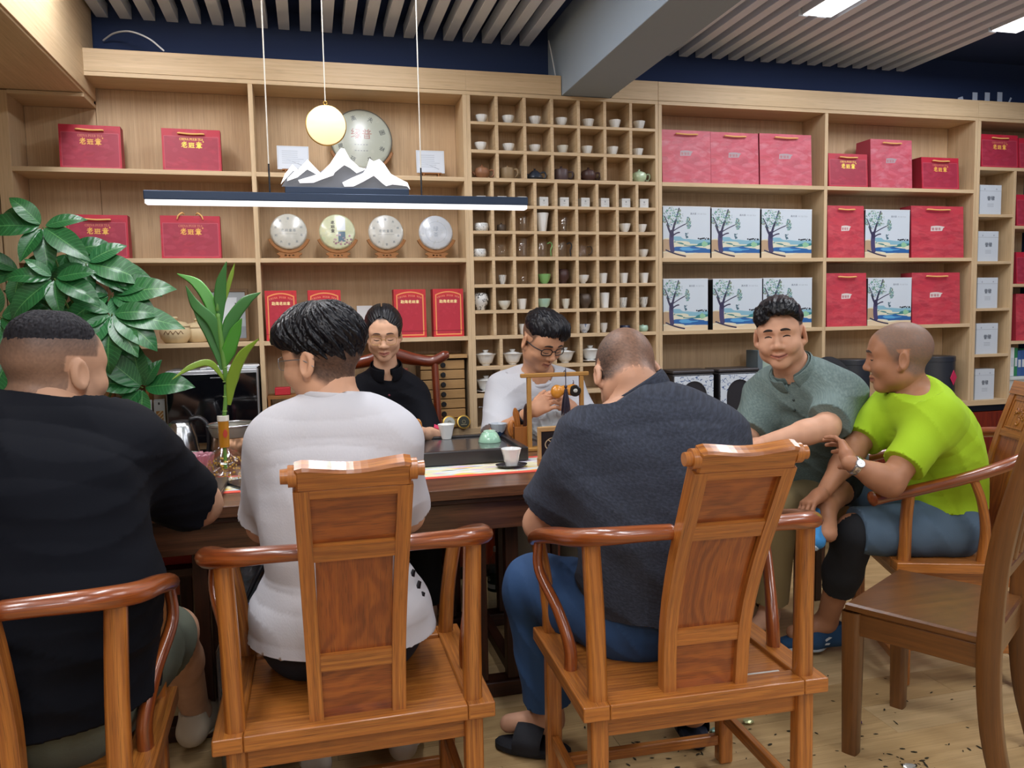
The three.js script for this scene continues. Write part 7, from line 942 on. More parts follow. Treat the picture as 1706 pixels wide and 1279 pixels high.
{ // ornament in the man's hands
  const t = thing('gourd_ornament', 'small orange gourd ornament with a dark round eye held by the glasses man', 'ornament', [0, 0, 0]), o = std(0xd08a2e, { roughness: 0.3, clearcoat: 0.5 }); const c = [0.975, 0.995, 0.70];
  part('gourd', meshPrims([ell([c[0] - 0.012, c[1], c[2]], [0.026, 0.028, 0.02], 0.01), ell([c[0] + 0.02, c[1] + 0.006, c[2]], [0.018, 0.019, 0.017], 0.01), ell([c[0] + 0.055, c[1] + 0.004, c[2]], [0.03, 0.024, 0.018], 0.012)], 0.004), o, t);
  part('dark_disc', at(lathe([[0.001, 0.006], [0.02, 0.005], [0.024, 0.0], [0.02, -0.004], [0.001, -0.004]].reverse(), 28), c[0] + 0.06, c[1] + 0.002, c[2] + 0.018, Math.PI / 2, 0, 0.3), std(0x1c1a17, { roughness: 0.3 }), t); part('pale_eye', at(new THREE.SphereGeometry(0.01, 16, 10).scale(1, 0.8, 0.3), c[0] + 0.06, c[1] + 0.003, c[2] + 0.0245), std(0xb9bcb6, { roughness: 0.3 }), t); part('stem', sweep([[c[0] + 0.056, c[1] + 0.024, c[2], 0.003], [c[0] + 0.060, c[1] + 0.036, c[2], 0.002], [c[0] + 0.057, c[1] + 0.045, c[2], 0.001]], 8, 6), std(0x5a3a4a), t);
}
{ // round glass vase with a bamboo shoot
  const gx = -0.300, gz = 0.915, t = thing('vase', 'round clear glass vase with gold flecks and an amber neck on the table', 'vase', [gx, TT + 0.0005, gz]);
  part('globe', lathe([[0.001, 0.001], [0.03, 0.001], [0.052, 0.014], [0.067, 0.045], [0.062, 0.075], [0.040, 0.100], [0.021, 0.112], [0.0175, 0.118], [0.016, 0.114], [0.038, 0.097], [0.059, 0.074], [0.064, 0.045], [0.050, 0.017], [0.03, 0.005], [0.001, 0.005]], 44), new THREE.MeshPhysicalMaterial({ color: 0xffffff, roughness: 0.04, transmission: 1, thickness: 0, ior: 1.45 }), t);
  part('amber_neck', lathe([[0.0175, 0.116], [0.0178, 0.150], [0.0182, 0.206], [0.0165, 0.206], [0.016, 0.15], [0.0158, 0.116]], 32), std(0xc98a25, { roughness: 0.25, transmission: 0.35, thickness: 0 }), t); part('white_lip', lathe([[0.0165, 0.2045], [0.0195, 0.2065], [0.0195, 0.2235], [0.0165, 0.2245]], 28), std(0xd9d6cc, { roughness: 0.3 }), t); part('red_motif', at(slab(smooth([[0, 0.014], [0.007, 0.006], [0.006, -0.01], [0, -0.016], [-0.007, -0.006], [-0.005, 0.006]], 4), 0.002, 0.0004), 0.006, 0.165, 0.0178, 0, 0.3, 0), std(0xa8331c), t);
  const gs = []; for (let i = 0; i < 150; i++) { const a = rr(-1.6, 1.9), h = rr(0.008, 0.085), R = h < 0.045 ? mix(0.05, 0.0655, h / 0.045) : mix(0.0665, 0.05, (h - 0.045) / 0.045); const g = new THREE.IcosahedronGeometry(rr(0.0016, 0.005), 0); g.scale(1, 1, 0.35); gs.push(at(g, Math.sin(a) * (R - 0.005), h, Math.cos(a) * (R - 0.005), 0, a, rr(0, 3))); } for (const g of gs) if (!g.attributes.uv) g.setAttribute('uv', new THREE.BufferAttribute(new Float32Array(g.attributes.position.count * 2), 2)); const fl = part('gold_flecks', merge(gs), std(0xc9a24a, { roughness: 0.3, metalness: 0.7 }), t); fl.userData = { kind: 'stuff' };
  const b = thing('bamboo_shoot', 'tall green lucky bamboo with long narrow leaves in the glass vase', 'plant', [0, 0, 0]), gm = std(0x5f8f3c, { roughness: 0.4 });
  part('stem', sweep([[gx, 0.80, gz, 0.006], [-0.298, 0.95, gz, 0.0065], [-0.285, 1.09, gz, 0.007], [-0.292, 1.22, gz, 0.009], [-0.300, 1.33, gz, 0.008], [-0.296, 1.42, gz, 0.004]], 40, 10), gm, b); for (const y of [1.0, 1.05, 1.10, 1.15]) part('node', new THREE.TorusGeometry(0.0068, 0.0014, 6, 18), std(0x8fae5a, { roughness: 0.5 }), b, [-0.293 + (y - 1) * 0.06, y, gz], [Math.PI / 2, 0, 0]);
  const leafMs = [std(0x4d9a2f, { roughness: 0.38, transmission: 0.15, thickness: 0 }), std(0x3f7d38, { roughness: 0.38, transmission: 0.15, thickness: 0 }), std(0x86a832, { roughness: 0.4, transmission: 0.15, thickness: 0 })];
  const L = [[[-0.293, 1.24], [-0.312, 1.34], [-0.36, 1.43], [-0.425, 1.468], 0.026, 0], [[-0.295, 1.20], [-0.315, 1.30], [-0.365, 1.36], [-0.392, 1.425], 0.024, 1], [[-0.294, 1.14], [-0.315, 1.23], [-0.352, 1.31], [-0.378, 1.352], 0.022, 1], [[-0.292, 1.30], [-0.29, 1.38], [-0.282, 1.44], [-0.262, 1.505], 0.024, 1], [[-0.29, 1.22], [-0.262, 1.30], [-0.21, 1.37], [-0.158, 1.402], 0.026, 1], [[-0.289, 1.15], [-0.272, 1.20], [-0.245, 1.27], [-0.222, 1.315], 0.028, 0], [[-0.278, 1.02], [-0.262, 1.11], [-0.225, 1.19], [-0.168, 1.245], 0.024, 2], [[-0.285, 1.10], [-0.33, 1.165], [-0.39, 1.155], [-0.447, 1.118], 0.014, 2], [[-0.292, 1.32], [-0.27, 1.40], [-0.25, 1.46], [-0.238, 1.50], 0.010, 2]];
  for (const [p0, p1, p2, p3, w, k] of L) { const dz = rr(-0.03, 0.05), pts = [p0, p1, p2, p3].map(([x, y], i) => [x, y, gz + dz * i / 3, [0.25, 0.85, 0.7, 0.05][i] * w, 0.0008]); part('leaf', sweep(pts, 22, 8, V(0.2, 0.1, 1)), leafMs[k], b); }
}
{ // kettle
  const t = thing('kettle', 'stainless steel gooseneck kettle with a black handle behind the pink basket', 'kettle', [-0.500, TT + 0.0005, 0.50]); part('body', lathe([[0.001, 0.001], [0.064, 0.001], [0.067, 0.006], [0.066, 0.05], [0.058, 0.10], [0.047, 0.135], [0.046, 0.138], [0.040, 0.156], [0.037, 0.159], [0.001, 0.160]], 48), std(0xb9bcbf, { roughness: 0.24, metalness: 1 }), t);
  part('spout', sweep([[-0.058, 0.05, 0.01, 0.018], [-0.082, 0.075, 0.012, 0.013], [-0.098, 0.11, 0.012, 0.009], [-0.122, 0.138, 0.012, 0.0075]], 24, 12, V(0, 0, 1)), steel, t); part('lid', lathe([[0.036, 0.1595], [0.03, 0.166], [0.01, 0.169], [0.001, 0.1695]], 32), blackMat, t); part('handle', sweep([[0.03, 0.168, 0, 0.010, 0.014], [0.07, 0.172, 0, 0.010, 0.014], [0.098, 0.14, 0, 0.010, 0.015], [0.102, 0.08, 0, 0.010, 0.016], [0.095, 0.03, 0, 0.009, 0.013]], 28, 12, V(0, 0, 1)), blackMat, t);
}
{
  const t = thing('tea_basin', 'wide metal waste-water basin with a bright rim behind the glass vase', 'basin', [-0.305, TT + 0.0005, 0.58]); part('bowl', lathe([[0.001, 0.001], [0.06, 0.001], [0.072, 0.02], [0.076, 0.06], [0.070, 0.105], [0.068, 0.107]], 44), std(0x8d6a50, { roughness: 0.3, metalness: 0.8 }), t); part('strainer', lathe([[0.050, 0.10], [0.072, 0.108], [0.084, 0.135], [0.086, 0.150]], 44), std(0x9c9a90, { roughness: 0.45, metalness: 0.6 }), t); part('rim', at(new THREE.TorusGeometry(0.088, 0.0045, 10, 56), 0, 0.152, 0, Math.PI / 2, 0, 0), steel, t);
}
{ // pink basket and celadon bowl
  const t = thing('plastic_basket', 'pink-red plastic basket lined with a clear pink bag on the table', 'basket', [-0.405, TT + 0.0005, 0.865]), pk = std(0xd8475c, { roughness: 0.4, transmission: 0.25, thickness: 0 });
  for (let i = 0; i < 20; i++) { const a = i / 20 * 6.2832, c = Math.cos(a), s = Math.sin(a); part('rib', sweep([[c * 0.036, 0.004, s * 0.036, 0.0065, 0.002], [c * 0.052, 0.062, s * 0.052, 0.0078, 0.002]], 4, 8, V(c, 0, s)), pk, t); } part('base', lathe([[0.001, 0.001], [0.038, 0.001], [0.038, 0.006], [0.001, 0.006]], 28), pk, t); part('rim', at(new THREE.TorusGeometry(0.0525, 0.003, 8, 36), 0, 0.063, 0, Math.PI / 2, 0, 0), pk, t);
  const pts = []; const bag = meshPrims([cone([0, 0.03, 0], [0, 0.085, 0], 0.042, 0.060, 0.02, true)], 0.004, { t: 0, subs: [cone([0, 0.045, 0], [0, 0.12, 0], 0.034, 0.062, 0.004)], disp: folds([{ u: [1, 0, 1], v: [0, 1, 0], fa: 30, fb: 8, amp: 0.006 }, { u: [1, 0, -1], v: [0, 1, 0], fa: 26, fb: 9, amp: 0.005, s: 3 }]) }); part('liner_bag', bag, std(0xe0a3b4, { roughness: 0.25, transmission: 0.6, thickness: 0 }), t);
  const b = thing('bowl', 'small celadon bowl with a pale rim in front of the kettle', 'bowl', [-0.455, TT + 0.0005, 0.74]); part('body', lathe([[0.001, 0.002], [0.024, 0.001], [0.034, 0.02], [0.047, 0.070], [0.049, 0.074], [0.046, 0.074], [0.030, 0.03], [0.001, 0.02]], 40), std(0xa9d6c2, { roughness: 0.22, clearcoat: 0.5 }), b);
  const n = thing('notebook', 'flat dark brown metal case lying at the table edge by the black-shirted man', 'case', [-0.375, TT + 0.0005, 1.10]); part('lower_half', box(0.18, 0.012, 0.26, 0.003), std(0x2a2624, { roughness: 0.35 }), n, [0, 0.0065, 0]); part('upper_lid', box(0.18, 0.010, 0.26, 0.003), std(0x5d544d, { roughness: 0.3, metalness: 0.5 }), n, [0, 0.018, 0]);
  tag(part('phone', box(0.075, 0.009, 0.15, 0.004), std(0x1a1c22, { roughness: 0.2 }), scene, [-0.235, TT + 0.0072, 1.035], [0, 0.5, 0]), 'dark phone lying on the runner left of the white-shirted man', 'phone');
}
// ---------- left bay of the bookcase ----------
{
  const t = thing('microwave', 'black glass-fronted microwave oven with a silver top edge on the counter', 'microwave', [-0.428, 0.7655, -0.065]), w = 0.385, h = 0.325, d = 0.25;
  part('casing', box(w, h, d, 0.006), std(0xb9bcc0, { roughness: 0.35, metalness: 0.5 }), t, [0, h / 2 + 0.004, 0]); part('glass_door', box(w - 0.008, h - 0.02, 0.012, 0.003), std(0x0b0c10, { roughness: 0.08, clearcoat: 1, clearcoatRoughness: 0.04 }), t, [0, h / 2 - 0.002, d / 2 + 0.006]); part('red_sticker', box(0.042, 0.04, 0.001, 0), std(0xb01f2c), t, [-w / 2 + 0.028, h - 0.035, d / 2 + 0.0127]);
  const bt = canvasTex(128, 24, (c, W, H) => { c.fillStyle = '#0b0c10'; c.fillRect(0, 0, W, H); c.fillStyle = '#b9bcc0'; c.font = 'bold 15px sans-serif'; c.fillText('MICROWAVE OVEN', 2, 17, 124); }); const [g, m] = printedBox(0.075, 0.010, 0.001, paper(bt, { roughness: 0.2 }), blackMat); part('brand_strip', g, m, t, [0.03, h - 0.03, d / 2 + 0.0127]);
  for (const s of [-1, 1]) part('foot', new THREE.CylinderGeometry(0.012, 0.014, 0.004, 16), blackMat, t, [s * 0.15, 0.002, 0.02]);
  for (let i = 0; i < 3; i++) tag(part('paper_sheet', box(0.24 - i * 0.02, 0.004, 0.17, 0.0005), std([0xd5d8da, 0xbfc5ca, 0xe2e4e5][i]), scene, [-0.36 + i * 0.012, 1.0975 + i * 0.0044, -0.06], [0, 0.05 * i, 0]), ['lowest', 'middle', 'topmost'][i] + ' of three paper stacks lying on the microwave', 'papers', 'papers on the microwave');
}
for (const [x, z, w, lab, st] of [[-0.735, -0.055, 0.07, 'white picture box with a brown-green striped photo left of the microwave', 0], [-0.672, -0.075, 0.045, 'narrow white picture box touching the microwave, orange striped photo', 1]]) {
  const tx = canvasTex(96, 176, (c, W, H) => { c.fillStyle = '#c9cccb'; c.fillRect(0, 0, W, H); c.fillStyle = st ? '#b9803f' : '#6d4038'; c.fillRect(18, 62, 62, 96); c.strokeStyle = st ? '#e0cfa8' : '#8fae8e'; c.lineWidth = 8; for (let i = 0; i < 5; i++) { c.beginPath(); c.moveTo(18, 90 + i * 22); c.lineTo(80, 52 + i * 22); c.stroke(); } c.fillStyle = '#c9cccb'; c.fillRect(0, 158, W, 18); c.fillRect(80, 0, 16, H); c.fillRect(0, 0, W, 60); c.fillRect(0, 0, 18, H); c.fillStyle = '#30302f'; c.beginPath(); c.arc(46, 18, 8, 0, 7); c.fill(); });
  const t = thing('picture_box', lab, 'box', [x, 0.823, z], 0.1, 'white picture boxes left of the microwave'), [g, m] = printedBox(w, 0.135, 0.04, paper(tx), std(0xc4c7c6)); part('box_body', g, m, t, [0, 0.068, 0]); part('box_flap', box(w * 0.96, 0.003, 0.039, 0), std(0xb4b7b6), t, [0, 0.137, 0]);
}
{ const t = thing('wooden_tray', 'pale bamboo tray holding the picture boxes left of the microwave', 'tray', [-0.715, 0.7655, -0.05]); part('tray_board', box(0.17, 0.012, 0.14, 0.002, 0), standMat, t, [0, 0.05, 0]); for (const s of [-1, 1]) part('tray_leg', box(0.012, 0.043, 0.13, 0.001), standMat, t, [s * 0.07, 0.022, 0]); }
{ const t = thing('wall_box', 'small open wooden box on the counter left of the microwave', 'box', [-0.80, 0.7655, -0.13]); for (const [x, y, w, h] of [[-0.08, 0.16, 0.012, 0.32], [0.08, 0.16, 0.012, 0.32], [0, 0.006, 0.148, 0.012], [0, 0.314, 0.148, 0.012], [0, 0.2, 0.148, 0.01]]) part('board', box(w, h, 0.12, 0.001), standMat, t, [x, y + 0.0005, 0]); part('red_cord_bundle', sweep([[0.0, 0.21, 0.03, 0.008], [0.01, 0.25, 0.035, 0.01], [0.005, 0.29, 0.03, 0.008]], 10, 8), std(0xb8452a), t); }
for (const [x, s, z, lab, r] of [[-0.588, 1, -0.075, 'cream clay lidded pot with a brown zigzag on the third shelf', 1], [-0.505, 0.92, -0.13, 'cream clay lidded pot standing behind the zigzag pot', 0]]) {
  const t = thing('clay_pot', lab, 'pot', [x, 1.2135, z], 0, 'cream clay pots on the third left shelf'), m = std(0xc9b48c, { roughness: 0.7 }); t.scale.setScalar(s); part('body', lathe([[0.001, 0.001], [0.045, 0.001], [0.062, 0.022], [0.068, 0.05], [0.06, 0.07], [0.058, 0.072], [0.001, 0.072]], 40), m, t); const l = part('lid', lathe([[0.062, 0.0725], [0.063, 0.077], [0.045, 0.093], [0.012, 0.100], [0.001, 0.1005]], 36), m, t); part('lid_knob', lathe([[0.008, 0.099], [0.008, 0.106], [0.014, 0.112], [0.011, 0.119], [0.001, 0.12]], 20), m, l);
  if (r) part('zigzag', sweep(Array.from({ length: 9 }, (_, i) => { const a = (i - 4) * 0.16; return [Math.sin(a) * 0.0672, 0.045 + (i % 2 ? 0.010 : -0.004), Math.cos(a) * 0.0672, 0.0016]; }), 60, 6, V(0, 0, 1), true, 0), std(0x6d4a2c), t);
}
{
  const tex = canvasTex(192, 256, (c, w, h) => { c.fillStyle = '#a9b2b8'; c.fillRect(0, 0, w, h); c.fillStyle = '#8b939b'; c.fillRect(0, 190, w, 66); speckle(c, w, 60, 0, ['#000'], 1, 2); c.fillStyle = '#dfe6ec'; c.save(); c.translate(70, 30); c.transform(1, 0, -0.12, 1, 18, 0); c.fillRect(-30, 0, 92, 200); c.restore(); c.strokeStyle = '#2e3236'; glyph(c, 'bu', 128, 62, 34, 5); });
  const t = thing('framed_picture', 'wooden framed calligraphy picture standing on the shelf behind the bamboo shoot', 'picture frame', [-0.37, 1.2135, -0.13]); const [g, m] = printedBox(0.165, 0.215, 0.006, paper(tex, { roughness: 0.2 }), std(0x6d6a66)); part('picture', g, m, t, [0, 0.121, 0], [-0.05, 0, 0]); const fm = woodMat(oakTex, 0.4, 0.15, { color: 0x9c8a74 }); for (const s of [-1, 1]) { part('frame_side', box(0.014, 0.242, 0.016, 0.002, 1), fm, t, [s * 0.089, 0.1215, 0.001], [-0.05, 0, 0]); part('frame_rail', box(0.192, 0.014, 0.016, 0.002, 0), fm, t, [0, 0.1215 + s * 0.114, 0.001 - s * 0.0057], [-0.05, 0, 0]); } part('strut', box(0.03, 0.2, 0.006, 0.001), fm, t, [0, 0.101, -0.038], [0.24, 0, 0]);
}
for (const [x, h, lab] of [[-1.06, 0.15, 'dark red box on the third shelf behind the plant, left one'], [-0.92, 0.165, 'dark red box on the third shelf behind the plant, right one'], [-0.76, 0.10, 'low dark red box on the third shelf behind the big leaves']]) { const t = thing('red_box', lab, 'box', [x, 1.2135, -0.09], 0, 'dark red boxes behind the plant'); part('box_body', box(0.12, h, 0.10, 0.002), redSide, t, [0, h / 2, 0]); part('lid', box(0.123, 0.012, 0.103, 0.002), std(0x7d1a2a), t, [0, h + 0.0, 0]); }
{ const t = thing('low_shelf', 'small wooden shelf box with a dark opening left of the white-shirted man\'s head', 'shelf', [-0.14, 0.7655, -0.09]); for (const [x, y, w, h] of [[-0.055, 0.09, 0.012, 0.18], [0.095, 0.09, 0.012, 0.18], [0.02, 0.186, 0.166, 0.014], [0.02, 0.006, 0.138, 0.012]]) part('board', box(w, h, 0.14, 0.001), standMat, t, [x, y + 0.0005, 0]); part('dark_box', box(0.12, 0.11, 0.1, 0.002), blackMat, t, [0.02, 0.068, 0]); tag(part('red_packet', box(0.07, 0.035, 0.06, 0.003), std(0xb5202e), scene, [-0.135, 0.7655 + 0.212, -0.08]), 'small bright red packet on the little wooden shelf box', 'packet'); }
// ---------- money tree ----------
{
  const t = thing('money_tree', 'large potted money tree with glossy palmate leaves behind the man in black', 'plant', [0, 0, 0]);
  part('pot', at(lathe([[0.001, 0.001], [0.11, 0.001], [0.12, 0.02], [0.15, 0.26], [0.155, 0.28], [0.145, 0.28], [0.135, 0.25], [0.001, 0.24]], 40), -0.88, 0, 0.20), std(0xd5d3cc, { roughness: 0.35 }), t); part('soil', at(lathe([[0.137, 0.245], [0.06, 0.252], [0.001, 0.25]], 24), -0.88, 0, 0.20), std(0x3a2c20, { roughness: 1 }), t);
  const bark = std(0x6d6a4a, { roughness: 0.8 }), stemM = std(0x5a7a3a, { roughness: 0.5 });
  const hub = [-0.86, 1.0, 0.20]; part('trunk', sweep([[-0.88, 0.24, 0.20, 0.028], [-0.875, 0.6, 0.21, 0.022], [-0.86, 1.0, 0.20, 0.016], [-0.90, 1.35, 0.18, 0.010]], 24, 12), bark, t);
  const leafTex = canvasTex(128, 256, (c, w, h) => { c.fillStyle = '#2f6d3f'; c.fillRect(0, 0, w, h); speckle(c, w, h, 80, ['#3a7d4a', '#275c37', '#3f8550'], 4, 14); c.strokeStyle = '#5c9a62'; c.lineWidth = 1.6; for (let i = 0; i < 15; i++) { const y = h - 6 - i * 17; for (const s of [-1, 1]) { c.beginPath(); c.moveTo(w / 2, y); c.quadraticCurveTo(w / 2 + s * 34, y - 14, w / 2 + s * 64, y - 34); c.stroke(); } } c.lineWidth = 4; c.strokeStyle = '#74a86a'; c.beginPath(); c.moveTo(w / 2, h); c.lineTo(w / 2, 0); c.stroke(); });
  const lm = [[0xffffff, 0.3], [0xcfe3d0, 0.36], [0xb9d9c2, 0.3], [0xeaf7e2, 0.34]].map(([c, r]) => new THREE.MeshPhysicalMaterial({ map: leafTex, color: c, roughness: r, transmission: 0.12, thickness: 0, clearcoat: 0.25, clearcoatRoughness: 0.3 }));
  function leafGeo(L, W, droop, fold, ph) { // base at origin, tip along +y, face toward +z
    const nu = 18, nv = 8, pos = [], uv = [], idx = []; for (let i = 0; i <= nu; i++) { const s = i / nu, wd = W * Math.pow(Math.sin(Math.PI * Math.pow(clamp(s, 0.004, 0.996), 0.82)), 0.85) * (s > 0.85 ? mix(1, 0.75, (s - 0.85) / 0.15) : 1) + 0.0008; for (let j = 0; j <= nv; j++) { const q = j / nv * 2 - 1; const rip = 0.0018 * Math.sin(s * 70 + Math.abs(q) * 6 + ph) * Math.abs(q) * (1 - Math.abs(q)) * 4; const a = droop * s * s; pos.push(q * wd, L * Math.sin(Math.max(0.001, a)) / Math.max(0.001, a) * s * (a > 0.01 ? 1 : 1) , -L * s * (1 - Math.cos(a)) / Math.max(0.05, a) * 0.9 + Math.abs(q) * wd * fold + rip); uv.push(0.5 + q * 0.5, s); } }
    for (let i = 0; i < nu; i++) for (let j = 0; j < nv; j++) { const a = i * (nv + 1) + j, b = a + nv + 1; idx.push(a, a + 1, b, b, a + 1, b + 1); }
    const g = new THREE.BufferGeometry(); g.setAttribute('position', new THREE.Float32BufferAttribute(pos, 3)); g.setAttribute('uv', new THREE.Float32BufferAttribute(uv, 2)); g.setIndex(idx); g.computeVertexNormals(); return g;
  }
  // clusters: centre, then leaflets [angle in the frontal plane (deg, 0 right, 90 up), length, lean toward the room]
  const C = [
    [[-1.0, 1.69, 0.26], [[128, 0.15, 0.5], [178, 0.23, 0.5], [-118, 0.16, 1.0], [-35, 0.22, 0.75], [18, 0.15, 0.2], [-82, 0.19, 0.7], [152, 0.17, -0.1]]],
    [[-0.86, 1.55, 0.24], [[-12, 0.24, 0.5], [-32, 0.2, 0.7], [30, 0.16, 0.2], [-150, 0.18, 0.4], [-85, 0.15, 0.9], [-20, 0.30, 0.1]]],
    [[-0.95, 1.485, 0.34], [[172, 0.17, 0.5], [-80, 0.15, 1.0], [-25, 0.2, 0.7], [138, 0.11, 0.5], [12, 0.15, 0.4], [-140, 0.22, 0.5]]],
    [[-1.10, 1.52, 0.22], [[150, 0.17, 0.6], [-100, 0.15, 0.9], [-45, 0.16, 0.6], [30, 0.14, 0.4], [-165, 0.2, 0.5]]],
    [[-0.77, 1.42, 0.26], [[10, 0.25, 0.5], [26, 0.19, 0.3], [-150, 0.22, 0.7], [-18, 0.2, 0.9], [165, 0.16, 0.4], [-60, 0.17, 0.9], [70, 0.10, 0.2]]],
    [[-0.755, 1.345, 0.33], [[-95, 0.24, 0.9], [-58, 0.20, 1.0], [5, 0.17, 0.5], [-160, 0.17, 0.5], [-33, 0.23, 0.8], [-8, 0.26, 0.4], [-130, 0.19, 0.8], [150, 0.15, 0.3]]],
    [[-0.665, 1.045, 0.30], [[132, 0.23, 0.6], [60, 0.13, 0.6], [8, 0.21, 0.8], [-92, 0.17, 0.9], [165, 0.19, 0.5], [100, 0.2, 0.2], [-135, 0.14, 0.7]]],
    [[-1.16, 1.34, 0.30], [[160, 0.2, 0.5], [-30, 0.18, 0.8], [20, 0.17, 0.6], [-110, 0.18, 0.9], [-70, 0.15, 0.8], [100, 0.15, 0.3]]],
    [[-1.15, 1.17, 0.28], [[70, 0.17, 0.4], [20, 0.2, 0.7], [-40, 0.2, 0.8], [-110, 0.2, 0.8], [150, 0.17, 0.4]]],
    [[-0.80, 1.19, 0.22], [[-20, 0.2, 0.4], [-70, 0.2, 0.6], [40, 0.15, 0.3], [-120, 0.2, 0.6], [170, 0.17, 0.4]]],
    [[-0.98, 1.36, 0.20], [[-60, 0.2, 0.6], [-110, 0.2, 0.6], [10, 0.2, 0.3], [150, 0.2, 0.3], [80, 0.16, 0.2]]],
    [[-0.95, 1.60, 0.16], [[-30, 0.22, 0.5], [-75, 0.2, 0.5], [-110, 0.2, 0.6], [160, 0.16, 0.4], [15, 0.18, 0.2]]],
  ];
  for (const [c, ls] of C) {
    part('leaf_stem', sweep([[hub[0] + rr(-0.01, 0.01), c[1] < 1.2 ? 0.92 : rr(1.02, 1.3), 0.19, 0.006], [mix(hub[0], c[0], 0.5), mix(1.1, c[1], 0.55), mix(0.2, c[2], 0.4), 0.0045], [c[0], c[1], c[2] - 0.004, 0.003]], 18, 8), stemM, t);
    for (const [ang, L, lean] of ls) {
      const a = ang * Math.PI / 180, dir = nrm([Math.cos(a), Math.sin(a), lean * 0.55]), g = leafGeo(L, L * rr(0.2, 0.25), rr(0.3, 0.9), rr(0.12, 0.3), rr(0, 6));
      // face roughly up and toward the room
      const nrmv = nrm(sub3([rr(-0.2, 0.2), 0.55, 0.9], dir.map((v) => v * dot3([0, 0.55, 0.9], dir)))), x = cross3(dir, nrmv); g.applyMatrix4(new THREE.Matrix4().set(x[0], dir[0], nrmv[0], c[0] + dir[0] * 0.012, x[1], dir[1], nrmv[1], c[1] + dir[1] * 0.012, x[2], dir[2], nrmv[2], c[2] + dir[2] * 0.012, 0, 0, 0, 1));
      part('leaf', g, lm[Math.floor(rnd() * 4)], t);
    }
  }
}
// ---------- under and around the table ----------
{
  const t = thing('under_shelf', 'low dark wooden shelf stand under the left end of the table', 'shelf', [0, 0, 0]); part('shelf_board', box(0.42, 0.03, 0.32, 0.004, 0), darkWood, t, [-0.53, 0.515, 0.97]); for (const [x, z] of [[-0.72, 0.84], [-0.345, 0.84], [-0.72, 1.10], [-0.345, 1.10]]) part('leg', box(0.035, 0.50, 0.035, 0.003, 1), darkWood, t, [x, 0.25, z]);
  tag(part('paper_block', box(0.13, 0.034, 0.09, 0.002), std(0xb9b2a8), scene, [-0.57, 0.5475, 1.04]), 'pale paper block on the low shelf under the table', 'paper block'); tag(part('red_case', box(0.17, 0.05, 0.10, 0.004), std(0xb5301f), scene, [-0.43, 0.5555, 1.04]), 'bright red box on the low shelf under the table', 'box');
  const b = thing('water_jug', 'clear water jug with a blue lid and dark straw under the table', 'jug', [-0.225, 0, 1.40]); part('jug_body', lathe([[0.001, 0.001], [0.07, 0.001], [0.075, 0.01], [0.075, 0.36], [0.05, 0.42], [0.036, 0.44]], 36), new THREE.MeshPhysicalMaterial({ color: 0xcfdbe6, roughness: 0.08, transmission: 0.9, thickness: 0 }), b); part('blue_lid', lathe([[0.046, 0.43], [0.05, 0.435], [0.05, 0.47], [0.046, 0.475], [0.001, 0.476]], 32), std(0x1f56a0, { roughness: 0.4 }), b); part('straw', sweep([[0, 0.47, 0, 0.006], [0.03, 0.53, -0.02, 0.006], [0.07, 0.6, -0.05, 0.006]], 10, 8), blackMat, b);
  const P = [ell([-0.235, 0.36, 1.13], [0.07, 0.19, 0.10], 0.05), ell([-0.25, 0.58, 1.06], [0.09, 0.1, 0.1], 0.05), ell([-0.22, 0.16, 1.16], [0.09, 0.15, 0.11], 0.05)];
  tag(part('plastic_sack', meshPrims(P, 0.008, { cuts: [(x, y) => 0.003 - y], disp: folds([{ u: [1, 0.2, 0.3], v: [0, 1, 0.2], fa: 18, fb: 6, amp: 0.014 }, { u: [0.3, 0.9, 0.3], v: [1, 0, 0.5], fa: 30, fb: 12, amp: 0.008, s: 2 }]) }), new THREE.MeshPhysicalMaterial({ color: 0x9fb0bc, roughness: 0.12, transmission: 0.75, thickness: 0 }), scene), 'crinkled clear plastic sack under the table left of the white shirt', 'sack');
  const w = thing('water_bottle', 'plastic bottle with a dark green label standing under the table between its legs', 'bottle', [0.752, 0, 0.46]); part('bottle_body', lathe([[0.001, 0.001], [0.04, 0.001], [0.043, 0.006], [0.043, 0.20], [0.03, 0.25], [0.014, 0.275], [0.014, 0.285]], 32), new THREE.MeshPhysicalMaterial({ color: 0xe8eef0, roughness: 0.06, transmission: 0.95, thickness: 0 }), w); part('cap', lathe([[0.016, 0.283], [0.016, 0.302], [0.001, 0.303]], 24), std(0xd9dde0), w); const bt = canvasTex(256, 128, (c, W, H) => { c.fillStyle = '#1f3b33'; c.fillRect(0, 0, W, H); c.fillStyle = '#c9d2cd'; c.font = 'bold 44px sans-serif'; c.fillText('16', 40, 60); c.fillText('16', 168, 60); c.fillRect(30, 78, 80, 30); c.fillRect(158, 78, 80, 30); }); part('bottle_label', new THREE.CylinderGeometry(0.0437, 0.0437, 0.085, 36, 1, true).translate(0, 0.155, 0), paper(bt), w);
}
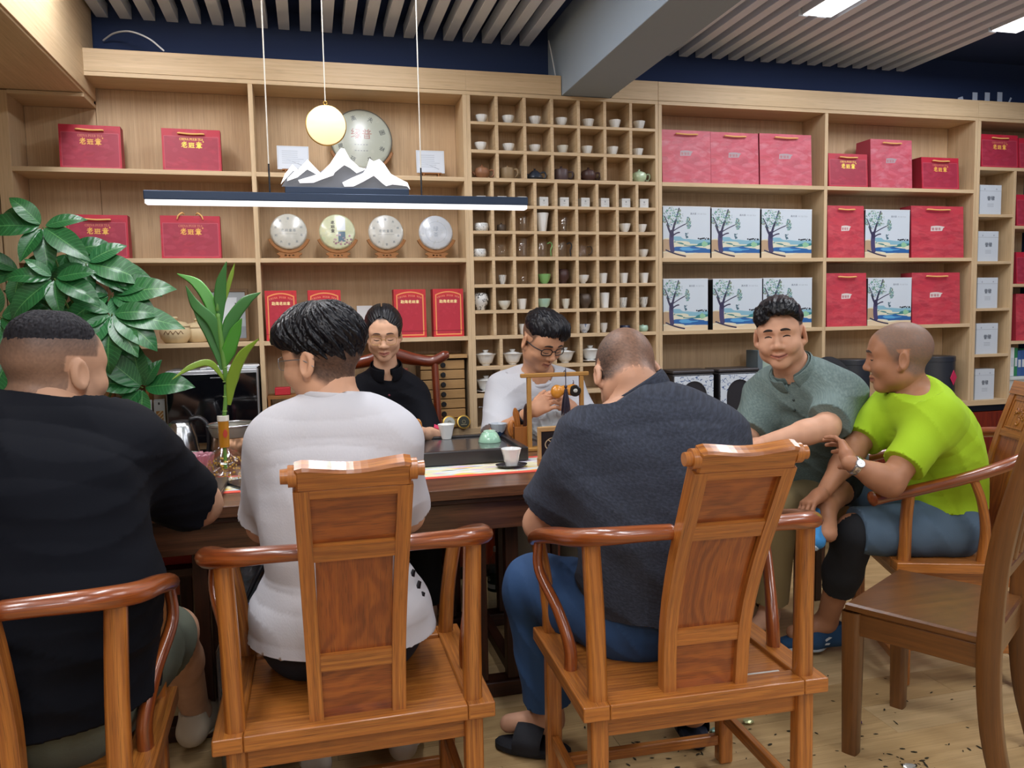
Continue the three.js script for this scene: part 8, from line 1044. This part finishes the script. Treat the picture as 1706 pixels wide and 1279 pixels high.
{ // black bag behind the man in lime
  const P = [ell([2.62, 0.86, 0.16], [0.13, 0.20, 0.10], 0.06), ell([2.60, 0.62, 0.18], [0.14, 0.16, 0.11], 0.06), ell([2.66, 0.40, 0.18], [0.12, 0.2, 0.1], 0.06)];
  const s = thing('backpack', 'black backpack on a stool between the bookcase and the man in lime', 'bag', [0, 0, 0]); part('bag_body', meshPrims(P, 0.012, { cuts: [(x, y) => 0.452 - y], disp: folds([{ u: [0.4, 1, 0.2], v: [1, 0, 0], fa: 9, fb: 3, amp: 0.012 }]) }), cloth(0x15171c), s); part('shoulder_strap', sweep([[2.55, 1.02, 0.22, 0.016, 0.004], [2.53, 0.9, 0.29, 0.016, 0.004], [2.53, 0.7, 0.30, 0.016, 0.004]], 14, 8, V(1, 0, 0)), cloth(0x202227), s);
  const st = thing('stool', 'round dark wooden stool under the black backpack', 'stool', [2.62, 0, 0.18]); part('seat', lathe([[0.001, 0.42], [0.15, 0.42], [0.16, 0.43], [0.158, 0.445], [0.001, 0.45]], 36), darkWood, st); for (let i = 0; i < 4; i++) { const a = i * Math.PI / 2 + 0.78; part('leg', sweep([[Math.cos(a) * 0.12, 0.425, Math.sin(a) * 0.12, 0.015], [Math.cos(a) * 0.15, 0.001, Math.sin(a) * 0.15, 0.013]], 4, 10, V(0, 0, 1)), darkWood, st); }
  const s5 = thing('stool', 'dark wooden stool under the man in the grey-green polo', 'stool', [2.03, 0, 0.86]); part('seat', box(0.34, 0.035, 0.34, 0.008), darkWood, s5, [0, 0.432, 0]); for (const a of [-1, 1]) for (const b of [-1, 1]) part('leg', box(0.035, 0.415, 0.035, 0.004, 1), darkWood, s5, [a * 0.14, 0.2075, b * 0.14]);
  const s6 = thing('stool', 'dark wooden stool under the man with dark-framed glasses', 'stool', [0.99, 0, 0.20]); part('seat', box(0.34, 0.035, 0.30, 0.008), darkWood, s6, [0, 0.412, 0]); for (const a of [-1, 1]) for (const b of [-1, 1]) part('leg', box(0.035, 0.395, 0.035, 0.004, 1), darkWood, s6, [a * 0.14, 0.1975, b * 0.12]);
}
// labels left on two chair seats
tag(part('paper_label', box(0.085, 0.0006, 0.022, 0), std(0xcfccc4), scene, [0.215, 0.4345, 2.035], [0, 0.04, 0]), 'white paper strip stuck on the seat of the middle foreground chair', 'label'); tag(part('paper_label', box(0.085, 0.0006, 0.022, 0), std(0xcfccc4), scene, [1.025, 0.4345, 2.125], [0, -0.04, 0]), 'white paper strip stuck on the seat of the chair behind the blue polo', 'label');
// ---------- litter on the floor ----------
{
  const gs = []; for (let i = 0; i < 420; i++) { let x, z; if (i < 60) { x = 1.61 + rr(-0.1, 0.1) * rnd(); z = 1.97 + rr(-0.12, 0.12) * rnd(); } else if (i < 110) { x = 1.0 + rr(-0.25, 0.25); z = 1.72 + rr(-0.12, 0.12); } else { x = rr(0.75, 3.2); z = rr(1.0, 2.6); } const L = rr(0.003, 0.011), g = new THREE.IcosahedronGeometry(L, 0); g.scale(1, 0.14, rr(0.22, 0.5)); g.setAttribute('uv', new THREE.BufferAttribute(new Float32Array(g.attributes.position.count * 2), 2)); gs.push(at(g, x, L * 0.14 + 0.0006, z, rr(-0.12, 0.12), rr(0, 6.28), 0)); }
  const s = part('tea_leaf_scraps', merge(gs), std(0x2f2a1a, { roughness: 0.9 }), scene); tag(s, 'dark dry tea leaf scraps scattered over the floor at right', 'tea leaves', undefined, 'stuff');
  const foil = [[1.62, 1.70, 0x6a3a8a, 'purple foil wrapper on the floor under the plain side chair'], [1.175, 1.62, 0x9fc8b8, 'greenish foil wrapper on the floor beside the blue-polo man\'s chair leg'], [1.30, 1.60, 0xc9cf9a, 'yellow-green foil scrap on the floor behind the blue-polo man\'s chair'], [1.46, 1.52, 0x3a3f8a, 'blue foil strip on the floor left of the plain side chair'], [0.72, 1.80, 0xc9d0d4, 'silver foil scrap on the floor under the blue-polo man\'s chair'], [1.60, 1.95, 0xd9dcd6, 'white paper crumb in the tea leaf pile on the floor']];
  for (const [x, z, c, lab] of foil) { const g = new THREE.IcosahedronGeometry(0.014, 1), p = g.attributes.position; for (let i = 0; i < p.count; i++) { const k = 1 + 0.45 * N.noise(p.getX(i) * 150, p.getY(i) * 150, p.getZ(i) * 150 + x * 10); p.setXYZ(i, p.getX(i) * k * 1.3, Math.max(-0.006, p.getY(i) * k * 0.5), p.getZ(i) * k); } g.computeVertexNormals(); tag(part('wrapper', g, std(c, { roughness: 0.25, metalness: 0.5 }), scene, [x, 0.0065, z]), lab, 'wrapper'); }
}
scene.traverse((o) => { if (o.isMesh) o.castShadow = o.receiveShadow = true; });
renderer.render(scene, camera);
